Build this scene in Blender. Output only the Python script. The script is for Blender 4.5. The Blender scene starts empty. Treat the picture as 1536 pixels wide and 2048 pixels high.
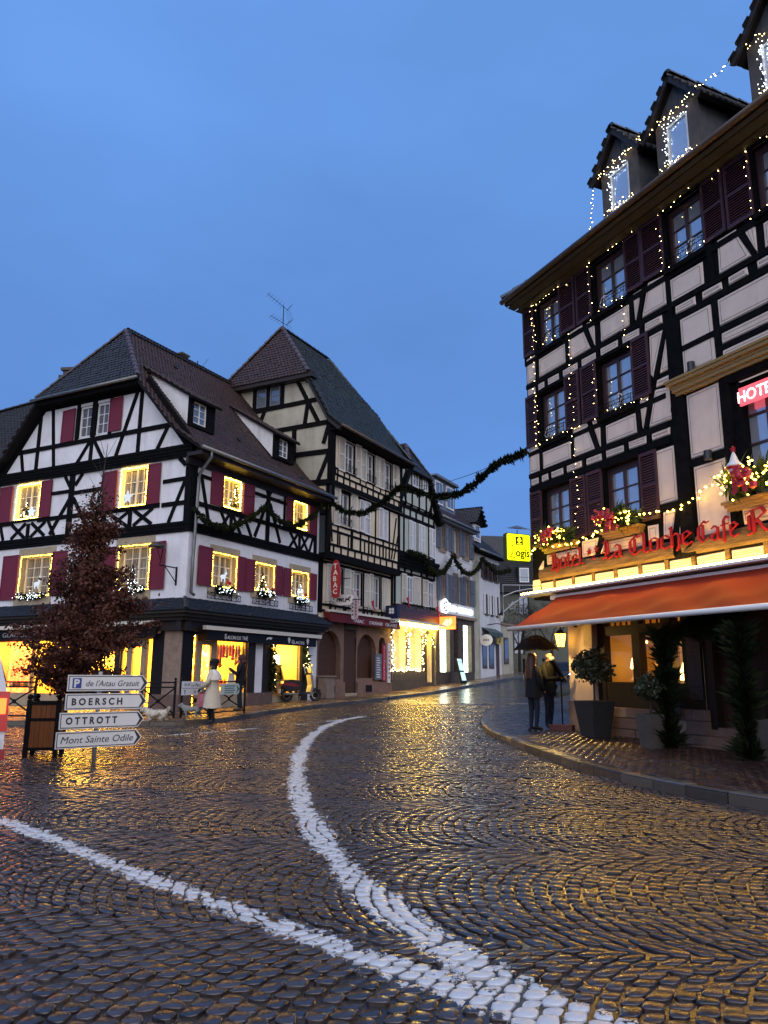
import bpy, bmesh, math, random
import numpy as np
from mathutils import Matrix, Vector

sc = bpy.context.scene
C = sc.collection
rnd = random.Random(11)
rad = math.radians

# ---------------------------------------------------------------- camera
cam_d = bpy.data.cameras.new('camera')
cam = bpy.data.objects.new('camera', cam_d)
C.objects.link(cam)
cam_d.sensor_fit = 'HORIZONTAL'
cam_d.sensor_width = 36
cam_d.lens = 36 * 1540 / 1536
cam_d.clip_start = 0.1
cam_d.clip_end = 900
cam.matrix_world = (Matrix.Translation((0, 0, 1.35)) @ Matrix.Rotation(rad(90 + 11.9), 4, 'X')
                    @ Matrix.Rotation(rad(0.4), 4, 'Z'))
sc.camera = cam

# ---------------------------------------------------------------- dusk sky
SUN_EL, SUN_AZ = 33, 168
wd = bpy.data.worlds.new('World')
sc.world = wd
wd.use_nodes = True
nt = wd.node_tree
bg = nt.nodes['Background']
sky = nt.nodes.new('ShaderNodeTexSky')
sky.sky_type = 'NISHITA'
sky.sun_disc = False
sky.sun_elevation = rad(SUN_EL)
sky.sun_rotation = rad(SUN_AZ)
sky.air_density = 1.0
sky.dust_density = 0.3
sky.ozone_density = 2.0
# overcast blue hour: the sky texture is mostly covered by an even blue cloud deck, a little darker low down
tc = nt.nodes.new('ShaderNodeTexCoord')
sep = nt.nodes.new('ShaderNodeSeparateXYZ')
nt.links.new(tc.outputs['Generated'], sep.inputs[0])
ramp = nt.nodes.new('ShaderNodeValToRGB')
ramp.color_ramp.interpolation = 'EASE'
cr = ramp.color_ramp.elements
cr[0].position = 0.02; cr[0].color = (1.12, 2.62, 6.45, 1)
cr[1].position = 0.75; cr[1].color = (1.40, 3.30, 7.85, 1)
e = cr.new(0.3); e.color = (1.17, 2.76, 6.80, 1)
nt.links.new(sep.outputs['Z'], ramp.inputs[0])
cn = nt.nodes.new('ShaderNodeTexNoise')
cn.inputs['Scale'].default_value = 1.3
cn.inputs['Detail'].default_value = 5
cn.inputs['Roughness'].default_value = 0.55
mp = nt.nodes.new('ShaderNodeMapping')
mp.inputs['Scale'].default_value = (1, 1, 2.6)
nt.links.new(tc.outputs['Generated'], mp.inputs[0])
nt.links.new(mp.outputs[0], cn.inputs['Vector'])
mr = nt.nodes.new('ShaderNodeMapRange')
mr.inputs['From Min'].default_value = 0.3
mr.inputs['From Max'].default_value = 0.7
mr.inputs['To Min'].default_value = 0.87
mr.inputs['To Max'].default_value = 1.12
nt.links.new(cn.outputs['Fac'], mr.inputs['Value'])
mul = nt.nodes.new('ShaderNodeVectorMath'); mul.operation = 'SCALE'
nt.links.new(ramp.outputs['Color'], mul.inputs[0])
nt.links.new(mr.outputs['Result'], mul.inputs['Scale'])
mixs = nt.nodes.new('ShaderNodeMix'); mixs.data_type = 'RGBA'
mixs.inputs['Factor'].default_value = 0.985
nt.links.new(sky.outputs[0], mixs.inputs['A'])
nt.links.new(mul.outputs[0], mixs.inputs['B'])
nt.links.new(mixs.outputs['Result'], bg.inputs['Color'])
bg.inputs['Strength'].default_value = 0.0457

sun_d = bpy.data.lights.new('sun', 'SUN')
sun_d.energy = 1.5
sun_d.angle = rad(120)
sun_d.color = (1.0, 0.90, 0.82)
sun = bpy.data.objects.new('sun', sun_d)
C.objects.link(sun)
sd = Vector((math.sin(rad(SUN_AZ)) * math.cos(rad(SUN_EL)), math.cos(rad(SUN_AZ)) * math.cos(rad(SUN_EL)), math.sin(rad(SUN_EL))))
sun.rotation_euler = sd.to_track_quat('Z', 'Y').to_euler()
sun.location = (0, -5, 30)

sc.view_settings.view_transform = 'Standard'
sc.view_settings.look = 'None'
sc.view_settings.gamma = 1
sc.view_settings.use_curve_mapping = False
sc.view_settings.exposure = 1.15
sc.cycles.use_denoising = True
sc.cycles.sample_clamp_indirect = 4
sc.cycles.max_bounces = 6
sc.cycles.diffuse_bounces = 3
sc.cycles.glossy_bounces = 3
sc.cycles.transparent_max_bounces = 8
sc.cycles.caustics_reflective = False
sc.cycles.caustics_refractive = False

# ---------------------------------------------------------------- helpers
WM = {}


class Fr:
    """A facade frame: x left to right seen from outside, y into the building, z up."""
    def __init__(s, x, y, az):
        a = rad(az)
        s.az = az
        s.X = Vector((math.sin(a), math.cos(a), 0))
        s.Y = Vector((-math.cos(a), math.sin(a), 0))
        s.O = Vector((x, y, 0))
        s.R = Matrix((s.X, s.Y, (0, 0, 1))).transposed().to_4x4()

    def wp(s, u, w=0, z=0):
        return s.O + s.X * u + s.Y * w + Vector((0, 0, z))

    def M(s, u=0, w=0, z=0):
        return Matrix.Translation(s.wp(u, w, z)) @ s.R


FL = Fr(-6.536, 25.42, 27.8)
FG = Fr(-6.536, 25.42, 117.8)
FH = Fr(3.808, 19.49, 155.9)
I4 = Matrix.Identity(4)


def T(x, y, z):
    return Matrix.Translation((x, y, z))


def gz(s):
    return np.interp(s, [-30, -3, 0, 8, 15, 20, 26, 31, 36, 60, 120], [0, 0, .02, .22, .40, .65, .95, 1.25, 1.45, 2.4, 4.6])


def terr(x, y):
    return gz((x + 6.536) * .466 + (y - 25.42) * .885)


class MB:
    def __init__(s):
        s.v = []; s.f = []; s.m = []

    def add(s, vs, fs, m=0):
        b = len(s.v)
        s.v += [tuple(v) for v in vs]
        for f in fs:
            s.f.append([b + i for i in f]); s.m.append(m)
        return s

    def box(s, x0, x1, y0, y1, z0, z1, m=0):
        return s.add([(x0, y0, z0), (x1, y0, z0), (x1, y1, z0), (x0, y1, z0), (x0, y0, z1), (x1, y0, z1), (x1, y1, z1), (x0, y1, z1)],
                     [(0, 3, 2, 1), (4, 5, 6, 7), (0, 1, 5, 4), (1, 2, 6, 5), (2, 3, 7, 6), (3, 0, 4, 7)], m)

    def prism(s, poly, y0, y1, m=0):          # polygon in x,z pushed along y
        n = len(poly)
        s.add([(p[0], y0, p[1]) for p in poly] + [(p[0], y1, p[1]) for p in poly],
              [tuple(range(n)), tuple(range(2 * n - 1, n - 1, -1))] + [(i, i + n, (i + 1) % n + n, (i + 1) % n) for i in range(n)], m)
        return s

    def zprism(s, poly, z0, z1, m=0):
        n = len(poly)
        s.add([(p[0], p[1], z0) for p in poly] + [(p[0], p[1], z1) for p in poly],
              [tuple(range(n - 1, -1, -1)), tuple(range(n, 2 * n))] + [(i, (i + 1) % n, (i + 1) % n + n, i + n) for i in range(n)], m)
        return s

    def bar(s, p, q, w, y0, y1, m=0, ext=0):   # straight timber in the x,z plane
        dx, dz = q[0] - p[0], q[1] - p[1]
        l = math.hypot(dx, dz) or 1
        dx /= l; dz /= l
        p = (p[0] - dx * ext, p[1] - dz * ext); q = (q[0] + dx * ext, q[1] + dz * ext)
        nx, nz = -dz * w / 2, dx * w / 2
        return s.prism([(p[0] + nx, p[1] + nz), (p[0] - nx, p[1] - nz), (q[0] - nx, q[1] - nz), (q[0] + nx, q[1] + nz)], y0, y1, m)

    def tube(s, pts, r, n=6, m=0, cap=True):
        pts = [Vector(p) for p in pts]
        rs = r if isinstance(r, (list, tuple)) else [r] * len(pts)
        rings = []
        up = Vector((0, 0, 1))
        for i, p in enumerate(pts):
            t = (pts[min(i + 1, len(pts) - 1)] - pts[max(i - 1, 0)])
            if t.length < 1e-9: t = Vector((0, 0, 1))
            t.normalize()
            a = t.cross(up)
            if a.length < 0.05: a = t.cross(Vector((1, 0, 0)))
            a.normalize(); b = t.cross(a)
            rings.append([p + (a * math.cos(2 * math.pi * k / n) + b * math.sin(2 * math.pi * k / n)) * rs[i] for k in range(n)])
        vs = [v for rg in rings for v in rg]
        fs = []
        for i in range(len(pts) - 1):
            for k in range(n):
                fs.append((i * n + k, i * n + (k + 1) % n, (i + 1) * n + (k + 1) % n, (i + 1) * n + k))
        if cap:
            fs.append(tuple(range(n - 1, -1, -1))); fs.append(tuple((len(pts) - 1) * n + k for k in range(n)))
        return s.add(vs, fs, m)

    def lathe(s, prof, n=16, c=(0, 0, 0), m=0, squash=1.0):
        vs = []; fs = []
        for r, z in prof:
            for k in range(n):
                a = 2 * math.pi * k / n
                vs.append((c[0] + r * math.cos(a), c[1] + r * math.sin(a) * squash, c[2] + z))
        for i in range(len(prof) - 1):
            for k in range(n):
                fs.append((i * n + k, i * n + (k + 1) % n, (i + 1) * n + (k + 1) % n, (i + 1) * n + k))
        if prof[0][0] > 1e-4: fs.append(tuple(range(n - 1, -1, -1)))
        if prof[-1][0] > 1e-4: fs.append(tuple((len(prof) - 1) * n + k for k in range(n)))
        return s.add(vs, fs, m)

    def ball(s, c, r, n=8, m=0, sc3=(1, 1, 1)):
        k = max(3, n // 2)
        return s.lathe2(c, r, n, k, m, sc3)

    def lathe2(s, c, r, n, k, m, q):
        vs = [(c[0], c[1], c[2] - r * q[2])]
        for i in range(1, k):
            t = -math.pi / 2 + math.pi * i / k
            for j in range(n):
                a = 2 * math.pi * j / n
                vs.append((c[0] + r * q[0] * math.cos(t) * math.cos(a), c[1] + r * q[1] * math.cos(t) * math.sin(a), c[2] + r * q[2] * math.sin(t)))
        vs.append((c[0], c[1], c[2] + r * q[2]))
        fs = [(0, 1 + (j + 1) % n, 1 + j) for j in range(n)]
        for i in range(k - 2):
            b = 1 + i * n
            fs += [(b + j, b + (j + 1) % n, b + n + (j + 1) % n, b + n + j) for j in range(n)]
        b = 1 + (k - 2) * n; t = len(vs) - 1
        fs += [(b + j, b + (j + 1) % n, t) for j in range(n)]
        return s.add(vs, fs, m)

    def bulb(s, p, r, m=0):
        x, y, z = p
        return s.add([(x + r, y, z), (x - r, y, z), (x, y + r, z), (x, y - r, z), (x, y, z + r), (x, y, z - r)],
                     [(0, 2, 4), (2, 1, 4), (1, 3, 4), (3, 0, 4), (2, 0, 5), (1, 2, 5), (3, 1, 5), (0, 3, 5)], m)

    def mesh(s, name, mats, smooth=False, fix=True):
        me = bpy.data.meshes.new(name)
        me.from_pydata(s.v, [], s.f)
        for mt in (mats if isinstance(mats, (list, tuple)) else [mats]): me.materials.append(mt)
        if len(me.materials) > 1: me.polygons.foreach_set('material_index', s.m)
        if fix:
            b = bmesh.new(); b.from_mesh(me)
            bmesh.ops.recalc_face_normals(b, faces=b.faces)
            b.to_mesh(me); b.free()
        if smooth: me.polygons.foreach_set('use_smooth', [True] * len(me.polygons))
        me.update()
        return me

    def build(s, name, mats, parent=None, M=None, smooth=False, kind=None, label=None, fix=True):
        return link(name, s.mesh(name, mats, smooth, fix), parent, M, kind, label)


def link(name, data, parent=None, M=None, kind=None, label=None):
    o = bpy.data.objects.new(name, data)
    C.objects.link(o)
    M = I4 if M is None else M
    if parent is not None:
        o.parent = parent
        o.matrix_basis = WM[parent].inverted() @ M
    else:
        o.matrix_basis = M
    WM[o] = M
    if kind: o['kind'] = kind
    if label: o['label'] = label
    return o


def tag(o, label, cat, group=None):
    o['label'] = label; o['category'] = cat
    if group: o['group'] = group
    return o


def thing(name, label, cat, M, group=None):
    return tag(link(name, None, None, M), label, cat, group)


def copy_tree(o, parent, M):
    c = o.copy(); C.objects.link(c)
    c.parent = parent
    if parent is None:
        c.matrix_basis = M; WM[c] = M
    else:
        WM[c] = WM[parent] @ c.matrix_basis
    for ch in list(o.children): copy_tree(ch, c, None)
    return c


def dup(root, M, label=None, group=None):
    c = copy_tree(root, None, M)
    if label: c['label'] = label
    if group: c['group'] = group
    return c


# ---------------------------------------------------------------- materials
def mat(name, col, rough=0.7, spec=0.5, metal=0.0, noise=0.0, nscale=8.0, bump=0.0, bscale=40.0, emit=None, estr=0.0, coat=0.0, col2=None, stretch=None, light=True):
    m = bpy.data.materials.new(name); m.use_nodes = True
    n = m.node_tree.nodes; l = m.node_tree.links
    p = n['Principled BSDF']
    p.inputs['Base Color'].default_value = (*col, 1)
    p.inputs['Roughness'].default_value = rough
    p.inputs['Specular IOR Level'].default_value = spec
    p.inputs['Metallic'].default_value = metal
    p.inputs['Coat Weight'].default_value = coat
    p.inputs['Coat Roughness'].default_value = 0.12
    if emit:
        p.inputs['Emission Color'].default_value = (*emit, 1)
        p.inputs['Emission Strength'].default_value = estr
        if not light: m.cycles.emission_sampling = 'NONE'
    if noise > 0 or bump > 0:
        t = n.new('ShaderNodeTexCoord'); src = t.outputs['Object']
        if stretch:
            mpn = n.new('ShaderNodeMapping'); mpn.inputs['Scale'].default_value = stretch
            l.new(src, mpn.inputs[0]); src = mpn.outputs[0]
    if noise > 0:
        a = n.new('ShaderNodeTexNoise'); a.inputs['Scale'].default_value = nscale; a.inputs['Detail'].default_value = 6
        a.inputs['Roughness'].default_value = 0.65
        l.new(src, a.inputs['Vector'])
        r = n.new('ShaderNodeValToRGB')
        c2 = col2 or tuple(c * (1 - noise) for c in col)
        r.color_ramp.elements[0].position = 0.32; r.color_ramp.elements[0].color = (*c2, 1)
        r.color_ramp.elements[1].position = 0.68; r.color_ramp.elements[1].color = (*col, 1)
        l.new(a.outputs['Fac'], r.inputs[0]); l.new(r.outputs[0], p.inputs['Base Color'])
    if bump > 0:
        b = n.new('ShaderNodeTexNoise'); b.inputs['Scale'].default_value = bscale; b.inputs['Detail'].default_value = 4
        l.new(src, b.inputs['Vector'])
        bn = n.new('ShaderNodeBump'); bn.inputs['Strength'].default_value = bump; bn.inputs['Distance'].default_value = 0.02
        l.new(b.outputs['Fac'], bn.inputs['Height']); l.new(bn.outputs[0], p.inputs['Normal'])
    return m


def weather(m, amount=.28, col=(.30, .28, .25)):
    """Faint vertical rain streaks and grime blotches mixed into a plaster's colour."""
    n = m.node_tree.nodes; l = m.node_tree.links; p = n['Principled BSDF']
    src = p.inputs['Base Color'].links[0].from_socket
    g = n.new('ShaderNodeNewGeometry'); mp_ = n.new('ShaderNodeMapping'); mp_.inputs['Scale'].default_value = (3.2, 3.2, .28)
    l.new(g.outputs['Position'], mp_.inputs[0])
    t = n.new('ShaderNodeTexNoise'); t.inputs['Scale'].default_value = 1.0; t.inputs['Detail'].default_value = 7; t.inputs['Roughness'].default_value = .7
    l.new(mp_.outputs[0], t.inputs['Vector'])
    r = n.new('ShaderNodeMapRange'); r.inputs['From Min'].default_value = .5; r.inputs['From Max'].default_value = .75; r.inputs['To Max'].default_value = amount
    l.new(t.outputs['Fac'], r.inputs['Value'])
    x = n.new('ShaderNodeMix'); x.data_type = 'RGBA'; l.new(r.outputs['Result'], x.inputs['Factor']); l.new(src, x.inputs['A']); x.inputs['B'].default_value = (*col, 1)
    l.new(x.outputs['Result'], p.inputs['Base Color'])


def glass(name, tint=(0.9, 0.93, 1.0), opac=0.25, rough=0.03):
    """A thin pane: mostly see-through, with a clear-coat reflection."""
    m = bpy.data.materials.new(name); m.use_nodes = True
    n = m.node_tree.nodes; l = m.node_tree.links
    n.remove(n['Principled BSDF'])
    tr = n.new('ShaderNodeBsdfTransparent'); tr.inputs[0].default_value = (*tint, 1)
    gl = n.new('ShaderNodeBsdfGlossy'); gl.inputs['Roughness'].default_value = rough
    fr = n.new('ShaderNodeFresnel'); fr.inputs[0].default_value = 1.45
    mx = n.new('ShaderNodeMixShader')
    l.new(fr.outputs[0], mx.inputs[0]); l.new(tr.outputs[0], mx.inputs[1]); l.new(gl.outputs[0], mx.inputs[2])
    l.new(mx.outputs[0], n['Material Output'].inputs['Surface'])
    return m


def glow(name, col, s, light=True):
    m = bpy.data.materials.new(name); m.use_nodes = True
    p = m.node_tree.nodes['Principled BSDF']
    p.inputs['Base Color'].default_value = (0.02, 0.02, 0.02, 1)
    p.inputs['Emission Color'].default_value = (*col, 1)
    p.inputs['Emission Strength'].default_value = s
    if not light: m.cycles.emission_sampling = 'NONE'
    return m


def wares(name, a, b, c, s, scale=4.0):
    """The self-glowing back of a shop, room light put into its colour: shelves of blurred goods, from pale walls to strong colours."""
    m = bpy.data.materials.new(name); m.use_nodes = True
    n = m.node_tree.nodes; l = m.node_tree.links
    p = n['Principled BSDF']
    t = n.new('ShaderNodeTexCoord')
    mp_ = n.new('ShaderNodeMapping'); mp_.inputs['Scale'].default_value = (1.0, 1.0, 0.8)
    l.new(t.outputs['Object'], mp_.inputs[0])
    v = n.new('ShaderNodeTexNoise'); v.inputs['Scale'].default_value = scale; v.inputs['Detail'].default_value = 8; v.inputs['Roughness'].default_value = 0.7
    l.new(mp_.outputs[0], v.inputs['Vector'])
    r = n.new('ShaderNodeValToRGB')
    r.color_ramp.elements[0].position = 0.33; r.color_ramp.elements[0].color = (*a, 1)
    r.color_ramp.elements[1].position = 0.62; r.color_ramp.elements[1].color = (*c, 1)
    e_ = r.color_ramp.elements.new(0.47); e_.color = (*b, 1)
    l.new(v.outputs['Fac'], r.inputs[0])
    l.new(r.outputs[0], p.inputs['Emission Color'])
    p.inputs['Base Color'].default_value = (0.3, 0.2, 0.1, 1)
    p.inputs['Emission Strength'].default_value = s
    return m


TIMBER = mat('timber_black', (0.008, 0.008, 0.009), 0.8, 0.06, noise=0.6, nscale=6, bump=0.35, bscale=30, stretch=(1, 1, 1))
TIMBER_BR = mat('timber_brown', (0.022, 0.013, 0.009), 0.55, 0.4, noise=0.5, nscale=9, bump=0.3)
PL_WHITE = mat('plaster_white', (0.80, 0.79, 0.78), 0.9, 0.2, noise=0.2, nscale=1.6, bump=0.15, bscale=25)
PL_CREAM = mat('plaster_cream', (0.74, 0.60, 0.41), 0.9, 0.2, noise=0.14, nscale=1.4, bump=0.15)
PL_CREAM_W = mat('plaster_weathered', (0.50, 0.47, 0.36), 0.9, 0.2, noise=0.35, nscale=0.9, bump=0.15)
PL_GREEN = mat('plaster_greenish', (0.48, 0.51, 0.43), 0.9, 0.2, noise=0.14, nscale=1.4, bump=0.15)
PL_PINK = mat('plaster_pink_beige', (0.78, 0.64, 0.53), 0.9, 0.2, noise=0.13, nscale=2.2, bump=0.35, bscale=9)
PL_GREY = mat('plaster_pale_grey', (0.62, 0.62, 0.61), 0.9, 0.2, noise=0.13, nscale=1.3, bump=0.12)
PINLINE = mat('painted_line', (0.13, 0.08, 0.06), 0.8)
STONE = mat('sandstone', (0.30, 0.22, 0.165), 0.85, 0.3, noise=0.4, nscale=4, bump=0.4, bscale=22)
STONE_PINK = mat('pink_sandstone', (0.17, 0.11, 0.09), 0.85, 0.3, noise=0.35, nscale=3, bump=0.3, bscale=22)
STONE_Y = mat('yellow_sandstone', (0.42, 0.34, 0.22), 0.85, 0.3, noise=0.25, nscale=4, bump=0.2)
STONE_TAB = mat('warm_brown_sandstone', (0.26, 0.155, 0.11), 0.85, 0.2, noise=0.35, nscale=2.5, bump=0.3, bscale=22)
STONE_DK = mat('dark_stone', (0.09, 0.075, 0.06), 0.8, 0.3, noise=0.4, nscale=3, bump=0.3)
RED_PAINT = mat('dark_red_paint', (0.165, 0.014, 0.026), 0.5, 0.4, noise=0.15, nscale=5)
PLUM = mat('plum_brown_paint', (0.055, 0.020, 0.026), 0.5, 0.4, noise=0.2, nscale=6)
CREAM_PAINT = mat('cream_paint', (0.70, 0.64, 0.52), 0.55, 0.3, noise=0.1)
WHITE_PAINT = mat('white_paint', (0.72, 0.71, 0.68), 0.5, 0.4)
GREY_BLUE = mat('grey_blue_paint', (0.13, 0.15, 0.18), 0.55, 0.4, noise=0.15)
BROWN_PAINT = mat('brown_paint', (0.075, 0.045, 0.04), 0.55, 0.4)
IRON = mat('black_iron', (0.008, 0.008, 0.009), 0.55, 0.12)
DARK = mat('dark_inside', (0.006, 0.006, 0.007), 0.8, 0.2)
ZINC = mat('zinc', (0.20, 0.20, 0.19), 0.4, 0.5, metal=0.5, noise=0.3, nscale=5)
ZINC_BROWN = mat('old_brown_zinc', (0.10, 0.065, 0.04), 0.45, 0.5, metal=0.3, noise=0.3, nscale=3)
PANE = mat('window_pane', (0.20, 0.22, 0.25), 0.04, 0.9, metal=.5, bump=0.04, bscale=1.5)
PANE_CURT = mat('pane_with_curtain', (0.16, 0.15, 0.14), 0.08, 0.6, noise=0.5, nscale=2.0, stretch=(5, 5, 0.3))
CLEAR = glass('clear_glass')
TILE_BR = mat('tile_brown_red', (0.070, 0.038, 0.034), 0.40, 0.5, noise=0.6, nscale=5, bump=0.15, bscale=30)
TILE_GR = mat('tile_grey_green', (0.034, 0.043, 0.038), 0.42, 0.5, noise=0.45, nscale=4, bump=0.15, bscale=30)
TILE_DK = mat('tile_dark', (0.035, 0.033, 0.034), 0.34, 0.55, noise=0.45, nscale=5, bump=0.15, bscale=30)
SLATE = mat('slate', (0.022, 0.024, 0.028), 0.42, 0.3, noise=0.35, nscale=4)
LED_WARM = glow('warm_led', (1.0, 0.70, 0.26), 16, light=False)
LED_COOL = glow('cool_led', (0.72, 0.85, 1.0), 6, light=False)
LED_YEL = glow('yellow_light_rope', (1.0, 0.60, 0.06), 14)
FIR = mat('fir_needles', (0.020, 0.026, 0.011), 0.8, 0.05, noise=0.5, nscale=7)
FIR_LIT = mat('lit_fir_needles', (0.05, 0.085, 0.025), 0.7, 0.3, noise=0.5, nscale=7)  # brighter copy of the fir colour, glow of the lights put in
RIBBON = mat('red_ribbon', (0.45, 0.012, 0.016), 0.35, 0.5)
TINSEL = mat('silver_tinsel', (0.6, 0.62, 0.66), 0.3, 0.6)

for m_ in (PL_WHITE, PL_CREAM, PL_GREEN, PL_PINK, PL_GREY): weather(m_)
weather(PL_CREAM_W, .6, (.2, .19, .14))
# ---------------------------------------------------------------- ground
def wet(name, lo, hi, rough=0.2, paint=False, coatr=0.1):
    m = bpy.data.materials.new(name); m.use_nodes = True
    n = m.node_tree.nodes; l = m.node_tree.links
    p = n['Principled BSDF']
    geo = n.new('ShaderNodeNewGeometry')
    a = n.new('ShaderNodeTexNoise'); a.inputs['Scale'].default_value = 9; a.inputs['Detail'].default_value = 6; a.inputs['Roughness'].default_value = 0.7
    l.new(geo.outputs['Position'], a.inputs['Vector'])
    at = n.new('ShaderNodeAttribute'); at.attribute_name = 'tone'
    ad = n.new('ShaderNodeMath'); ad.operation = 'MULTIPLY_ADD'
    l.new(at.outputs['Fac'], ad.inputs[0]); ad.inputs[1].default_value = 0.6
    ad2 = n.new('ShaderNodeMath'); ad2.operation = 'MULTIPLY'; ad2.inputs[1].default_value = 0.5
    l.new(a.outputs['Fac'], ad2.inputs[0]); l.new(ad2.outputs[0], ad.inputs[2])
    r = n.new('ShaderNodeValToRGB')
    r.color_ramp.elements[0].position = 0.15; r.color_ramp.elements[0].color = (*lo, 1)
    r.color_ramp.elements[1].position = 0.85; r.color_ramp.elements[1].color = (*hi, 1)
    l.new(ad.outputs[0], r.inputs[0])
    colout = r.outputs[0]
    big = n.new('ShaderNodeTexNoise'); big.inputs['Scale'].default_value = 0.9; big.inputs['Detail'].default_value = 4
    l.new(geo.outputs['Position'], big.inputs['Vector'])
    rr = n.new('ShaderNodeMapRange'); rr.inputs['From Min'].default_value = 0.3; rr.inputs['From Max'].default_value = 0.7
    rr.inputs['To Min'].default_value = rough * 0.75; rr.inputs['To Max'].default_value = rough * 1.45
    l.new(big.outputs['Fac'], rr.inputs['Value'])
    rough_out = rr.outputs[0]
    if paint:
        pa = n.new('ShaderNodeAttribute'); pa.attribute_name = 'paint'
        wn = n.new('ShaderNodeTexNoise'); wn.inputs['Scale'].default_value = 14; wn.inputs['Detail'].default_value = 8; wn.inputs['Roughness'].default_value = 0.75
        l.new(geo.outputs['Position'], wn.inputs['Vector'])
        w2 = n.new('ShaderNodeTexNoise'); w2.inputs['Scale'].default_value = 1.1; w2.inputs['Detail'].default_value = 2
        l.new(geo.outputs['Position'], w2.inputs['Vector'])
        # paint > 0 inside the line (metres from its edge); worn away where the noise is high
        m1 = n.new('ShaderNodeMath'); m1.operation = 'MULTIPLY_ADD'; m1.inputs[1].default_value = -0.50; m1.inputs[2].default_value = 0.243
        l.new(wn.outputs['Fac'], m1.inputs[0])
        m1b = n.new('ShaderNodeMath'); m1b.operation = 'MULTIPLY_ADD'; m1b.inputs[1].default_value = -0.22; m1b.inputs[2].default_value = 0.11
        l.new(w2.outputs['Fac'], m1b.inputs[0])
        m2 = n.new('ShaderNodeMath'); m2.operation = 'ADD'
        l.new(m1.outputs[0], m2.inputs[0]); l.new(m1b.outputs[0], m2.inputs[1])
        m3 = n.new('ShaderNodeMath'); m3.operation = 'ADD'
        l.new(m2.outputs[0], m3.inputs[0]); l.new(pa.outputs['Fac'], m3.inputs[1])
        m4 = n.new('ShaderNodeMapRange'); m4.inputs['From Min'].default_value = 0.0; m4.inputs['From Max'].default_value = 0.02
        l.new(m3.outputs[0], m4.inputs['Value'])
        mx = n.new('ShaderNodeMix'); mx.data_type = 'RGBA'
        l.new(m4.outputs[0], mx.inputs['Factor']); l.new(colout, mx.inputs['A']); mx.inputs['B'].default_value = (0.48, 0.49, 0.50, 1)
        colout = mx.outputs['Result']
        mr_ = n.new('ShaderNodeMix'); mr_.data_type = 'FLOAT'
        l.new(m4.outputs[0], mr_.inputs['Factor']); l.new(rough_out, mr_.inputs['A']); mr_.inputs['B'].default_value = 0.32
        rough_out = mr_.outputs['Result']
    l.new(colout, p.inputs['Base Color']); l.new(rough_out, p.inputs['Roughness'])
    p.inputs['Specular IOR Level'].default_value = 0.8
    bt = n.new('ShaderNodeTexNoise'); bt.inputs['Scale'].default_value = 55; bt.inputs['Detail'].default_value = 3
    l.new(geo.outputs['Position'], bt.inputs['Vector'])
    b = n.new('ShaderNodeBump'); b.inputs['Strength'].default_value = 0.16; b.inputs['Distance'].default_value = 0.010
    l.new(bt.outputs['Fac'], b.inputs['Height']); l.new(b.outputs[0], p.inputs['Normal'])
    return m


WET_COBBLE = wet('wet_cobble', (0.006, 0.004, 0.004), (0.052, 0.036, 0.030), 0.21, paint=True)
WET_JOINT = wet('wet_joint', (0.006, 0.005, 0.004), (0.014, 0.011, 0.009), 0.22)
WET_ROAD = wet('wet_far_road', (0.022, 0.018, 0.017), (0.050, 0.042, 0.038), 0.2, paint=True)
WET_PAVER = wet('wet_paver', (0.012, 0.007, 0.006), (0.036, 0.020, 0.016), 0.22)
WET_KERB = wet('wet_kerb_stone', (0.035, 0.028, 0.020), (0.105, 0.085, 0.060), 0.3)
WET_BRICK = wet('wet_warm_lit_paver', (0.05, 0.030, 0.018), (0.15, 0.095, 0.055), 0.25)  # left pavement bricks, lightened and warmed to put shop glow into the colour

KERB_L = [(-60, 26), (-22, 21.4), (-14, 20.7), (-9.88, 20.45), (-8.31, 20.5), (-6.29, 20.6), (-5.21, 20.9), (-4.6, 21.8), (-4.05, 24.2), (-3.5, 26.2), (-2.65, 27.93), (-1.36, 30.54), (-0.01, 33.34), (2.7, 38.92), (8.25, 50.01), (17, 66), (30, 92)]
KERB_R = [(34, 80), (16, 50), (9.2, 37), (6.6, 31.2), (5.18, 28.3), (4.11, 26.9), (3.47, 25.2), (2.92, 23.1), (2.6, 21.04), (2.42, 18.48), (2.55, 15.6), (2.65, 14.0), (2.74, 12.71), (2.95, 10.98), (3.35, 9.66), (3.8, 8.7), (4.6, 7.3), (6.5, 4.6), (12, -4)]


def resample(pts, step):
    p = np.array(pts, float)
    d = np.r_[0, np.cumsum(np.hypot(*np.diff(p, axis=0).T))]
    t = np.arange(0, d[-1], step)
    return np.stack([np.interp(t, d, p[:, 0]), np.interp(t, d, p[:, 1])], 1)


def smooth_line(pts, step=0.25, k=7):
    q = resample(pts, step)
    ker = np.ones(k) / k
    e0 = np.pad(q, ((k // 2, k // 2), (0, 0)), mode='edge')
    return np.stack([np.convolve(e0[:, i], ker, 'valid') for i in range(2)], 1)


KL = smooth_line(KERB_L); KR = smooth_line(KERB_R)


def inside(poly, x, y):
    r = np.zeros(x.shape, bool); j = len(poly) - 1
    for i in range(len(poly)):
        xi, yi = poly[i]; xj, yj = poly[j]
        c = ((yi > y) != (yj > y)) & (x < (xj - xi) * (y - yi) / (yj - yi + 1e-12) + xi)
        r ^= c; j = i
    return r


PAV_L = [tuple(p) for p in KL] + [(30, 120), (-60, 120)]
PAV_R = [tuple(p) for p in KR] + [(60, -4), (60, 80)]


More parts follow.
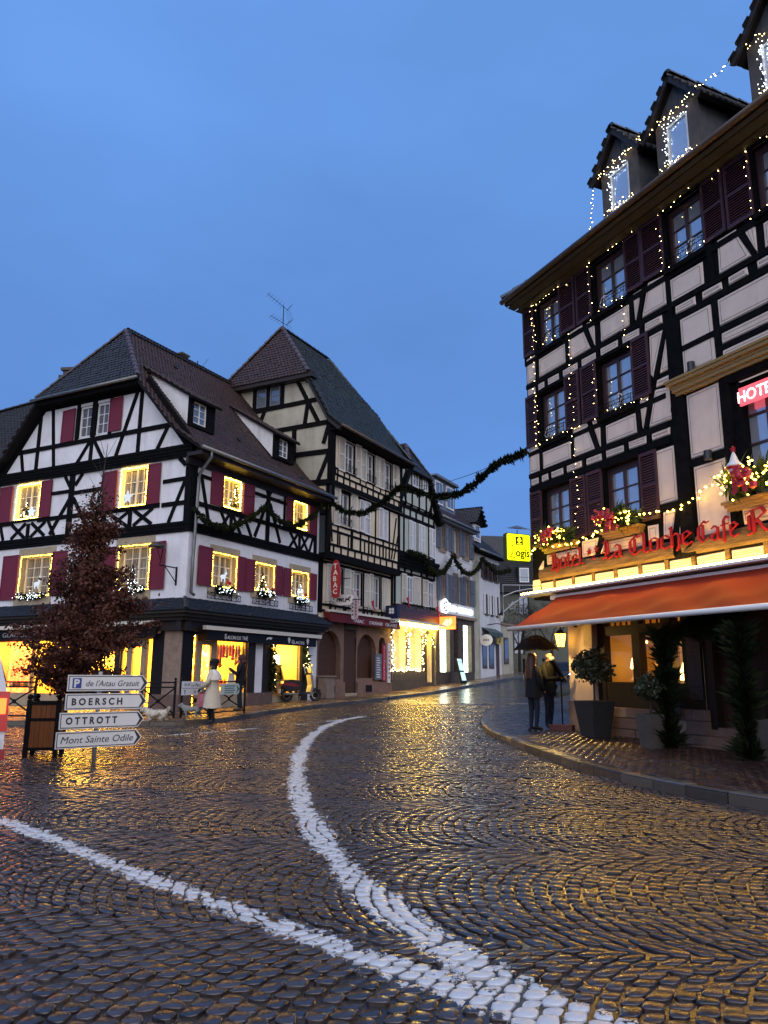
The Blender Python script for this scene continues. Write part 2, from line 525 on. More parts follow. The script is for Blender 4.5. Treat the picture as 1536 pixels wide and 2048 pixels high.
def seg_dist(x, y, pts, half):
    """Metres inside (+) or outside (-) a painted line that follows PTS with half-widths HALF."""
    best = np.full(x.shape, -9.0)
    for i in range(len(pts) - 1):
        ax, ay = pts[i]; bx, by = pts[i + 1]
        dx, dy = bx - ax, by - ay
        t = np.clip(((x - ax) * dx + (y - ay) * dy) / (dx * dx + dy * dy), 0, 1)
        d = np.hypot(x - ax - t * dx, y - ay - t * dy)
        best = np.maximum(best, half[i] + (half[i + 1] - half[i]) * t - d)
    return best


LINE_A = [(-0.56,24.66), (-1.18,23.29), (-1.51,20.71), (-1.57,17.59), (-1.48,14.73), (-1.3,12.33), (-1.1,10.37), (-0.88,8.79), (-0.66,7.56), (-0.41,6.39), (-0.14,5.44), (0.08,4.81), (0.27,4.35), (0.46,3.98), (0.65,3.63), (0.84,3.41), (1.03,3.22)]
LINE_B = [(-4.13,8.1), (-3.4,7.49), (-2.61,6.67), (-1.85,5.85), (-1.16,5.18), (-0.59,4.61), (-0.13,4.19), (0.22,3.85), (0.49,3.58), (0.74,3.38), (0.9,3.22)]
LINE_C = [(-4.87,17.47), (-4.07,18.53), (-3.16,20.07)]
LINE_C2 = [(-2.29,21.36), (-1.33,23.32), (-0.56,24.66)]
LINE_D = [(4.23,36.29), (6.04,39.85), (7.92,42.74)]
LINE_E = [(-1.23,24.23), (-0.17,25.61), (2.11,25.91), (3.29,25.6)]
LINES = [(smooth_line(LINE_A, .2, 5), .125), (smooth_line(LINE_B, .2, 5), .105), (np.array(LINE_C), .06), (np.array(LINE_C2), .06), (np.array(LINE_D), .07)]


def paint_of(x, y):
    r = np.full(x.shape, -0.5)
    for pts, h in LINES:
        r = np.maximum(r, seg_dist(x, y, pts, [h] * len(pts)))
    return r


def attr(me, name, vals):
    a = me.attributes.new(name, 'FLOAT', 'POINT'); a.data.foreach_set('value', np.asarray(vals, np.float32))


def grid_mesh(name, xs, ys, zoff, material, paint=False):
    X, Y = np.meshgrid(xs, ys)
    Zv = terr(X, Y) + zoff
    n, m_ = X.shape
    v = np.stack([X, Y, Zv], -1).reshape(-1, 3)
    idx = np.arange(n * m_).reshape(n, m_)
    f = np.stack([idx[:-1, :-1], idx[:-1, 1:], idx[1:, 1:], idx[1:, :-1]], -1).reshape(-1, 4)
    me = bpy.data.meshes.new(name)
    me.from_pydata(v.tolist(), [], f.tolist())
    me.materials.append(material)
    attr(me, 'tone', np.full(len(v), .4))
    attr(me, 'paint', paint_of(v[:, 0], v[:, 1]) if paint else np.full(len(v), -.5))
    return me


# one sheet to the horizon
def spaced(lo, a, b, hi, st):
    return np.unique(np.r_[np.linspace(lo, a, 14), np.arange(a, b, st), np.linspace(b, hi, 14)])


ground = link('ground', grid_mesh('ground', spaced(-400, -30, 40, 400, 1.0), spaced(-60, -6, 70, 600, 1.0), -0.06, WET_JOINT), kind='structure')
road = link('road', grid_mesh('road', np.arange(-14, 20, .4), np.arange(-1, 66, .4), -0.011, WET_JOINT), kind='structure')


# cobbles laid in segmental arcs
def cobbles():
    ang = rad(-12); ca, sa = math.cos(ang), math.sin(ang)
    W = 2.2; rowh = 0.103; ncell = 21
    Rr = W * 0.74
    def warp(a, b):     # a across the strip, b along the stack
        k = np.floor(a / W); t = a - (k + .5) * W
        arch = np.sqrt(np.maximum(Rr * Rr - t * t, 0.0)) - math.sqrt(Rr * Rr - W * W / 4)
        lx = -(b * rowh + arch); ly = a
        # slow drift so rows are never dead regular
        lx = lx + .05 * np.sin(ly * .9 + lx * .35); ly = ly + .05 * np.sin(lx * .8)
        return lx * ca - ly * sa, lx * sa + ly * ca
    rg = np.random.default_rng(3)
    amin, amax = -6, 34
    A0 = np.arange(int(amin / W) * ncell, int(amax / W) * ncell)
    B0 = np.arange(-190, 190)
    AA, BB = np.meshgrid(A0, B0)
    AA = AA.ravel(); BB = BB.ravel()
    cw = W / ncell
    off = np.where(AA % ncell >= 0, rg.uniform(-.25, .25, BB.shape), 0) * 0
    rowj = rg.uniform(0, .5, 5000)
    a0 = AA * cw; a1 = a0 + cw
    cx, cy = warp((a0 + a1) / 2, BB + .5)
    # keep what the camera (or one a step beside it) can see, on the road only
    keep = (cy > 1.6) & (cy < 31) & (np.abs(cx) < cy * .56 + 2.2)
    keep &= ~inside(PAV_L, cx, cy) & ~inside(PAV_R, cx, cy)
    AA, BB, a0, a1 = AA[keep], BB[keep], a0[keep], a1[keep]
    n = len(AA)
    jit = lambda s: rg.normal(0, s, n)
    g = .0085 / cw * 1.0
    sh = np.where(BB % 2 == 0, .0, .5) * cw
    a0 = a0 + sh; a1 = a1 + sh
    corners = []
    for (ua, ub) in ((0, 0), (1, 0), (1, 1), (0, 1)):
        aa = np.where(ua == 0, a0 + .004, a1 - .004) + jit(.009)
        bb = BB + (0.045 if ub == 0 else .955) + jit(.08)
        x, y = warp(aa, bb)
        corners.append(np.stack([x, y], -1))
    P = np.stack(corners, 1)                    # n,4,2
    ctr = P.mean(1, keepdims=True)
    # drop cells torn across a strip border
    ext = np.abs(P - ctr).max((1, 2)); ok = ext < .16
    P, ctr = P[ok], ctr[ok]; n = len(P)
    h = rg.normal(0, .004, n); tx = rg.normal(0, .021, n); ty = rg.normal(0, .021, n)
    tone = rg.beta(2, 2.2, n)
    rings = []
    # bottom edge, shoulder, crown ring
    for k, (s_, z_) in enumerate(((1.0, -.030), (.965, -.0035), (.78, .001))):
        q = ctr + (P - ctr) * s_
        if k < 2:      # chamfer the corners: 8-gon outline
            nxt = np.roll(q, -1, 1); prv = np.roll(q, 1, 1)
            q8 = np.stack([q + (prv - q) * .2, q + (nxt - q) * .2], 2).reshape(n, 8, 2)
        else:
            nxt = np.roll(q, -1, 1); prv = np.roll(q, 1, 1)
            q8 = np.stack([q + (prv - q) * .26, q + (nxt - q) * .26], 2).reshape(n, 8, 2)
        d = q8 - ctr
        z = terr(q8[..., 0], q8[..., 1]) + z_ + h[:, None] + (d[..., 0] * tx[:, None] + d[..., 1] * ty[:, None])
        rings.append(np.concatenate([q8, z[..., None]], -1))
    top = np.concatenate([ctr[:, 0], (terr(ctr[:, 0, 0], ctr[:, 0, 1]) + .0013 + h)[:, None]], -1)[:, None]
    V = np.concatenate(rings + [top], 1)        # n,25,3
    fl = []
    for r_ in range(2):
        for k in range(8): fl.append((r_ * 8 + k, r_ * 8 + (k + 1) % 8, (r_ + 1) * 8 + (k + 1) % 8, (r_ + 1) * 8 + k))
    tl = [(16 + k, 16 + (k + 1) % 8, 24) for k in range(8)]
    return V, fl, tl, tone, ctr[:, 0]


V, FQ, FT, TONE, CTR = cobbles()
dist = np.hypot(CTR[:, 0], CTR[:, 1])
# the 300 that show largest: nearest ones inside the frame
vis = (np.abs(CTR[:, 0]) < CTR[:, 1] * .485) & (CTR[:, 1] > 2.82)
order = np.argsort(np.where(vis, dist, 1e9))
near = order[:300]
rest = np.setdiff1d(np.arange(len(CTR)), near)


def cobble_mesh(name, sel):
    n = len(sel); v = V[sel].reshape(-1, 3)
    base = (np.arange(n) * 25)[:, None]
    q = (base[:, None] + np.array(FQ)[None]).reshape(-1)
    t = (base[:, None] + np.array(FT)[None]).reshape(-1)
    loops = np.concatenate([q, t]).astype(np.int32)
    sizes = np.concatenate([np.full(len(q) // 4, 4), np.full(len(t) // 3, 3)])
    starts = np.r_[0, np.cumsum(sizes)[:-1]].astype(np.int32)
    me = bpy.data.meshes.new(name)
    me.vertices.add(len(v)); me.vertices.foreach_set('co', v.ravel())
    me.loops.add(len(loops)); me.loops.foreach_set('vertex_index', loops)
    me.polygons.add(len(sizes)); me.polygons.foreach_set('loop_start', starts)
    me.materials.append(WET_COBBLE)
    attr(me, 'tone', np.repeat(TONE[sel], 25))
    attr(me, 'paint', paint_of(v[:, 0], v[:, 1]))
    me.polygons.foreach_set('use_smooth', np.concatenate([np.tile(np.r_[np.zeros(8, bool), np.ones(8, bool)], n), np.ones(8 * n, bool)]))
    me.update(); me.validate()
    return me


link('cobble_paving', cobble_mesh('cobble_paving', rest), road, kind='stuff')
for i in near:
    link('cobble', cobble_mesh('cobble', np.array([i])), road)
# beyond the cobbles one can tell apart the material takes over
far_road = link('far_road', grid_mesh('far_road', np.arange(-14, 34, .12), np.arange(29, 66, .12), -0.012, WET_ROAD, True), kind='structure')


# pavements: a raised sheet, kerb stones one by one
def pavement(name, poly, kerb, z, sub):
    b = bmesh.new()
    # fine cells near the street so the sheet follows the slope
    vs = [b.verts.new((x, y, 0)) for x, y in poly]
    b.faces.new(vs)
    for ax in (0, 1):
        for c in np.arange(-40, 70, 1.5):
            no = (1, 0, 0) if ax == 0 else (0, 1, 0)
            co = (c, 0, 0) if ax == 0 else (0, c, 0)
            bmesh.ops.bisect_plane(b, geom=b.verts[:] + b.edges[:] + b.faces[:], plane_co=co, plane_no=no)
    for v in b.verts: v.co.z = float(terr(v.co.x, v.co.y)) + z
    bmesh.ops.recalc_face_normals(b, faces=b.faces)
    for f in b.faces:
        if f.normal.z < 0: f.normal_flip()
    me = bpy.data.meshes.new(name); b.to_mesh(me); b.free()
    me.materials.append(WET_PAVER)
    attr(me, 'tone', np.full(len(me.vertices), .4))
    o = link(name, me, kind='structure')
    return o


def offset_line(q, d):
    t = np.gradient(q, axis=0); t /= np.hypot(t[:, 0], t[:, 1])[:, None]
    return q + np.stack([-t[:, 1], t[:, 0]], 1) * d


pav_l = pavement('left_pavement', PAV_L, KL, .115, 1); pav_l.data.materials[0] = WET_BRICK
pav_r = pavement('right_pavement', PAV_R, KR, .115, 1)


def kerb(parent, line, side, lo, hi, step, wid=.17):
    """Dressed kerb stones, each with its own length, tilt and joint."""
    q = line[(line[:, 1] > lo) & (line[:, 1] < hi)]
    d = np.r_[0, np.cumsum(np.hypot(*np.diff(q, axis=0).T))]
    inn = offset_line(q, side * wid)
    t = 0
    while t < d[-1] - .3:
        ln = step * rnd.uniform(.8, 1.2); t1 = min(t + ln, d[-1])
        g_ = .008
        mb = MB(); ks = np.linspace(t + g_, t1 - g_, 4)
        dz = rnd.gauss(0, .004)
        vs = []
        for k in ks:
            ox, oy = np.interp(k, d, q[:, 0]), np.interp(k, d, q[:, 1])
            ix, iy = np.interp(k, d, inn[:, 0]), np.interp(k, d, inn[:, 1])
            z = float(terr(ox, oy))
            nx, ny = (ix - ox) / wid, (iy - oy) / wid
            vs += [(ox, oy, z - .08), (ox, oy, z + .10 + dz), (ox + nx * .025, oy + ny * .025, z + .125 + dz), (ix, iy, z + .122 + dz), (ix, iy, z - .08)]
        fs = []
        for k in range(3):
            for j in range(4): fs.append((k * 5 + j, k * 5 + j + 1, k * 5 + j + 6, k * 5 + j + 5))
        fs += [(0, 1, 2, 3, 4), (19, 18, 17, 16, 15)]
        mb.add(vs, fs)
        me = mb.mesh('kerb_stone', WET_KERB)
        attr(me, 'tone', np.full(len(me.vertices), rnd.random()))
        link('kerb_stone', me, parent)
        t = t1


kerb(pav_r, KR, 1, 7.5, 32, .62)
kerb(pav_l, KL, 1, 15, 60, .9)


# brick pavers of the pavements, small ones joined
def pavers(name, parent, poly, x0, x1, y0, y1, az, cw, ch, edge, side, extra=None, mt=None):
    rg = np.random.default_rng(5)
    a = rad(az); ux, uy = math.sin(a), math.cos(a); vx, vy = uy, -ux
    A, B = np.meshgrid(np.arange(-400, 400), np.arange(-400, 400))
    A = A.ravel(); B = B.ravel()
    ax = (A + .5 * (B % 2)) * cw; bx = B * ch
    cx = ax * ux + bx * vx + x0; cy = ax * uy + bx * vy + y0
    k = (cx > x0 - 1) & (cx < x1) & (cy > y0) & (cy < y1) & inside(poly, cx, cy)
    near_edge = seg_dist(cx, cy, edge[::3], [0] * len(edge[::3]))
    k &= near_edge < -.27
    if extra is not None: k &= extra(cx, cy)
    cx, cy = cx[k], cy[k]; n = len(cx)
    vs = []
    for s_, z_ in ((1, -.01), (.86, .004)):
        for (p_, q_) in ((-1, -1), (1, -1), (1, 1), (-1, 1)):
            du = p_ * (cw / 2 - .004) * s_; dv = q_ * (ch / 2 - .004) * (s_ if s_ == 1 else .8)
            x = cx + du * ux + dv * vx; y = cy + du * uy + dv * vy
            z = terr(x, y) + .118 + z_ + rg.normal(0, .0018, n) * 0
            vs.append(np.stack([x, y, z], -1))
    Vp = np.stack(vs, 1); Vp[..., 2] += rg.normal(0, .002, n)[:, None] + rg.normal(0, .0016, (n, 8))
    fq = [(0, 1, 5, 4), (1, 2, 6, 5), (2, 3, 7, 6), (3, 0, 4, 7), (4, 5, 6, 7)]
    loops = ((np.arange(n) * 8)[:, None, None] + np.array(fq)[None]).reshape(-1).astype(np.int32)
    me = bpy.data.meshes.new(name)
    me.vertices.add(n * 8); me.vertices.foreach_set('co', Vp.ravel())
    me.loops.add(len(loops)); me.loops.foreach_set('vertex_index', loops)
    me.polygons.add(n * 5); me.polygons.foreach_set('loop_start', np.arange(0, n * 20, 4, dtype=np.int32))
    me.materials.append(mt or WET_PAVER)
    attr(me, 'tone', np.repeat(rg.random(n), 8))
    me.update(); me.validate()
    link(name, me, parent, kind='stuff')


pavers('paver_field', pav_r, PAV_R, 1.5, 7.6, 8, 24, -24.1, .20, .10, KR, 1)
pavers('paver_field', pav_l, PAV_L, -14, 0, 19.5, 31, 27.8, .20, .10, KL, 1, None, WET_BRICK)
# ---------------------------------------------------------------- building helpers
def house(name, label, cat, fr, u=0, w=0, group=None):
    p = fr.wp(u, w, 0)
    return thing(name, label, cat, T(p.x, p.y, float(terr(p.x, p.y))), group)


def wall(h, fr, u0, u1, z0, z1, holes, material, w=0.0, name='wall', polys=()):
    """A wall sheet with openings, plus any gable polygons."""
    us = sorted({u0, u1, *[a for q in holes for a in q[:2] if u0 < a < u1]})
    zs = sorted({z0, z1, *[a for q in holes for a in q[2:4] if z0 < a < z1]})
    mb = MB()
    for i in range(len(us) - 1):
        for j in range(len(zs) - 1):
            cu, cz = (us[i] + us[i + 1]) / 2, (zs[j] + zs[j + 1]) / 2
            if any(q[0] < cu < q[1] and q[2] < cz < q[3] for q in holes): continue
            mb.add([(us[i], 0, zs[j]), (us[i + 1], 0, zs[j]), (us[i + 1], 0, zs[j + 1]), (us[i], 0, zs[j + 1])], [(0, 1, 2, 3)])
    for pl in polys:
        mb.add([(p[0], 0, p[1]) for p in pl], [tuple(range(len(pl)))])
    return mb.build(name, material, h, fr.M(0, w, 0), fix=False)


def timber(h, fr, p, q, wd=.17, w=0.0, proud=.035, material=None, name='timber', ext=0.0):
    j = lambda: rnd.gauss(0, .008)
    mb = MB(); mb.bar((p[0] + j(), p[1] + j()), (q[0] + j(), q[1] + j()), wd * rnd.uniform(.93, 1.07), -proud * rnd.uniform(.85, 1.2), .06, ext=ext)
    return mb.build(name, material or TIMBER, h, fr.M(0, w, 0))


def cross(h, fr, u0, u1, z0, z1, wd=.13, w=0.0):
    timber(h, fr, (u0, z0), (u1, z1), wd, w, .031)
    timber(h, fr, (u0, z1), (u1, z0), wd, w, .036)


def window(h, fr, u0, u1, z0, z1, w=0.0, depth=.2, reveal=None, fm=None, leaves=2, nz=3, nx=2, pane=None, sill=None, head=None, fw=.055, mun=.028):
    """Reveal, casement bars and a pane set back in a wall opening; the pane is a sub-part."""
    W_, H_ = u1 - u0, z1 - z0
    mb = MB()
    d = depth
    mb.add([(0, 0, 0), (W_, 0, 0), (W_, 0, H_), (0, 0, H_), (0, d, 0), (W_, d, 0), (W_, d, H_), (0, d, H_)],
           [(0, 1, 5, 4), (1, 2, 6, 5), (2, 3, 7, 6), (3, 0, 4, 7)], 0)
    y0, y1 = d - .055, d - .005
    for a, b, c, e_ in ((0, fw, 0, H_), (W_ - fw, W_, 0, H_), (fw, W_ - fw, 0, fw), (fw, W_ - fw, H_ - fw, H_)):
        mb.box(a, b, y0, y1, c, e_, 1)
    lw = (W_ - 2 * fw) / leaves
    for k in range(leaves):
        a = fw + k * lw; b = a + lw
        st = .035
        for (p, q, r, s_) in ((a, a + st, fw, H_ - fw), (b - st, b, fw, H_ - fw), (a + st, b - st, fw, fw + st), (a + st, b - st, H_ - fw - st, H_ - fw)):
            mb.box(p, q, y0 - .012, y1 - .004, r, s_, 1)
        for i in range(1, nz):
            z = fw + st + (H_ - 2 * fw - 2 * st) * i / nz
            mb.box(a + st, b - st, y0 + .008, y1 - .008, z - mun / 2, z + mun / 2, 1)
        for i in range(1, nx):
            x = a + st + (lw - 2 * st) * i / nx
            mb.box(x - mun / 2, x + mun / 2, y0 + .006, y1 - .006, fw + st, H_ - fw - st, 1)
    o = mb.build('window', [reveal or TIMBER, fm or CREAM_PAINT], h, fr.M(u0, w, z0))
    pm = MB(); pm.add([(fw, d - .02, fw), (W_ - fw, d - .02, fw), (W_ - fw, d - .02, H_ - fw), (fw, d - .02, H_ - fw)], [(0, 1, 2, 3)])
    pm.build('pane', pane or PANE, o, fr.M(u0, w, z0), fix=False)
    if sill:
        sb = MB(); sb.box(-.06, W_ + .06, -.07, .05, -.09, .0)
        sb.build('window_sill', sill, o, fr.M(u0, w, z0))
    if head:
        sb = MB(); sb.box(-.08, W_ + .08, -.06, .03, H_ + .003, H_ + .085)
        sb.build('lintel', head, o, fr.M(u0, w, z0))
    return o


def shutter(h, fr, u0, u1, z0, z1, material, style='board', w=0.0, hinge=None, ang=0.0):
    W_, H_ = abs(u1 - u0), z1 - z0
    mb = MB()
    if style == 'board':
        mb.box(0, W_, -.045, -.02, 0, H_)
        t = .055
        for a, b, c, e_ in ((0, t, 0, H_), (W_ - t, W_, 0, H_), (t, W_ - t, 0, t), (t, W_ - t, H_ - t, H_)):
            mb.box(a, b, -.056, -.046, c, e_)
    else:
        t = .055
        for a, b, c, e_ in ((0, t, 0, H_), (W_ - t, W_, 0, H_), (t, W_ - t, 0, t * 1.4), (t, W_ - t, H_ - t * 1.4, H_), (t, W_ - t, H_ * .5 - .03, H_ * .5 + .03)):
            mb.box(a, b, -.06, -.02, c, e_)
    # leaf hangs a few degrees off the wall
    if hinge == 'r':
        M = fr.M(u0 + W_, w, z0) @ Matrix.Rotation(rad(ang), 4, 'Z') @ T(-W_, 0, 0)
    else:
        M = fr.M(u0, w, z0) @ Matrix.Rotation(rad(-ang), 4, 'Z')
    o = mb.build('shutter', material, h, M)
    if style != 'board':
        lv = MB(); n = max(6, int(H_ / .062))
        for i in range(n):
            z = .09 + (H_ - .18) * (i + .5) / n
            lv.add([(t, -.052, z - .018), (W_ - t, -.052, z - .018), (W_ - t, -.03, z + .02), (t, -.03, z + .02),
                    (t, -.046, z - .022), (W_ - t, -.046, z - .022), (W_ - t, -.024, z + .016), (t, -.024, z + .016)],
                   [(0, 1, 2, 3), (7, 6, 5, 4), (0, 4, 5, 1), (3, 2, 6, 7)])
        lv.build('louvres', material, o, M, kind='stuff')
    return o


def tiles(h, poly, material, M, name='roof', cw=.18, ex=.17, under=None, slate=False, seed=1):
    """Beaver-tail tiles over a flat roof polygon (u, w, z), eave edge = first edge."""
    rg = np.random.default_rng(seed)
    P = np.array(poly, float)
    e = P[1] - P[0]; e /= np.linalg.norm(e)
    nrm = np.zeros(3)
    for i in range(len(P)): nrm += np.cross(P[i], P[(i + 1) % len(P)])
    nrm /= np.linalg.norm(nrm)
    if nrm[2] < 0: nrm = -nrm
    s = np.cross(nrm, e)
    if s[2] < 0: s = -s
    q = np.stack([(P - P[0]) @ e, (P - P[0]) @ s], 1)
    lo, hi = q.min(0), q.max(0)
    rows = np.arange(int((hi[1] - lo[1]) / ex) + 1)
    cols = np.arange(int((hi[0] - lo[0]) / cw) + 2)
    R_, K_ = np.meshgrid(rows, cols); R_ = R_.ravel(); K_ = K_.ravel()
    ce = lo[0] + (K_ + .5 * (R_ % 2)) * cw; cs = lo[1] + (R_ + .5) * ex
    ins = inside([tuple(a) for a in q], ce, np.clip(cs, lo[1] + .01, hi[1] - .02))
    ce, cs = ce[ins], cs[ins]; n = len(ce)
    b = cs - ex / 2
    hw = cw / 2 - .004
    L_ = ex + .05
    pts = []
    jn = rg.normal(0, .007, n)
    for x, y, z in ((-hw, L_, .004), (hw, L_, .004), (hw, .035 if not slate else 0, .044), (hw * .5, .004, .046), (-hw * .5, .004, .046), (-hw, .035 if not slate else 0, .044),
                    (hw, .035 if not slate else 0, .0), (hw * .5, .004, .0), (-hw * .5, .004, .0), (-hw, .035 if not slate else 0, .0)):
        pts.append(np.stack([ce + x, b + y, np.full(n, z) + jn * (z > .01)], -1))
    V_ = np.stack(pts, 1).reshape(-1, 3)
    V3 = P[0] + V_[:, :1] * e + V_[:, 1:2] * s + V_[:, 2:3] * nrm
    flist = [(0, 5, 4, 3, 2, 1), (2, 3, 7, 6), (3, 4, 8, 7), (4, 5, 9, 8)]
    # orientation
    if np.dot(np.cross(e, s), nrm) < 0: flist = [f[::-1] for f in flist]
    base = (np.arange(n) * 10)
    loops = np.concatenate([(base[:, None] + np.array(f)[None])for f in flist], 1).reshape(-1).astype(np.int32)
    sizes = np.tile([len(f) for f in flist], n)
    starts = np.r_[0, np.cumsum(sizes)[:-1]].astype(np.int32)
    # fix winding (first face must look along nrm): flist uses 0-5-4..: clockwise seen from above for e,s basis -> flip
    me = bpy.data.meshes.new(name + '_tiles')
    me.vertices.add(len(V3)); me.vertices.foreach_set('co', V3.ravel())
    me.loops.add(len(loops)); me.loops.foreach_set('vertex_index', loops)
    me.polygons.add(len(sizes)); me.polygons.foreach_set('loop_start', starts)
    me.materials.append(material)
    me.update(); me.validate()
    mb = MB(); off = nrm * .0
    mb.add([tuple(p) for p in P], [tuple(range(len(P)))])
    mb.add([tuple(p - nrm * .09) for p in P], [tuple(range(len(P)))[::-1]])
    n_ = len(P); mb.add([tuple(p) for p in P] + [tuple(p - nrm * .09) for p in P], [(i, (i + 1) % n_, (i + 1) % n_ + n_, i + n_) for i in range(n_)])
    ro = mb.build(name, under or DARK, h, M)
    link('roof_tiles', me, ro, M, kind='stuff')
    return ro


def ridge(h, p, q, M, material, r=.1, ln=.36):
    p, q = Vector(p), Vector(q); d = q - p; L_ = d.length; d.normalize()
    side = d.cross(Vector((0, 0, 1))).normalized(); up = side.cross(d)
    n = max(1, int(L_ / ln))
    me = None
    for i in range(n):
        if me is None:
            mb = MB(); vs = []
            for k, (t, rr) in enumerate(((0, r * 1.12), (1.06, r * .9))):
                for j in range(7):
                    a = math.pi * (j / 6) * 1.06 - .09
                    vs.append((math.cos(a) * rr, t * L_ / n, math.sin(a) * rr * .85))
            mb.add(vs, [(j, j + 1, j + 8, j + 7) for j in range(6)] + [(6, 5, 4, 3, 2, 1, 0)])
            me = mb.mesh('ridge_tile', material, smooth=False)
        o_ = p + d * (L_ * i / n)
        B = Matrix((side, d, up)).transposed().to_4x4()
        link('ridge_tile', me, h, M @ Matrix.Translation(o_) @ B @ Matrix.Rotation(rnd.gauss(0, .02), 4, 'X'))


def gutter(h, pts, M, r=.07, material=None, name='gutter'):
    mb = MB(); mb.tube(pts, r, 8); return mb.build(name, material or ZINC, h, M, smooth=True)


_tc = {}


def text(name, s, size, material, M, parent=None, shear=0.0, extrude=.006, bold=0.0, align='LEFT', spacing=1.0, width=None):
    cu = bpy.data.curves.new('t', 'FONT')
    cu.body = s; cu.size = size; cu.extrude = extrude; cu.shear = shear; cu.offset = bold; cu.align_x = align; cu.space_character = spacing
    cu.resolution_u = 3
    o = bpy.data.objects.new('t', cu); C.objects.link(o)
    dg = bpy.context.evaluated_depsgraph_get()
    me = bpy.data.meshes.new_from_object(o.evaluated_get(dg))
    bpy.data.objects.remove(o)
    me.name = name
    me.materials.clear(); me.materials.append(material)
    # letters stand upright in the facade plane, facing out (-y)
    k = 1.0
    if width:
        xs = [v.co.x for v in me.vertices]; k = width / (max(xs) - min(xs))
    x0 = min(v.co.x for v in me.vertices) if align == 'LEFT' else 0
    for v in me.vertices:
        x, y, z = v.co; v.co = ((x - x0) * k, -z, y)
    me.update()
    return link(name, me, parent, M)


def lights(name, pts, label, material, r=.014, wire=True, group=None, step=.09, wob=.02, cat='light string', slack=0):
    """A string of small bulbs along a path."""
    P = [Vector(p) for p in pts]
    root = thing(name, label, cat, T(*P[0]), group)
    mb = MB(); path = []
    for i in range(len(P) - 1):
        L_ = (P[i + 1] - P[i]).length; n = max(1, int(L_ / step))
        for k in range(n + (1 if i == len(P) - 2 else 0)):
            t = k / n
            p = P[i].lerp(P[i + 1], t) + Vector((0, 0, -slack * 4 * t * (1 - t)))
            p += Vector([rnd.gauss(0, wob) for _ in range(3)])
            path.append(p); mb.bulb(p, r * rnd.uniform(.8, 1.2))
    if wire:
        MB().tube(path, .004, 3).build('wire', IRON, root, I4, fix=False)
    mb.build('bulbs', material, root, I4, kind='stuff', fix=False)
    return root
# ---------------------------------------------------------------- tea house on the corner
CURT = mat('lit_curtain', (0.40, 0.36, 0.29), 0.8, 0.2, noise=0.45, nscale=3.0, stretch=(7, 7, .25), col2=(0.012, 0.010, 0.008))
tea = house('tea_house', 'white half-timbered corner house with red shutters over a lit tea room', 'house', FL)
U1 = 8.05; GL = -10.3; ZB = 3.6; ZE = 8.85
REV_Y = STONE_Y
# --- openings
L1 = [(1.23, 2.60, 4.27, 5.50), (3.63, 4.90, 4.36, 5.46), (6.05, 7.32, 4.36, 5.44)]
L2 = [(1.60, 2.66, 7.16, 8.31), (6.05, 7.06, 7.16, 8.34)]
G1 = [(-8.33, -6.57, 4.08, 5.68), (-3.18, -1.65, 4.10, 5.72)]
G2 = [(-9.0, -7.6, 7.12, 8.56), (-3.36, -2.04, 7.09, 8.56)]
GA = [(-5.80, -5.08, 10.02, 11.30), (-4.90, -4.22, 10.02, 11.30)]
wall(tea, FL, 0, U1, ZB, ZE + .3, L1 + L2, PL_WHITE)
half = 5.1; GC = -5.1
def rk(x): return 12.0 - (abs(x - GC) - 2.75) * 1.06
wall(tea, FG, GL, 0, ZB, 8.9, G1 + G2, PL_WHITE)
wall(tea, FG, -7.75, -2.45, 8.9, 11.75, GA, PL_WHITE, name='gable_wall',
     polys=[[(GL, 8.9), (-7.75, 8.9), (-7.75, 11.75)], [(-2.45, 8.9), (.0, 8.9), (-2.45, 11.75)]])
MB().add([(0, 10.2, 0), (U1, 10.2, 0), (U1, 10.2, 9), (0, 10.2, 9)], [(0, 1, 2, 3)]).build('rear_wall', PL_WHITE, tea, FL.M(), fix=False)
MB().add([(0, 0, 0.2), (0, 10.2, .2), (0, 10.2, 8.9), (0, 0, 8.9)], [(0, 1, 2, 3)]).build('party_wall', PL_WHITE, tea, FL.M(U1, 0, 0), fix=False)

# --- windows
for q in L1:
    o = window(tea, FL, *q, depth=.27, reveal=REV_Y, fm=CREAM_PAINT, nz=3, nx=2, pane=CURT)
    MB().box(-.13, q[1] - q[0] + .13, -.022, .01, q[3] - q[2] + .003, q[3] - q[2] + .24).build('lintel', STONE_Y, o, FL.M(q[0], 0, q[2]))
    MB().box(-.17, q[1] - q[0] + .13, -.03, .05, -.25, -.003).build('window_sill', STONE_Y, o, FL.M(q[0], 0, q[2]))
for q in L2:
    window(tea, FL, *q, depth=.2, reveal=CREAM_PAINT, fm=CREAM_PAINT, nz=3, nx=2, pane=CURT, sill=TIMBER)
for q in G1:
    o = window(tea, FG, *q, depth=.30, reveal=REV_Y, fm=CREAM_PAINT, nz=4, nx=2, pane=CURT)
    MB().box(-.13, q[1] - q[0] + .17, -.022, .01, q[3] - q[2] + .003, q[3] - q[2] + .27).build('lintel', STONE_Y, o, FG.M(q[0], 0, q[2]))
    MB().box(-.17, q[1] - q[0] + .1, -.03, .05, -.28, -.003).build('window_sill', STONE_Y, o, FG.M(q[0], 0, q[2]))
for q in G2:
    window(tea, FG, *q, depth=.2, reveal=CREAM_PAINT, fm=CREAM_PAINT, nz=3, nx=2, pane=CURT, sill=TIMBER)
for q in GA:
    window(tea, FG, *q, depth=.1, reveal=TIMBER, fm=WHITE_PAINT, leaves=1, nz=3, nx=2, pane=PANE_CURT)

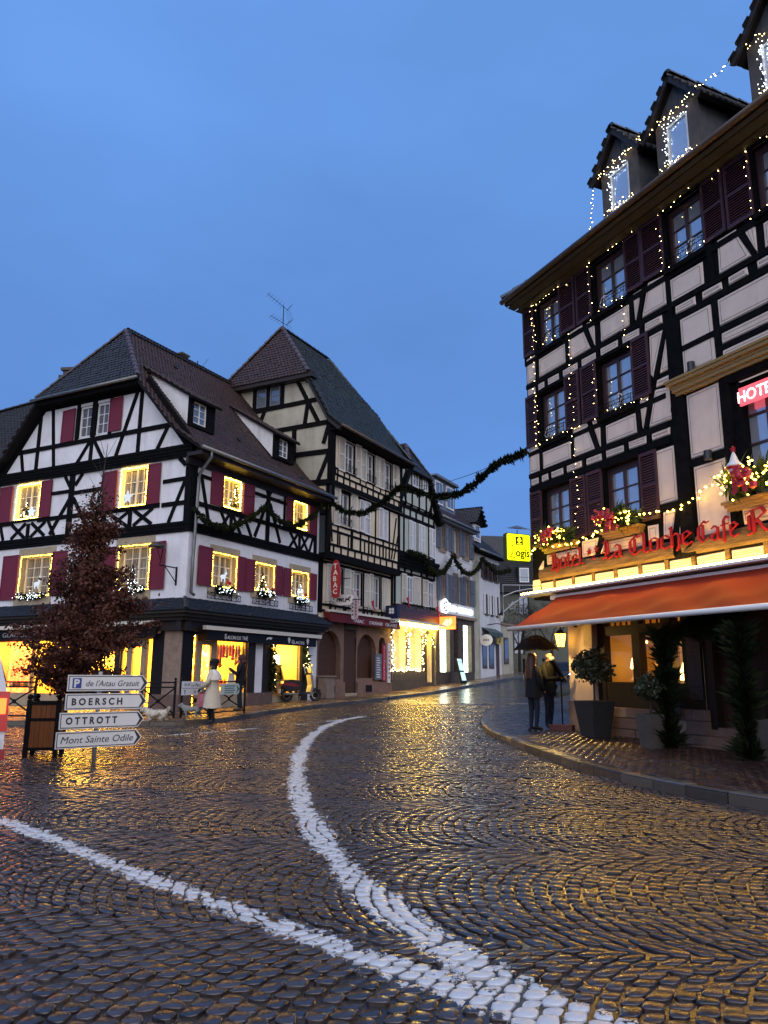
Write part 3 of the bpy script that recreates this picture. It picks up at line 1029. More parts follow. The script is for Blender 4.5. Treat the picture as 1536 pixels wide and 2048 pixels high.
# --- red shutters
for (u0, u1, z0, z1) in ((.45, 1.21, 4.26, 5.60), (2.62, 3.08, 4.27, 5.52), (3.12, 3.61, 4.29, 5.50), (4.92, 5.44, 4.33, 5.48), (5.48, 6.03, 4.34, 5.46), (7.34, 7.90, 4.36, 5.46),
                         (.95, 1.58, 7.14, 8.34), (2.74, 3.42, 7.10, 8.30), (5.52, 6.03, 7.10, 8.36), (7.18, 7.78, 7.10, 8.30)):
    shutter(tea, FL, u0, u1, z0, z1, RED_PAINT, ang=rnd.uniform(1, 4), hinge='r' if rnd.random() < .5 else 'l')
for (u0, u1, z0, z1) in ((-9.32, -8.36, 4.02, 5.74), (-6.54, -5.75, 4.1, 5.74), (-3.98, -3.22, 4.1, 5.7), (-1.6, -.92, 4.1, 5.74),
                         (-9.95, -9.14, 7.1, 8.55), (-7.55, -6.92, 7.12, 8.55), (-4.22, -3.46, 7.06, 8.52), (-2.02, -1.40, 7.1, 8.55),
                         (-6.72, -6.00, 9.98, 11.28), (-4.18, -3.52, 10.06, 11.36)):
    shutter(tea, FG, u0, u1, z0, z1, RED_PAINT, ang=rnd.uniform(1, 4))

# --- timbers, street side
def rail(fr, u0, u1, z, wd, h=tea, w=0, proud=.045): timber(h, fr, (u0, z), (u1, z), wd, w, proud)
def post(fr, u, z0, z1, wd=.17, h=tea, w=0, proud=.04): timber(h, fr, (u, z0), (u, z1), wd, w, proud)
z6, z7, z8 = 6.32, 7.02, 8.78
post(FL, .10, z6, z8, .22); post(FL, 7.72, z6, z8, .20)
rail(FL, .2, 1.0, 8.02, .13); rail(FL, 3.4, 5.6, 8.05, .13)
rail(FL, .2, 7.7, 7.03, .16)
for a, b, w_ in (((.45, 8.02), (.98, 6.35), .14), ((.2, 8.30), (.55, 8.7), .16), ((4.62, 8.72), (4.40, 8.2), .16), ((4.05, 8.72), (4.28, 8.2), .16)): timber(tea, FL, a, b, w_)
post(FL, 4.34, z6, z8, .24)
timber(tea, FL, (4.25, 7.85), (3.55, 6.4), .14); timber(tea, FL, (4.45, 7.85), (5.2, 6.4), .14)
post(FL, 5.42, 7.05, z8, .13)
post(FL, 2.13, z6, 7.0, .15); cross(tea, FL, 1.55, 2.05, z6, 6.97, .12); cross(tea, FL, 2.22, 2.72, z6, 6.97, .12); timber(tea, FL, (2.95, 6.95), (3.35, 6.35), .13)
post(FL, 6.55, z6, 7.0, .15); cross(tea, FL, 5.85, 6.45, z6, 6.97, .12); cross(tea, FL, 6.65, 7.2, z6, 6.97, .12); timber(tea, FL, (7.55, 6.95), (7.3, 6.35), .13)
# moulded storey beams
def moulding(h, fr, u0, u1, z0, z1, w=0, steps=3, out=.10, material=None, name='storey_beam'):
    mb = MB()
    for k in range(steps):
        a = z0 + (z1 - z0) * k / steps; b = z0 + (z1 - z0) * (k + 1) / steps - .008
        mb.box(u0, u1, -out * (.55 + .45 * k / max(1, steps - 1)), .05, a, b)
    return mb.build(name, material or TIMBER, h, fr.M(0, w, 0))
moulding(tea, FL, -.05, U1, 6.0, 6.34)
moulding(tea, FG, GL, .045, 6.0, 6.37, out=.085)
moulding(tea, FG, GL, .04, 8.62, 9.06, steps=4, out=.16)
# --- timbers, gable
g = lambda *a: timber(tea, FG, *a)
post(FG, -.13, 6.37, 8.62, .26); post(FG, -10.15, 6.37, 8.62, .22); post(FG, -5.85, 6.37, 8.62, .26)
rail(FG, -1.3, -.2, 7.85, .15); rail(FG, -1.3, -.2, 7.02, .15)
g((-.3, 8.35), (-.62, 8.62), .16); g((-.25, 7.9), (-.95, 6.37), .14)
g((-5.95, 7.7), (-6.85, 6.4), .15); g((-5.72, 7.7), (-4.75, 6.4), .15); g((-6.0, 8.2), (-6.3, 8.62), .14); g((-5.7, 8.2), (-5.35, 8.62), .14)
rail(FG, -6.9, -5.95, 8.0, .14); rail(FG, -5.72, -4.2, 7.92, .14)
rail(FG, -10.3, -9.0, 7.02, .15); rail(FG, -7.6, -1.4, 7.02, .16); post(FG, -7.05, 7.1, 8.6, .14)
post(FG, -8.1, 6.37, 6.95, .16); post(FG, -2.75, 6.37, 6.95, .16)
cross(tea, FG, -9.05, -8.25, 6.39, 6.95); cross(tea, FG, -7.95, -7.15, 6.39, 6.95)
cross(tea, FG, -3.8, -2.85, 6.39, 6.95); cross(tea, FG, -2.6, -1.7, 6.39, 6.95)
g((-9.75, 6.95), (-9.5, 6.39), .14); g((-7.0, 6.95), (-6.6, 6.39), .13); g((-4.0, 6.95), (-4.35, 6.39), .13)
# attic storey
rail(FG, -9.3, -.95, 9.9, .18)
rail(FG, -7.9, -2.3, 11.62, .42, proud=.05)
for q in ((-5.0, 10.0, 11.5, .22),): post(FG, q[0], q[1], q[2], q[3])
post(FG, -5.88, 9.95, 11.5, .16); post(FG, -4.12, 9.95, 11.5, .16)
post(FG, -8.0, 9.05, 11.5, .17); post(FG, -2.62, 9.05, 11.45, .17)
g((-7.35, 11.5), (-7.0, 9.05), .16); g((-2.85, 11.45), (-3.72, 9.05), .17)
g((-8.95, 9.85), (-8.75, 9.05), .15); g((-1.25, 9.85), (-1.7, 9.05), .15)
post(FG, -5.02, 9.05, 9.85, .17); g((-5.12, 9.85), (-5.72, 9.05), .14); g((-4.9, 9.85), (-4.35, 9.05), .14)
# rake boards
for s_ in (-1, 1):
    x0 = GC + s_ * 5.02; x1 = GC + s_ * 2.62
    MB().bar((x0, 9.0), (x1, 11.8), .42, -.05, .05).build('rake_beam', TIMBER, tea, FG.M())
# --- roof
zr, wr, ur = 14.8, 5.1, 1.25
def flared(side):
    f = (lambda u, w, z: (u, w, z)) if side > 0 else (lambda u, w, z: (u, 10.2 - w, z))
    a = [f(-.42, -.72, 8.74), f(8.05, -.72, 8.74), f(8.05, .62, 9.66), f(-.42, .62, 9.66)]
    b = [f(-.42, .62, 9.66), f(8.3, .62, 9.66), f(8.9, wr, zr), f(ur, wr, zr), f(-.5, 2.45, 11.75)]
    tiles(tea, a, TILE_BR, FL.M(), seed=2); tiles(tea, b, TILE_BR, FL.M(), seed=3)
flared(1); flared(-1)
tiles(tea, [(-.58, 7.85, 11.72), (-.58, 2.35, 11.72), (ur, wr, zr + .01)], TILE_DK, FL.M(), seed=4)
ridge(tea, (-.5, 2.4, 11.82), (ur, wr, zr + .05), FL.M(), TILE_BR)
ridge(tea, (-.5, 7.8, 11.82), (ur, wr, zr + .05), FL.M(), TILE_BR)
ridge(tea, (ur, wr, zr + .05), (9.0, wr, zr + .05), FL.M(), TILE_DK)
gutter(tea, [(-.45, -.78, 8.74), (8.15, -.78, 8.74)], FL.M(), .075)
gutter(tea, [(-.64, 7.9, 11.70), (-.64, 2.3, 11.70)], FL.M(), .06)
MB().box(-.3, U1, -.66, .02, 8.55, 8.68).box(-.3, U1, -.05, .06, 8.30, 8.55).build('eaves_soffit', TIMBER_BR, tea, FL.M())
MB().zprism([(2.45, -.5), (2.45, .1), (7.75, .1), (7.75, -.5)], 11.5, 11.66).build('eaves_soffit', TIMBER, tea, Matrix(((0, 1, 0, 0), (1, 0, 0, 0), (0, 0, 1, 0), (0, 0, 0, 1))) if False else FL.M() @ Matrix(((0, 1, 0, 0), (1, 0, 0, 0), (0, 0, 1, 0), (0, 0, 0, 1))))
gutter(tea, [(.02, -.78, 8.70), (.02, -.78, 8.5), (.12, -.22, 8.0), (.12, -.2, 7.7), (.12, -.13, 5.0), (.12, -.13, 3.95), (.25, -.17, 3.88)], FL.M(), .055, name='downpipe')

# shed dormers with rendered cheeks
def shed_dormer(u0, u1, wf, zb, zt, wu0, wu1):
    sl = .62
    zr_ = lambda w: 9.66 + (w - .62) * (zr - 9.66) / (wr - .62)
    k = (zr - 9.66) / (wr - .62)
    wm = (zt - sl * wf - 9.66 + .62 * k) / (k - sl); zm = zt + sl * (wm - wf)
    d = link('dormer', MB().box(u0 + .12, u1 - .12, wf, wf + .12, zb, zb + .12).mesh('dormer', ZINC), tea, FL.M())
    for u in (u0, u1):
        MB().add([(u, wf + .02, zb), (u, wf + .02, zt), (u, wm, zm)], [(0, 1, 2)]).build('dormer_cheek', PL_WHITE, d, FL.M(), fix=False)
    mb = MB(); t = .16
    mb.box(u0 - .02, wu0, wf - .06, wf + .04, zb, zt); mb.box(wu1, u1 + .02, wf - .06, wf + .04, zb, zt)
    mb.box(wu0, wu1, wf - .06, wf + .04, zb, zb + .14); mb.box(wu0, wu1, wf - .06, wf + .04, zt - .2, zt)
    mb.build('dormer_front', TIMBER, d, FL.M())
    W_, H_ = wu1 - wu0, zt - .2 - zb - .14
    fm = MB()
    for a, b, c, e_ in ((0, .05, 0, H_), (W_ - .05, W_, 0, H_), (.05, W_ - .05, 0, .05), (.05, W_ - .05, H_ - .05, H_), (W_ / 2 - .02, W_ / 2 + .02, .05, H_ - .05), (.05, W_ - .05, H_ / 3 - .012, H_ / 3 + .012), (.05, W_ - .05, H_ * 2 / 3 - .012, H_ * 2 / 3 + .012)):
        fm.box(a, b, 0, .04, c, e_)
    fm.build('window_frame', WHITE_PAINT, d, FL.M(wu0, wf - .02, zb + .14))
    MB().add([(0, .03, 0), (W_, .03, 0), (W_, .03, H_), (0, .03, H_)], [(0, 1, 2, 3)]).build('pane', PANE, d, FL.M(wu0, wf - .02, zb + .14), fix=False)
    tiles(tea, [(u0 - .15, wf - .28, zt - .15), (u1 + .15, wf - .28, zt - .15), (u1 + .15, wm + .3, zm + .22), (u0 - .15, wm + .3, zm + .22)], TILE_BR, FL.M(), name='dormer_roof', seed=7)
shed_dormer(.62, 1.95, .9, 10.05, 11.22, .80, 1.50)
shed_dormer(5.85, 7.28, .95, 10.2, 11.32, 6.18, 6.82)
for u, w in ((1.2, 4.9), (3.2, 4.2), (3.9, 1.25), (6.9, .2)):
    zz = 9.66 + (w - .62) * (zr - 9.66) / (wr - .62) if w > .62 else 8.74 + (w + .72) * .69
    MB().box(-.09, .09, -.1, .14, .02, .13).build('vent_tile', TILE_DK, tea, FL.M(u, w, zz))

# --- slate skirt roof round both fronts
SL = math.hypot(.5, .36)
def skirt(fr, u0, u1, mit0, mit1):
    tiles(tea, [(u0 - mit0, -.62, 3.33), (u1 + mit1, -.62, 3.33), (u1, 0, 3.75), (u0, 0, 3.75)], SLATE, fr.M(), name='skirt_roof', cw=.3, ex=.105, slate=True, seed=9)
    mb = MB(); mb.box(u0 - mit0, u1 + mit1, -.60, -.02, 3.24, 3.30).box(u0 - mit0 * .8, u1 + mit1 * .8, -.48, -.02, 3.13, 3.24).box(u0 - mit0 * .5, u1 + mit1 * .5, -.36, -.02, 3.02, 3.13)
    mb.build('cornice', BRONZE, tea, fr.M())
BRONZE = mat('dark_bronze_paint', (0.030, 0.022, 0.012), 0.5, 0.2)
skirt(FL, 0, U1, .62, .25); skirt(FG, GL, -.004, .3, .615)
ridge(tea, (-.62, -.62, 3.37), (0, 0, 3.80), FL.M(), SLATE, r=.07, ln=.2)
moulding(tea, FL, -.3, U1 - .1, 2.70, 3.02, steps=1, out=.3, material=TIMBER_BR, name='beam')
moulding(tea, FG, GL, .294, 2.70, 3.018, steps=1, out=.296, material=TIMBER_BR, name='beam')

# --- shop front, both sides
BLACKP = mat('shopfront_black', (0.010, 0.009, 0.009), 0.5, 0.15)
OAK = mat('limed_oak', (0.36, 0.27, 0.17), 0.6, 0.3, noise=0.2, nscale=5)
def piece(fr, nm, u0, u1, y0, y1, z0, z1, m_, h=tea): return MB().box(u0, u1, y0, y1, z0, z1).build(nm, m_, h, fr.M())
piece(FG, 'corner_pier', -.76, .0, -.02, .35, .66, 2.70, STONE_Y2 if False else STONE)
piece(FG, 'plinth', -1.28, .02, -.05, .4, 0, .66, STONE_PINK)
piece(FG, 'black_panel', -1.26, -.77, -.035, .1, .66, 2.70, BLACKP)
piece(FL, 'black_panel', .005, .52, -.035, .1, .7, 2.70, BLACKP)
piece(FL, 'plinth', .025, .53, -.05, .2, .0, .7, STONE_PINK)
# street side
def doorset(fr, u0, u1, z0, z1, fw=.24, top=.34, mt=OAK, bottom=.3):
    mb = MB(); mb.box(u0, u0 + fw, -.02, .07, z0, z1).box(u1 - fw, u1, -.02, .07, z0, z1).box(u0 + fw, u1 - fw, -.02, .07, z1 - top, z1).box(u0 + fw, u1 - fw, -.02, .07, z0, z0 + bottom)
    d = mb.build('door', mt, tea, fr.M(0, .06, 0))
    MB().add([(u0 + fw, .03, z0 + bottom), (u1 - fw, .03, z0 + bottom), (u1 - fw, .03, z1 - top), (u0 + fw, .03, z1 - top)], [(0, 1, 2, 3)]).build('pane', CLEAR, d, fr.M(0, .06, 0), fix=False)
    MB().tube([(u1 - fw * .5, -.06, z0 + .95), (u1 - fw * .5, -.06, z0 + 1.25)], .014).build('handle', ZINC, d, fr.M(0, .06, 0))
def shopwin(fr, u0, u1, z0, z1, fm=None, h=tea, w=.06):
    t = .05; mb = MB()
    for a, b, c, e_ in ((u0, u0 + t, z0, z1), (u1 - t, u1, z0, z1), (u0 + t, u1 - t, z0, z0 + t), (u0 + t, u1 - t, z1 - t, z1)): mb.box(a, b, -.02, .06, c, e_)
    o = mb.build('shop_window', fm or OAK, h, fr.M(0, w, 0))
    MB().add([(u0 + t, .02, z0 + t), (u1 - t, .02, z0 + t), (u1 - t, .02, z1 - t), (u0 + t, .02, z1 - t)], [(0, 1, 2, 3)]).build('pane', CLEAR, o, fr.M(0, w, 0), fix=False)
    return o
shopwin(FL, .52, .80, .55, 2.62); doorset(FL, .80, 1.74, .16, 2.62)
shopwin(FL, 1.74, 3.42, .62, 2.62); piece(FL, 'stall_riser', 1.75, 3.42, -.02, .10, .15, .62, STONE_Y)
piece(FL, 'pilaster', 3.42, 3.88, -.05, .2, .66, 2.70, TIMBER_BR); piece(FL, 'pilaster', 3.86, 4.26, -.08, .2, .662, 2.70, PL_WHITE); piece(FL, 'pilaster', 4.26, 4.86, -.052, .2, .664, 2.70, TIMBER_BR)
piece(FL, 'plinth', 3.40, 4.90, -.12, .2, .1, .66, STONE_PINK)
shopwin(FL, 4.88, 6.96, .48, 2.62); piece(FL, 'stall_riser', 4.9, 6.96, -.02, .10, .2, .48, STONE_Y)
piece(FL, 'pilaster', 6.96, 7.42, -.04, .2, .3, 2.70, TIMBER_BR); piece(FL, 'wall_end', 7.42, 8.05, -.03, .2, .2, 3.2, PL_WHITE)
# banner and blind box
piece(FL, 'fascia', .78, 7.5, -.34, -.3, 2.42, 2.76, BLACKP); piece(FG, 'fascia', -10.2, -.85, -.36, -.31, 2.50, 2.86, BLACKP)
piece(FL, 'blind_box', .6, 7.75, -.46, -.303, 2.765, 2.90, CREAM_PAINT); piece(FG, 'blind_box', -10.2, -4.6, -.50, -.303, 2.865, 3.0, CREAM_PAINT)
piece(FL, 'fascia_return', .78, .80, -.30, .1, 2.42, 2.76, BLACKP)
# the short folded-out blind by the corner
MB().prism([(0, 0), (0, 0)], 0, 1) if False else None
bl = MB(); bl.add([(-4.6, -.32, 3.05), (-.95, -.32, 3.05), (-1.05, -.82, 2.93), (-4.6, -.82, 2.93), (-4.6, -.32, 3.02), (-.95, -.32, 3.02), (-1.05, -.82, 2.85), (-4.6, -.82, 2.85)],
                  [(0, 1, 2, 3), (7, 6, 5, 4), (3, 2, 6, 7), (1, 5, 6, 2), (0, 3, 7, 4)]); bl.build('blind', CREAM_PAINT, tea, FG.M())
SIGN_W = mat('sign_lettering', (0.72, 0.70, 0.66), 0.5)
SIGN_G = mat('sign_lettering_dim', (0.30, 0.29, 0.28), 0.5)
def words(fr, s, u, z, size, width=None, y=-.345, m_=None, name='lettering', h=tea, **k):
    return text(name, s, size, m_ or SIGN_W, fr.M(u, y, z), h, width=width, **k)
words(FL, 'S', 1.70, 2.50, .25, bold=.003); words(FL, 'ALON DE THÉ', 1.84, 2.50, .18, width=1.14)
words(FL, 'G', 5.75, 2.49, .21, bold=.003); words(FL, 'LACES', 5.90, 2.49, .155, width=.72)
for u in (5.56, 6.86):
    MB().prism([(u, 2.48), (u + .07, 2.60), (u + .085, 2.66), (u + .05, 2.72), (u, 2.735), (u - .05, 2.72), (u - .085, 2.66), (u - .07, 2.60)], -.36, -.342).build('cone_emblem', SIGN_W, tea, FL.M())
words(FG, '1804', -2.80, 2.60, .27, width=.72, y=-.365, m_=SIGN_G); words(FG, 'PÂTISSIER   GLACIER', -10.2, 2.59, .24, width=3.1, y=-.365, m_=SIGN_G)
MB().prism([(4.1, 2.56), (4.22, 2.62), (4.36, 2.58), (4.46, 2.66), (4.3, 2.68), (4.14, 2.65)], -.36, -.342).build('crest_emblem', SIGN_W, tea, FL.M())
# gable shop front behind the tree
shopwin(FG, -2.70, -2.42, .5, 2.5); doorset(FG, -2.42, -1.62, .12, 2.5, fw=.2, top=.3); shopwin(FG, -1.60, -1.28, .35, 2.5)
shopwin(FG, -9.9, -7.2, .55, 2.5); shopwin(FG, -7.1, -2.95, .55, 2.5); piece(FG, 'stall_riser', -9.9, -2.95, -.03, .1, 0, .55, STONE_Y)
piece(FG, 'pilaster', -2.95, -2.70, -.04, .15, 0, 2.7, TIMBER_BR); piece(FG, 'pilaster', GL, -9.9, -.04, .15, 0, 2.7, TIMBER_BR)
piece(FG, 'wall_strip', GL, .0, .06, .1, 2.5, 3.55, TIMBER_BR); piece(FL, 'wall_strip', 0.11, U1, .062, .1, 2.62, 3.55, TIMBER_BR)

# --- lit rooms behind the glass
GOODS_A = wares('lit_tea_shelves', (0.018, 0.003, 0.0003), (0.32, 0.11, 0.004), (1.0, 0.60, 0.05), 15, 4)
GOODS_B = wares('lit_counter_wall', (0.12, 0.06, 0.006), (0.55, 0.32, 0.03), (1.0, 0.66, 0.07), 11, 1.5)
GOODS_R = wares('lit_red_display', (0.9, 0.05, 0.01), (0.95, 0.10, 0.02), (1.0, 0.42, 0.05), 3.0, 1.5)
LAMP = glow('room_lamp', (1.0, 0.62, 0.08), 80)
ROOM = mat('warm_room_wall', (0.70, 0.52, 0.26), 0.8, 0.2)
def room(fr, u0, u1, z0, z1, d, back, h=tea, lamp=None):
    mb = MB(); mb.add([(u0, .12, z0), (u1, .12, z0), (u1, .12, z1), (u0, .12, z1), (u0, d, z0), (u1, d, z0), (u1, d, z1), (u0, d, z1)],
                      [(0, 4, 5, 1), (3, 2, 6, 7), (0, 3, 7, 4), (1, 5, 6, 2)])
    r = mb.build('room', ROOM, h, fr.M(), fix=False)
    MB().add([(u0, d - .01, z0), (u1, d - .01, z0), (u1, d - .01, z1), (u0, d - .01, z1)], [(0, 1, 2, 3)]).build('lit_wall', back, r, fr.M(), fix=False)
    n = max(1, int((u1 - u0) / 1.2))
    for i in range(n):
        u = u0 + (i + .5) * (u1 - u0) / n
        MB().box(u - .2, u + .2, d * .4, d * .4 + .2, z1 - .06, z1 - .01).build('ceiling_lamp', lamp or LAMP, r, fr.M())
    return r
room(FL, .50, 3.44, .15, 2.66, 1.5, GOODS_A)
room(FL, 4.86, 6.98, .2, 2.66, 1.7, GOODS_B)
room(FG, -2.72, -1.27, .1, 2.56, 1.5, GOODS_A)
room(FG, -10.0, -7.15, .1, 2.56, 1.2, GOODS_R)
room(FG, -7.12, -2.93, .1, 2.56, 1.4, GOODS_A)
# ---------------------------------------------------------------- tobacconist's house
tab = house('tobacconist_house', 'cream half-timbered house with cream shutters, tobacco shop shuttered below', 'house', FL, 8.15)
W2, W3 = -.3, -.45
TA, TB = 8.15, 15.0
A1 = [(9.18,6.04), (10.14,4.98), (11.05,6), (11.92,4.84), (12.91,5.9), (13.74,4.8)]
A2 = [(9.18,8.87), (10.16,7.66)]
A3 = [(9.33,11.6), (10.27,10.48), (11.27,11.49), (12.14,10.34), (13.09,11.45), (13.96,10.35)]
def rects(a, z0=None, z1=None): return [(a[i][0], a[i + 1][0], z0 if z0 else a[i + 1][1], z1 if z1 else a[i][1]) for i in range(0, len(a), 2)]
R1 = rects(A1, 4.42, 5.98); R2 = rects(A2, 7.85, 9.35); R3 = rects(A3, 10.3, 11.7)
wall(tab, FL, TA, TB, 3.7, 6.45, R1, PL_CREAM)
wall(tab, FL, TA, TB + .15, 6.3, 9.5, R2, PL_CREAM, W2)
wall(tab, FL, TA, TB + .1, 9.4, 12.15, R3, PL_CREAM, W3)
for q in R1: window(tab, FL, *q, depth=.16, reveal=TIMBER, fm=WHITE_PAINT, nz=2, nx=1, pane=PANE_CURT)
for q in R2: window(tab, FL, *q, w=W2, depth=.16, reveal=TIMBER, fm=WHITE_PAINT, nz=2, nx=1, pane=PANE_CURT)
for q in R3: window(tab, FL, *q, w=W3, depth=.16, reveal=TIMBER, fm=WHITE_PAINT, nz=2, nx=1, pane=PANE_CURT)
def sh2(h, fr, a, z0, z1, m_, w=0, ang=None):
    for i in range(0, len(a), 2):
        shutter(h, fr, a[i][0], a[i + 1][0], z0 + rnd.gauss(0, .02), z1 + rnd.gauss(0, .02), m_, 'louvre', w, ang=rnd.uniform(1, 6) if ang is None else ang)
sh2(tab, FL, [(8.7,5.89), (9.17,4.69), (10.18,5.81), (10.69,5.86), (10.71,5.86), (11.03,5.9), (12.02,6.01), (12.52,6.07), (12.55,6.07), (12.88,6.1), (13.79,6.21), (14.34,6.27)], 4.30, 6.0, CREAM_PAINT)
sh2(tab, FL, [(8.68,8.14), (9.16,8.22), (10.17,8.4), (10.69,8.49)], 7.75, 9.42, CREAM_PAINT, W2)
sh2(tab, FL, [(10.99,8.55), (11.45,8.63), (11.48,8.64), (11.97,8.72), (12.86,8.88), (13.31,8.96), (13.34,8.97), (13.81,9.05)], 7.78, 9.30, WHITE_PAINT, W2, ang=0)
sh2(tab, FL, [(8.74,10.73), (9.3,10.86), (10.3,11.11), (10.73,11.22), (10.76,11.23), (11.24,11.35), (12.17,11.58), (12.57,11.68), (12.6,11.68), (13.07,11.8), (14.03,12.04), (14.62,12.19)], 10.2, 11.75, CREAM_PAINT, W3)
tt = lambda p, q, wd=.16, w=0: timber(tab, FL, p, q, wd * (.78 if wd < .2 else 1), w)
# storey one
tt((TA + .12, 3.9), (TA + .12, 6.3), .26); tt((TB - .1, 3.9), (TB - .1, 6.3), .2)
tt((TA, 4.25), (TB, 4.25), .13); tt((TA, 6.08), (TB, 6.08), .16); tt((TA, 4.0), (TB, 4.0), .14)
for q in R1: tt((q[0] - .09, 4.0), (q[0] - .09, 6.1), .17); tt((q[1] + .12, 4.0), (q[1] + .12, 6.1), .2)
for u in (9.5, 10.4, 11.1, 12.4, 13.5, 14.2): tt((u, 4.05), (u, 4.25), .1)
tt((13.0, 4.25), (12.6, 4.02), .1)
# jetty between one and two
MB().box(TA - .1, TB + .15, W2 - .06, .05, 6.2, 6.42).build('jetty_beam', TIMBER, tab, FL.M())
tt((TA, 6.85), (TB + .1, 6.85), .15, W2); tt((TA, 6.46), (TB + .1, 6.46), .14, W2)
for u in np.arange(8.75, 15, .62): tt((u, 6.5), (u, 6.82), .13, W2)
tt((TA, 7.45), (TB + .1, 7.45), .13, W2); tt((TA, 7.72), (TB + .1, 7.72), .10, W2); tt((TA, 9.38), (TB + .1, 9.38), .16, W2)
tt((TA + .1, 6.5), (TA + .1, 9.4), .24, W2); tt((TB + .05, 6.5), (TB + .05, 9.4), .22, W2)
for u in (R2[0][0] - .1, R2[0][1] + .1, 10.35, 11.1, 11.9, 12.55, 13.35, 14.0): tt((u, 6.9), (u, 9.35), .13, W2)
for u in (9.25, 10.0, 11.5, 12.2, 13.0, 13.65): tt((u, 6.9), (u, 7.45), .1, W2)
tt((8.35, 8.9), (8.62, 6.95), .12, W2); tt((14.25, 6.95), (14.75, 9.1), .12, W2); tt((14.5, 6.95), (14.95, 8.2), .1, W2)
# storey three
MB().box(TA - .1, TB + .1, W3 - .05, W2, 9.42, 9.56).build('jetty_beam', TIMBER, tab, FL.M())
for z, d_ in ((9.62, .13), (9.95, .12), (10.22, .10), (11.82, .18), (12.05, .22)): tt((TA, z), (TB + .05, z), d_, W3)
for u in np.arange(8.7, 15, .55): tt((u, 9.65), (u, 9.92), .12, W3)
for u in (8.75, 9.3, 9.75, 10.75, 11.3, 12.0, 12.75, 13.3, 14.1): tt((u, 9.95), (u, 10.22), .1, W3)
tt((TA + .1, 9.6), (TA + .1, 12.1), .26, W3); tt((TB, 9.6), (TB, 12.1), .22, W3)
for q in R3: tt((q[0] - .07, 10.2), (q[0] - .07, 11.85), .13, W3); tt((q[1] + .1, 10.2), (q[1] + .1, 11.85), .17, W3)
tt((8.4, 10.6), (8.58, 9.98), .1, W3); tt((14.35, 10.2), (14.35, 11.8), .12, W3)
for q in (R1[0], R1[1], R1[2]):     # window-box rails
    pass
def iron_rail(h, fr, u0, u1, z0, z1, w, y=-.16, arch=True, nm='iron_balconet'):
    mb = MB(); t = .009
    for z in (z0, z1, z1 - .09): mb.tube([(u0, y, z), (u1, y, z)], t, 4)
    for u in (u0, u1): mb.tube([(u, y, z0), (u, y, z1)], t * 1.3, 4); mb.tube([(u, 0, z1), (u, y, z1)], t, 4); mb.tube([(u, 0, z0), (u, y, z0)], t, 4)
    n = max(2, int((u1 - u0) / .14))
    for i in range(1, n): 
        u = u0 + (u1 - u0) * i / n; mb.tube([(u, y, z0), (u, y, z1 - .09)], t * .8, 4)
    for i in range(n):
        c = u0 + (u1 - u0) * (i + .5) / n
        mb.tube([(c + .035 * math.cos(a), y, z1 - .045 + .03 * math.sin(a)) for a in np.linspace(0, 6.28, 8)], t * .6, 3)
    return mb.build(nm, IRON, h, fr.M(0, w, 0), fix=False)
for q in R2: iron_rail(tab, FL, q[0], q[1], q[2] - .02, q[2] + .32, W2, -.1)
for q in R3: iron_rail(tab, FL, q[0], q[1], q[2] - .02, q[2] + .3, W3, -.1)
iron_rail(tab, FL, 10.2, 12.0, 3.95, 4.38, 0, -.25); iron_rail(tab, FL, 12.2, 14.4, 3.95, 4.38, 0, -.25)
iron_rail(tab, FL, 8.6, 10.0, 3.95, 4.38, 0, -.25)
# gable side above the tea-house roof
FT = Fr(*FL.wp(8.2, -.45)[:2], 117.8)
wall(tab, FT, -8.0, .0, 8.3, 12.3, [], PL_CREAM_W, name='gable_wall', polys=[[(-8.0, 12.3), (0, 12.3), (-1.32, 14.85), (-5.75, 14.85)]])
ga = lambda p, q, wd=.2: timber(tab, FT, p, q, wd, 0, .04)
ga((.0, 8.6), (.0, 12.25), .34); ga((-4.9, 13.35), (-.75, 13.42), .22); ga((-6.2, 12.22), (.1, 12.28), .24); ga((-3.0, 10.98), (-.1, 10.9), .22)
ga((-1.28, 13.4), (-1.45, 12.3), .22); ga((-2.05, 14.75), (-.72, 12.35), .2); ga((-1.2, 14.8), (-1.12, 14.2), .22); ga((-1.55, 14.8), (-1.3, 14.3), .14)
ga((-2.0, 12.2), (-1.98, 9.0), .22); ga((-.15, 12.2), (-.42, 11.3), .2); ga((-.12, 10.85), (-.72, 9.5), .2); ga((-4.3, 13.3), (-4.3, 14.8), .24); ga((-3.52, 13.3), (-3.52, 14.8), .2); ga((-2.72, 13.3), (-2.72, 14.8), .2)
ga((-3.7, 13.3), (-3.95, 12.7), .2); ga((-1.5, 9.55), (.1, 9.5), .3)
for a, b in ((-4.16, -3.62), (-3.4, -2.84)):
    MB().box(a, b, -.02, .03, 13.5, 14.5).build('window', TIMBER, tab, FT.M())
    wo = list(tab.children)[-1]
    f_ = MB(); f_.box(a, a + .06, -.06, -.02, 13.5, 14.5).box(b - .06, b, -.06, -.02, 13.5, 14.5).box(a + .06, b - .06, -.06, -.02, 13.5, 13.56).box(a + .06, b - .06, -.06, -.02, 14.44, 14.5).box(a + .06, b - .06, -.05, -.02, 13.95, 13.98).build('window_frame', GREY_BLUE, wo, FT.M())
    MB().add([(a, -.03, 13.5), (b, -.03, 13.5), (b, -.03, 14.5), (a, -.03, 14.5)], [(0, 1, 2, 3)]).build('pane', PANE, wo, FT.M(), fix=False)
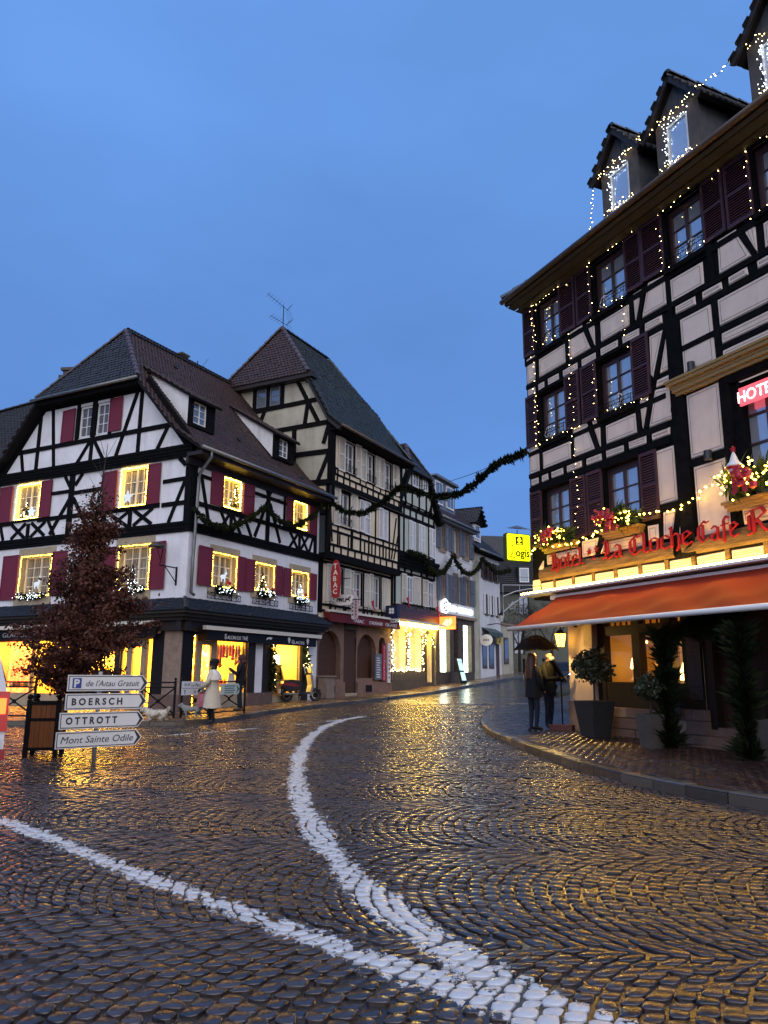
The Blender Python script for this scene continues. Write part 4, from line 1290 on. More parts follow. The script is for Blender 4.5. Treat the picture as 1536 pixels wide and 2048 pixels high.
# roof: hipped ends, steep below and flared at the eaves
wy = lambda x: -.45 - x           # gable x -> depth behind the street line
prof = [(.62, 11.95), (.05, 12.45), (-1.25, 14.78), (-3.5, 17.75)]
e0 = [(7.85, wy(p[0]), p[1]) for p in prof]
tiles(tab, [e0[0], (15.45, wy(.62), 11.95), (15.2, wy(.05), 12.45), e0[1]], TILE_GR, FL.M(), seed=21)
tiles(tab, [e0[1], (15.2, wy(.05), 12.45), (14.65, wy(-1.25), 14.78), e0[2]], TILE_GR, FL.M(), seed=22)
tiles(tab, [e0[2], (14.65, wy(-1.25), 14.78), (13.3, wy(-3.5), 17.75), (9.05, wy(-3.5), 17.75)], TILE_GR, FL.M(), seed=23)
tiles(tab, [(7.72, wy(-6.05), 14.6), (7.72, wy(-1.0), 14.6), (9.05, wy(-3.5), 17.76)], TILE_BR, FL.M(), seed=24)
tiles(tab, [(15.6, wy(.5), 12.1), (15.6, wy(-7.4), 12.1), (13.3, wy(-3.5), 17.74)], TILE_GR, FL.M(), seed=25)
tiles(tab, [(15.4, wy(-7.6), 12.0), (7.85, wy(-7.6), 12.0), (9.05, wy(-3.52), 17.75), (13.3, wy(-3.52), 17.75)], TILE_GR, FL.M(), seed=26)
HM = FL.M()
ridge(tab, (7.75, wy(-1.05), 14.66), (9.05, wy(-3.5), 17.82), HM, TILE_BR, .12); ridge(tab, (7.75, wy(-6.0), 14.66), (9.05, wy(-3.5), 17.82), HM, TILE_BR, .12)
ridge(tab, (9.05, wy(-3.5), 17.8), (13.3, wy(-3.5), 17.8), HM, TILE_GR, .12); ridge(tab, (15.5, wy(.3), 12.3), (13.3, wy(-3.5), 17.8), HM, TILE_GR, .12)
for a, b in ((0, 1), (1, 2)): MB().bar((prof[a][0] - .02, prof[a][1] - .12), (prof[b][0] - .02, prof[b][1] - .12), .26, -.32, -.1).build('rake_beam', TIMBER_BR, tab, FT.M())
MB().bar((-8.0, 12.2), (-5.95, 14.7), .26, -.32, -.1).build('rake_beam', TIMBER_BR, tab, FT.M())
MB().box(-6.2, -.85, -.45, .05, 14.42, 14.6).build('eaves_soffit', TIMBER_BR, tab, FT.M())
gutter(tab, [(7.9, wy(.68), 11.93), (15.5, wy(.68), 11.93)], HM, .07, ZINC_BROWN)
MB().box(8.0, 15.3, wy(.6), W3, 11.8, 11.9).build('eaves_soffit', TIMBER, tab, HM)
MB().add([(15.0, 0, 0), (15.0, 7.5, 0), (15.0, 7.5, 12.3), (15.0, -.3, 12.3), (15.0, -.3, 6.4), (15.0, 0, 6.3)], [(0, 1, 2, 3, 4, 5)]).build('party_wall', PL_CREAM, tab, HM, fix=False)
gutter(tab, [(8.02, -.55, 6.4), (8.02, -.55, 9.3)], HM, .06, IRON, 'downpipe')

# ground floor: sandstone, arches with brown roller shutters
def arch_pts(u0, u1, z0, zt, n=9):
    r = (u1 - u0) / 2; c = (u0 + u1) / 2; zs = zt - r
    return [(u0, z0)] + [(c - r * math.cos(math.pi * i / n), zs + r * math.sin(math.pi * i / n)) for i in range(n + 1)] + [(u1, z0)]
def arch_wall(h, fr, u0, u1, z0, z1, arches, material, w=0.0, depth=.3, reveal=None, name='stone_wall'):
    mb = MB(); us = sorted(arches)
    x = u0
    for a in us:
        pts = arch_pts(*a)
        mb.add([(x, 0, z0), (a[0], 0, z0), (a[0], 0, z1), (x, 0, z1)], [(0, 1, 2, 3)])
        if a[2] > z0: mb.add([(a[0], 0, z0), (a[1], 0, z0), (a[1], 0, a[2]), (a[0], 0, a[2])], [(0, 1, 2, 3)])
        for i in range(1, len(pts) - 2):
            p, q = pts[i], pts[i + 1]
            mb.add([(p[0], 0, p[1]), (q[0], 0, q[1]), (q[0], 0, z1), (p[0], 0, z1)], [(0, 1, 2, 3)])
        for i in range(len(pts) - 1):
            p, q = pts[i], pts[i + 1]
            mb.add([(p[0], 0, p[1]), (p[0], depth, p[1]), (q[0], depth, q[1]), (q[0], 0, q[1])], [(0, 1, 2, 3)], 1)
        if a[2] > z0: mb.add([(a[0], 0, a[2]), (a[1], 0, a[2]), (a[1], depth, a[2]), (a[0], depth, a[2])], [(0, 1, 2, 3)], 1)
        x = a[1]
    mb.add([(x, 0, z0), (u1, 0, z0), (u1, 0, z1), (x, 0, z1)], [(0, 1, 2, 3)])
    return mb.build(name, [material, reveal or material], h, fr.M(0, w, 0), fix=False)
TAR = [((8.29,1.11)[0], (10.11,1.1)[0], 1.12, 3.18), ((11.58,1.08)[0], (13.39,1.06)[0], 1.17, 3.18), ((13.68,0.55)[0], (14.33,0.54)[0], .75, 3.1)]
TDOOR = ((10.38,0.52)[0], (11.49,0.52)[0])
def split_wall():
    arch_wall(tab, FL, TA - .1, TDOOR[0], .2, 3.75, TAR[:1], STONE_TAB, .05)
    arch_wall(tab, FL, TDOOR[1], TB, .2, 3.75, TAR[1:], STONE_TAB, .05)
split_wall()
SHUT_BR = mat('brown_roller_shutter', (0.085, 0.040, 0.024), 0.6, 0.2, noise=0.2)
def roller(h, a, w):
    pts = arch_pts(*a); mb = MB(); z = a[2]; r = (a[1] - a[0]) / 2; c = (a[0] + a[1]) / 2; zs = a[3] - r
    while z < a[3] - .03:
        zt = min(z + .075, a[3]); hw = r if z < zs else math.sqrt(max(0.0004, r * r - (z - zs) ** 2))
        mb.add([(c - hw, .0, z), (c + hw, .0, z), (c + hw, -.012, z + .03), (c - hw, -.012, z + .03), (c + hw, 0, zt), (c - hw, 0, zt)], [(0, 1, 2, 3), (3, 2, 4, 5)])
        z = zt
    return mb.build('roller_shutter', SHUT_BR, h, FL.M(0, w, 0), fix=False)
for a in TAR[:2]: roller(tab, a, .3)
roller(tab, (TDOOR[0] + .02, TDOOR[1] - .02, .5, 4.4), .12)
MB().box(TDOOR[0], TDOOR[1], -.02, .4, 3.3, 3.76).build('lintel', STONE_DK, tab, FL.M())
MB().box(TDOOR[0] + .03, TDOOR[1] - .03, -.05, .4, .2, .52).build('door_step', STONE_Y, tab, FL.M())
MB().box(TAR[2][0], TAR[2][1], .25, .28, .3, 3.1).build('niche_door', TIMBER_BR, tab, FL.M())
for a, b in ((TA, TDOOR[0] - .02), (TDOOR[1] + .02, TB)): MB().box(a, b, -.06, .05, .2, 1.0).build('plinth', STONE_TAB, tab, FL.M())
for a, b in (((8.93,0.62)[0], (9.52,0.61)[0]), ((12.23,0.58)[0], (12.8,0.57)[0])): MB().box(a, b, -.075, -.055, .55, .86).build('cellar_vent', DARK, tab, FL.M())
CAFE_RED = mat('dark_red_awning', (0.12, 0.010, 0.012), 0.6, 0.3)
MB().add([(8.5, -.05, 4.02), (15.0, -.05, 4.02), (15.0, -.42, 3.88), (8.5, -.42, 3.88), (15.0, -.42, 3.52), (8.5, -.42, 3.52), (15.0, -.38, 3.52), (8.5, -.38, 3.52), (15, -.05, 3.8), (8.5, -.05, 3.8)],
         [(0, 1, 2, 3), (3, 2, 4, 5), (5, 4, 6, 7), (0, 3, 5, 7, 9), (1, 8, 6, 4, 2)]).build('shop_blind', CAFE_RED, tab, FL.M())
MB().box(8.5, 15.0, -.46, -.1, 3.93, 4.03).build('blind_rail', CREAM_PAINT, tab, FL.M())
words(FL, 'TABAC', 10.35, 3.60, .22, width=1.0, y=-.425, h=tab); words(FL, 'CADEAUX', 11.85, 3.60, .21, width=1.32, y=-.425, h=tab); words(FL, 'CIGARES', 13.45, 3.60, .21, width=1.2, y=-.425, h=tab)

# ---------------------------------------------------------------- narrow house with green-grey plaster
gre = house('narrow_gabled_house', 'narrow gabled house with pale green plaster and fairy-lit arched shop windows', 'house', FL, 15.1)
NA, NB = 15.05, 20.2
wall(gre, FL, NA, NB, 4.2, 10.3, [], PL_GREEN)
wall(gre, FL, NA + .6, NB - .6, 10.3, 12.3, [], PL_GREEN, -.12, name='gable_wall', polys=[[(NA, 10.3), (NA + .6, 10.3), (NA + .6, 11.5)], [(NB, 10.3), (NB - .6, 11.5), (NB - .6, 10.3)]])
nn = lambda p, q, wd=.16, w=0: timber(gre, FL, p, q, wd, w)
for z in (10.1, 7.55, 9.55): nn((NA, z), (NB, z), .2)
moulding(gre, FL, NA - .05, NB + .05, 6.75, 7.45, steps=4, out=.3)
for u in (15.2, 16.25, 17.0, 17.75, 18.6, 19.4, 20.1): nn((u, 7.5), (u, 10.05), .16)
for u in (15.2, 16.35, 17.15, 18.4, 19.1, 20.1): nn((u, 4.4), (u, 6.8), .2)
nn((NA, 4.75), (NB, 4.75), .16); nn((NA, 6.5), (NB, 6.5), .18); nn((16.0, 10.1), (15.9, 10.9), .15)
for u in (16.2, 17.0, 17.9, 18.8, 19.5): nn((u, 10.15), (u, 12.2), .14, -.12)
nn((19.2, 10.2), (19.9, 11.4), .16, -.12); nn((15.6, 11.5), (16.3, 10.2), .14, -.12); nn((NA + .3, 11.25), (NB - .3, 11.25), .15, -.12)
sh2(gre, FL, [(16.8,9.61), (17.19,9.68), (17.22,9.69), (17.62,9.76), (17.97,9.82), (18.34,9.89), (18.37,9.9), (18.77,9.97), (19.39,10.08), (19.78,10.15), (19.8,10.15), (20.2,10.22)], 7.75, 9.42, WHITE_PAINT, -.03, ang=0)
sh2(gre, FL, [(15.92,6.44), (16.45,6.5), (17.25,6.59), (18.14,6.69), (18.47,6.72), (19.11,6.8), (19.92,6.88), (20.15,6.91)], 4.95, 6.45, CREAM_PAINT, -.03)
for a, b in (((16.49,6.5)[0], (17.19,6.58)[0]), ((19.14,6.8)[0], (19.88,6.88)[0])):
    window(gre, FL, a, b, 4.95, 6.4, w=-.06, depth=.04, fm=WHITE_PAINT, nz=2, nx=1)
for a, b in ((16.9, 17.7), (18.2, 18.9)): window(gre, FL, a, b, 11.3, 12.2, w=-.2, depth=.04, fm=WHITE_PAINT, nz=2, nx=1)
pk = (17.62, .55, 13.8)
tiles(gre, [(NA - .25, 7, 9.75), (NA - .25, -.4, 9.75), (16.3, -.4, 12.0), pk, (17.62, 7, 13.8)], TILE_BR, HM, seed=31, cw=.2, ex=.17)
tiles(gre, [(NB + .3, -.4, 9.75), (NB + .3, 7, 9.75), (17.62, 7, 13.8), pk, (18.95, -.4, 12.0)], TILE_DK, HM, seed=32)
tiles(gre, [(16.3, -.5, 12.0), (18.95, -.5, 12.0), pk], TILE_DK, HM, seed=33)
ridge(gre, (17.62, 7, 13.86), (17.62, .55, 13.86), HM, TILE_BR, .12); ridge(gre, (16.3, -.42, 12.1), (17.62, .55, 13.86), HM, TILE_BR, .12); ridge(gre, (18.95, -.42, 12.1), (17.62, .55, 13.86), HM, TILE_DK, .12)
for a, b in (((NA - .2, 9.7), (16.3, 11.95)), ((NB + .25, 9.7), (18.95, 11.95))): MB().bar(a, b, .24, -.4, -.1).build('rake_beam', TIMBER, gre, HM)
MB().add([(NB, 0, 0), (NB, 7, 0), (NB, 7, 10.3), (NB, 0, 10.3)], [(0, 1, 2, 3)]).build('party_wall', PL_GREEN, gre, HM, fix=False)
MB().add([(NA + .02, 0, 3), (NA + .02, 7, 3), (NA + .02, 7, 10.3), (NA + .02, 0, 10.3)], [(0, 1, 2, 3)]).build('party_wall', PL_GREEN, gre, HM, fix=False)
NAR = [((14.92,1.25)[0], (16.57,1.24)[0] - .05, 1.55, 3.75), ((16.87,1.28)[0], (18.41,1.28)[0], 1.6, 3.75), ((18.87,0.83)[0], (19.75,0.82)[0], .95, 3.7)]
arch_wall(gre, FL, NA, NB, .3, 4.25, NAR, STONE_DK, .02, .4, CREAM_PAINT)
DIM_SHOP = wares('lit_boutique', (1.0, 0.55, 0.10), (1.0, 0.76, 0.30), (1.0, 0.85, 0.45), 6, 3)
for a in NAR[:2]:
    pts = arch_pts(*a)
    o = MB().prism(pts, .45, .47).build('shop_window', DIM_SHOP, gre, HM)
    MB().add([(p[0], .36, p[1]) for p in pts], [tuple(range(len(pts)))]).build('pane', CLEAR, o, HM, fix=False)
MB().box(NAR[2][0], NAR[2][1], .3, .34, .5, 3.7).build('door', TIMBER_BR, gre, HM)
MB().box(NAR[0][0] - .1, NAR[2][0], -.06, .02, .4, 1.1).build('plinth', STONE_DK, gre, HM)
MAROON = mat('maroon_boards', (0.05, 0.010, 0.010), 0.35, 0.5)
fa = MB()
for k in range(5): fa.box(NA + .15, NB, -.28, -.22, 4.10 + k * .13, 4.22 + k * .13)
fa.build('fascia_boards', MAROON, gre, HM)
MB().box(NA, NB, -.30, .0, 4.75, 4.82).build('fascia_cap', MAROON, gre, HM)
MB().prism([(NA + .1, 3.92), (NB, 3.92), (NB, 4.02), (NA + .1, 4.02)], -.75, -.1).build('folded_blind', CREAM_PAINT, gre, HM)
MB().box(NA + .1, NB, -.2, -.1, 3.8, 3.9).build('soffit_lamp', LAMP, gre, HM)

# ---------------------------------------------------------------- bank house, pale with grey-blue shutters
ban = house('bank_house', 'pale grey rendered house with blue-grey shutters above a lit bank front', 'house', FL, 20.3)
BA, BB_ = 20.25, 26.1
BW2 = [(20.96,9.97), (21.5,8.57), (22.86,9.99), (23.64,8.61), (24.63,9.92), (25.27,8.56)]
BW1 = [(21,6.96), (21.45,5.52), (23.03,7.23), (23.38,5.55), (24.7,7.02), (25.35,5.44)]
Q2, Q1 = rects(BW2, 8.55, 9.95), rects(BW1, 5.55, 7.1)
wall(ban, FL, BA, BB_, 4.6, 10.3, Q2 + Q1, PL_GREY)
for q in Q2 + Q1:
    o = window(ban, FL, *q, depth=.18, reveal=STONE, fm=WHITE_PAINT, nz=3, nx=1, pane=PANE)
    W_, H_ = q[1] - q[0], q[3] - q[2]
    MB().box(-.2, W_ + .2, -.03, .01, H_ + .003, H_ + .2).box(-.2, 0, -.03, .01, 0, H_).box(W_, W_ + .2, -.03, .01, 0, H_).box(-.22, W_ + .22, -.06, .01, -.25, -.003).build('stone_surround', STONE, o, FL.M(q[0], 0, q[2]))
sh2(ban, FL, [(20.36,9.41), (20.89,9.5), (21.56,9.6), (22.07,9.69), (22.23,9.71), (22.82,9.81), (23.78,9.96), (23.94,9.99), (24.01,10), (24.65,10.1), (25.45,10.23), (26.09,10.34)], 8.5, 9.98, GREY_BLUE, -.04, ang=4)
sh2(ban, FL, [(20.39,6.12), (20.93,6.18), (21.53,6.23), (22,6.28), (22.21,6.3), (22.93,6.36), (23.46,6.41), (23.8,6.45), (23.96,6.46), (24.64,6.52), (25.5,6.61), (26.18,6.67)], 5.5, 7.12, GREY_BLUE, -.04, ang=4)
mb = MB(); mb.box(BA, BB_, -.03, .3, .4, 1.5)
for a, b in ((BA, 20.75), (22.15, 22.75), (23.45, 24.25), (25.55, 26.1)): mb.box(a, b, -.06, .3, 1.5, 4.3)
mb.box(BA, BB_, -.05, .3, 4.3, 4.75)
mb.build('stone_front', STONE_DK, ban, HM)
MB().box(BA - .02, BB_ + .1, -.22, .0, 4.62, 4.78).build('cornice', STONE, ban, HM)
COOL_SHOP = wares('lit_bank', (0.55, 0.85, 0.50), (0.95, 0.97, 0.70), (1.0, 1.0, 0.80), 4.0, 2)
for a, b in ((20.75, 22.15), (24.25, 25.55)):
    o = MB().box(a, b, .2, .22, 1.5, 4.3).build('shop_window', COOL_SHOP, ban, HM)
    MB().add([(a, .12, 1.5), (b, .12, 1.5), (b, .12, 4.3), (a, .12, 4.3)], [(0, 1, 2, 3)]).build('pane', CLEAR, o, HM, fix=False)
MB().box(22.75, 23.45, .25, .3, .9, 4.3).build('door', TIMBER, ban, HM)
MB().box(20.5, 26.0, -.10, -.06, 4.80, 5.45).build('sign_board', PL_GREY, ban, HM)
SIGN_WHITE = glow('lit_white_letters', (0.86, 0.95, 1.0), 3.2)
for u, n_, z0, z1 in ((21.82, 1, 4.98, 5.4), (22.25, 3, 5.0, 5.28), (23.35, 4, 4.99, 5.26), (24.55, 1, 5.0, 5.26), (24.85, 3, 4.99, 5.25)):   # lit channel letters, too far off to read
    for k in range(n_): MB().box(u + k * .27, u + k * .27 + .225, -.16, -.11, z0, z1).build('letter', SIGN_WHITE, ban, HM)
NAVY = mat('navy_disc', (0.02, 0.03, 0.10), 0.4)
MB().lathe([(0, 0), (.42, 0), (.42, .05), (0, .05)], 20).build('emblem_disc', SIGN_WHITE, ban, FL.M(21.25, -.16, 5.18) @ Matrix.Rotation(rad(90), 4, 'X'))
MB().tube([(.25 * math.cos(a), 0, .25 * math.sin(a)) for a in np.linspace(.7, 5.5, 14)], .055, 6).build('emblem_letter', NAVY, ban, FL.M(21.22, -.23, 5.18))
MB().box(.03, .2, -.02, .02, -.05, .04).build('emblem_letter', NAVY, ban, FL.M(21.22, -.23, 5.18))
tiles(ban, [(BA, -.4, 10.25), (BB_, -.4, 10.25), (BB_, 1.4, 12.2), (BA, 1.4, 12.2)], TILE_BR, HM, seed=41, cw=.2, ex=.18)
tiles(ban, [(BA, 1.4, 12.2), (BB_, 1.4, 12.2), (BB_, 4.5, 14.0), (BA, 4.5, 14.0)], TILE_BR, HM, seed=42, cw=.2, ex=.18)
gutter(ban, [(BA, -.5, 10.25), (BB_, -.5, 10.25)], HM, .08); MB().box(BA, BB_, -.42, .0, 10.08, 10.2).build('eaves_soffit', ZINC, ban, HM)
MB().add([(BB_, 0, 0), (BB_, 8, 0), (BB_, 8, 10.3), (BB_, 4.5, 14), (BB_, 1.4, 12.2), (BB_, 0, 10.4)], [(0, 1, 2, 3, 4, 5)]).build('party_wall', PL_GREY, ban, HM, fix=False)
dm = link('dormer', MB().box(20.6, 23.9, .25, 2.2, 11.0, 12.75).mesh('dormer', SLATE2 if False else ZINC_BLUE) if False else MB().box(20.6, 23.9, .25, 2.2, 11.0, 12.75).mesh('dormer', GREY_BLUE), ban, HM)
MB().prism([(20.4, 12.75), (24.1, 12.75), (23.9, 12.9), (20.6, 12.9)], .0, 2.6).build('dormer_roof', GREY_BLUE, dm, HM)
for a in (20.85, 22.5):
    o = MB().box(a, a + 1.1, .19, .25, 11.2, 12.6).build('window_frame', WHITE_PAINT, dm, HM)
    for x in (a + .08, a + .58): MB().add([(x, .18, 11.3), (x + .44, .18, 11.3), (x + .44, .18, 12.5), (x, .18, 12.5)], [(0, 1, 2, 3)]).build('pane', PANE, dm, HM, fix=False)

# ---------------------------------------------------------------- white house up the street
whi = house('white_house', 'narrow white rendered house with brown shutters and a green shop blind', 'house', FL, 26.4)
WA, WB = 26.15, 31.2
Y2 = [(27.97,9), (28.66,7.66), (29.01,8.94), (29.69,7.64), (30.11,8.88), (30.75,7.55)]
Y1 = [(28.22,6.52), (28.74,5.09), (29.32,6.42), (29.74,5.02), (30.38,6.38), (30.89,4.9)]
K2, K1 = rects(Y2, 7.55, 8.75), rects(Y1, 5.25, 6.55)
wall(whi, FL, WA, WB, .8, 9.4, K2 + K1, PL_GREY)
for q in K2 + K1: window(whi, FL, *q, depth=.15, reveal=STONE_DK, fm=BROWN_PAINT, nz=2, nx=1, sill=STONE_DK, pane=PANE)
for q in K1: shutter(whi, FL, q[0] - .32, q[0] - .02, q[2], q[3], WHITE_PAINT, 'louvre', -.02)
for q in K2: shutter(whi, FL, q[0] - .4, q[0] - .02, q[2], q[3], BROWN_PAINT, 'louvre', -.02); shutter(whi, FL, q[1] + .02, q[1] + .3, q[2], q[3], BROWN_PAINT, 'louvre', -.02)
MB().box(WA - .05, WA + 1.0, -.03, .1, .8, 9.3).build('quoin_strip', PL_CREAM_W, whi, HM)
for a, b in ((27.55, 28.4), (28.75, 29.7)):
    o = MB().box(a, b, -.02, .05, 1.75, 3.9).build('shop_window', BROWN_PAINT, whi, HM)
    MB().add([(a + .1, -.025, 1.85), (b - .1, -.025, 1.85), (b - .1, -.025, 3.8), (a + .1, -.025, 3.8)], [(0, 1, 2, 3)]).build('pane', PANE, o, HM, fix=False)
MB().box(30.1, 30.75, -.02, .05, 1.2, 3.4).build('door', BROWN_PAINT, whi, HM)
GREEN_BL = mat('green_grey_blind', (0.05, 0.075, 0.06), 0.6)
MB().add([(27.5, 0, 4.35), (30.2, 0, 4.35), (30.2, -.5, 4.05), (27.5, -.5, 4.05), (30.2, -.5, 3.8), (27.5, -.5, 3.8)], [(0, 1, 2, 3), (3, 2, 4, 5)]).build('blind', GREEN_BL, whi, HM, fix=False)
tiles(whi, [(WA - .1, -.45, 9.2), (WB + .2, -.45, 9.2), (WB + .2, 3.5, 12.6), (WA - .1, 3.5, 12.6)], TILE_DK, HM, seed=51, cw=.2, ex=.18)
MB().box(WA, WB, -.45, 0, 9.05, 9.15).build('eaves_soffit', TIMBER, whi, HM); gutter(whi, [(WA, -.52, 9.18), (WB + .2, -.52, 9.18)], HM)
MB().add([(WB, 0, 0), (WB, 8, 0), (WB, 8, 9.4), (WB, 3.5, 12.6), (WB, 0, 9.4)], [(0, 1, 2, 3, 4)]).build('party_wall', PL_GREY, whi, HM, fix=False)
dm = link('dormer', MB().box(26.7, 28.1, .15, 2.8, 9.9, 11.1).mesh('dormer', PL_GREY), whi, HM)
MB().box(26.95, 27.85, .10, .15, 10.05, 11.0).build('window_frame', WHITE_PAINT, dm, HM); MB().add([(27.05, .09, 10.15), (27.75, .09, 10.15), (27.75, .09, 10.9), (27.05, .09, 10.9)], [(0, 1, 2, 3)]).build('pane', PANE, dm, HM, fix=False)
tiles(whi, [(26.45, 3.2, 11.0), (26.45, -.2, 11.0), (27.4, -.2, 12.1), (27.4, 3.2, 12.1)], TILE_DK, HM, 'dormer_roof', seed=52); tiles(whi, [(28.35, -.2, 11.0), (28.35, 3.2, 11.0), (27.4, 3.2, 12.1), (27.4, -.2, 12.1)], TILE_DK, HM, 'dormer_roof', seed=53)
MB().add([(26.6, .0, 11.0), (28.2, .0, 11.0), (27.4, .0, 11.95)], [(0, 1, 2)]).build('dormer_gable', TIMBER, dm, HM, fix=False)
# low cream extension
ext = house('low_cream_annex', 'low cream rendered annex with one tall dark window', 'house', FL, 31.3)
MB().box(31.22, 34.0, .1, 5, .8, 4.75).build('wall', PL_CREAM_W, ext, HM)
MB().box(31.2, 34.1, -.02, 5.1, 4.75, 4.87).build('coping', STONE, ext, HM)
o = MB().box(32.0, 32.9, .05, .1, 2.1, 3.9).build('window', BROWN_PAINT, ext, HM); MB().add([(32.1, .045, 2.2), (32.8, .045, 2.2), (32.8, .045, 3.8), (32.1, .045, 3.8)], [(0, 1, 2, 3)]).build('pane', PANE, o, HM, fix=False)
# house closing the street where it bends
FF = Fr(8.3, 63.5, 84)
far = house('far_mansard_house', 'dim grey-green house with a dark mansard roof closing the bend of the street', 'house', FF, 3)
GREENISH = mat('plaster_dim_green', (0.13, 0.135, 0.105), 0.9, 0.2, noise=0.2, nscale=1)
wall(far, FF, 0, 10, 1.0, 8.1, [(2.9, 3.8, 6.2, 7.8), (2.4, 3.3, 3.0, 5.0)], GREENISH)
for q in ((2.9, 3.8, 6.2, 7.8), (2.4, 3.3, 3.0, 5.0)): window(far, FF, *q, depth=.2, fm=BROWN_PAINT, nz=2, nx=1)
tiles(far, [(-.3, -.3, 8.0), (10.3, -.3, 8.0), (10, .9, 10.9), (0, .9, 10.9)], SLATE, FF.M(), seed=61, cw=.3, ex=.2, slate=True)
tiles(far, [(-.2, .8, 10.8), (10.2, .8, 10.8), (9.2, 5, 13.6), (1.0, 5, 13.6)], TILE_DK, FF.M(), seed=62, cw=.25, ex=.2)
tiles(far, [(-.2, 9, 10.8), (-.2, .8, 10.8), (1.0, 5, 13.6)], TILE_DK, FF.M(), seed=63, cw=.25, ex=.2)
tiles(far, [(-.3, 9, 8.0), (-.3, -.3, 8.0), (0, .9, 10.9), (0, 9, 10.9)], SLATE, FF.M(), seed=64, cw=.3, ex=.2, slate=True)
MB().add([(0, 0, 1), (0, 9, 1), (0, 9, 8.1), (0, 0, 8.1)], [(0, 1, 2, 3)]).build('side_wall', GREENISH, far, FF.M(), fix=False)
dm = link('dormer', MB().box(2.9, 3.9, -.1, 1, 8.8, 10.2).mesh('dormer', SLATE), far, FF.M())
MB().box(3.0, 3.8, -.14, -.1, 8.9, 10.1).build('window_frame', WHITE_PAINT, dm, FF.M()); MB().add([(3.08, -.15, 9.0), (3.72, -.15, 9.0), (3.72, -.15, 10.02), (3.08, -.15, 10.02)], [(0, 1, 2, 3)]).build('pane', PANE, dm, FF.M(), fix=False)
# house behind the tea house on the left
FB = Fr(-28, 36.5, 96)
rea = house('rear_house', 'house behind the tea house with a wet tiled roof and square chimney', 'house', FB, 5)
wall(rea, FB, 0, 13.5, 0, 11.2, [], PL_GREY)
tiles(rea, [(-.3, -.6, 10.9), (13.6, -.6, 10.9), (12.6, 3.6, 15.6), (9.6, 3.6, 15.6), (0, 3.6, 15.6)], SLATE2, FB.M(), seed=71) if False else tiles(rea, [(-.3, -.6, 10.9), (13.6, -.6, 10.9), (12.6, 3.6, 15.6), (9.7, 3.6, 15.6)], SLATE, FB.M(), seed=71)
tiles(rea, [(-.3, -.6, 10.9), (9.7, 3.6, 15.6), (-.3, 6, 10.9)], SLATE, FB.M(), seed=72)
ridge(rea, (9.7, 3.6, 15.65), (12.6, 3.6, 15.65), FB.M(), SLATE, .12); ridge(rea, (4.7, 1.5, 13.28), (9.7, 3.6, 15.65), FB.M(), SLATE, .12)
MB().box(-.3, 13.6, -.6, 0, 10.6, 10.8).build('eaves_soffit', TIMBER, rea, FB.M())
ch = MB().box(10.6, 11.7, 3.2, 4.1, 15.0, 16.6).build('chimney', STONE_DK, rea, FB.M())
MB().box(10.45, 11.85, 3.05, 4.25, 16.6, 16.75).box(10.6, 10.85, 3.2, 4.1, 16.75, 17.05).box(11.45, 11.7, 3.2, 4.1, 16.75, 17.05).box(10.5, 11.8, 3.1, 4.2, 17.05, 17.2).build('chimney_cap', STONE_DK, ch, FB.M())
MB().add([(13.5, 0, 0), (13.5, 8, 0), (13.5, 8, 11), (13.5, 3.6, 15.4), (13.5, 0, 11)], [(0, 1, 2, 3, 4)]).build('side_wall', PL_GREY, rea, FB.M(), fix=False)
# ---------------------------------------------------------------- hotel on the right
hot = house('hotel', 'tall half-timbered hotel with plum shutters and pinkish panels, restaurant below', 'hotel', FH)
HB = 11.2
HW = [(.57, 1.59), (2.87, 3.96), (5.18, 6.20), (7.42, 8.45), (9.6, 10.6)]
holes = [(a, b, 9.62, 11.02) for a, b in HW] + [(a, b, 7.10, 8.52) for a, b in HW[:2]] + [(a, b, 4.46, 5.95) for a, b in HW[:2]] + [(6.45, 9.6, 4.5, 6.72)]
wall(hot, FH, 0, HB, 3.3, 11.4, holes, TIMBER, name='timber_wall')
MB().add([(0, .02, 3.3), (0, 11, 3.3), (0, 11, 11.5), (0, .02, 11.5)], [(0, 1, 2, 3)]).build('side_wall', PL_PINK, hot, FH.M(), fix=False)


def inset(poly, d):
    n = len(poly); A = sum(poly[i][0] * poly[(i + 1) % n][1] - poly[(i + 1) % n][0] * poly[i][1] for i in range(n))
    s = 1 if A > 0 else -1; out = []
    for i in range(n):
        p0, p1, p2 = Vector(poly[i - 1]), Vector(poly[i]), Vector(poly[(i + 1) % n])
        e1 = (p1 - p0).normalized(); e2 = (p2 - p1).normalized()
        n1 = Vector((-e1.y, e1.x)) * s; n2 = Vector((-e2.y, e2.x)) * s
        b = n1 + n2; k = d / max(.25, (1 + n1.dot(n2)))
        out.append((p1.x + b.x * k, p1.y + b.y * k))
    return out


def panel(poly, line=True):
    """A slightly cushioned plaster field with a fine painted border."""
    j = lambda: rnd.gauss(0, .006)
    poly = [(p[0] + j(), p[1] + j()) for p in poly]; n = len(poly)
    mb = MB(); a, b = poly, inset(poly, .022)
    mb.add([(p[0], .0, p[1]) for p in a] + [(p[0], -.024, p[1]) for p in b], [(i, (i + 1) % n, (i + 1) % n + n, i + n) for i in range(n)] + [tuple(range(n, 2 * n))])
    if line:
        c, d_ = inset(poly, .062), inset(poly, .072)
        mb.add([(p[0], -.0265, p[1]) for p in c] + [(p[0], -.0265, p[1]) for p in d_], [(i, (i + 1) % n, (i + 1) % n + n, i + n) for i in range(n)], 1)
    mb.build('plaster_panel', [PL_PINK, PINLINE], hot, FH.M())


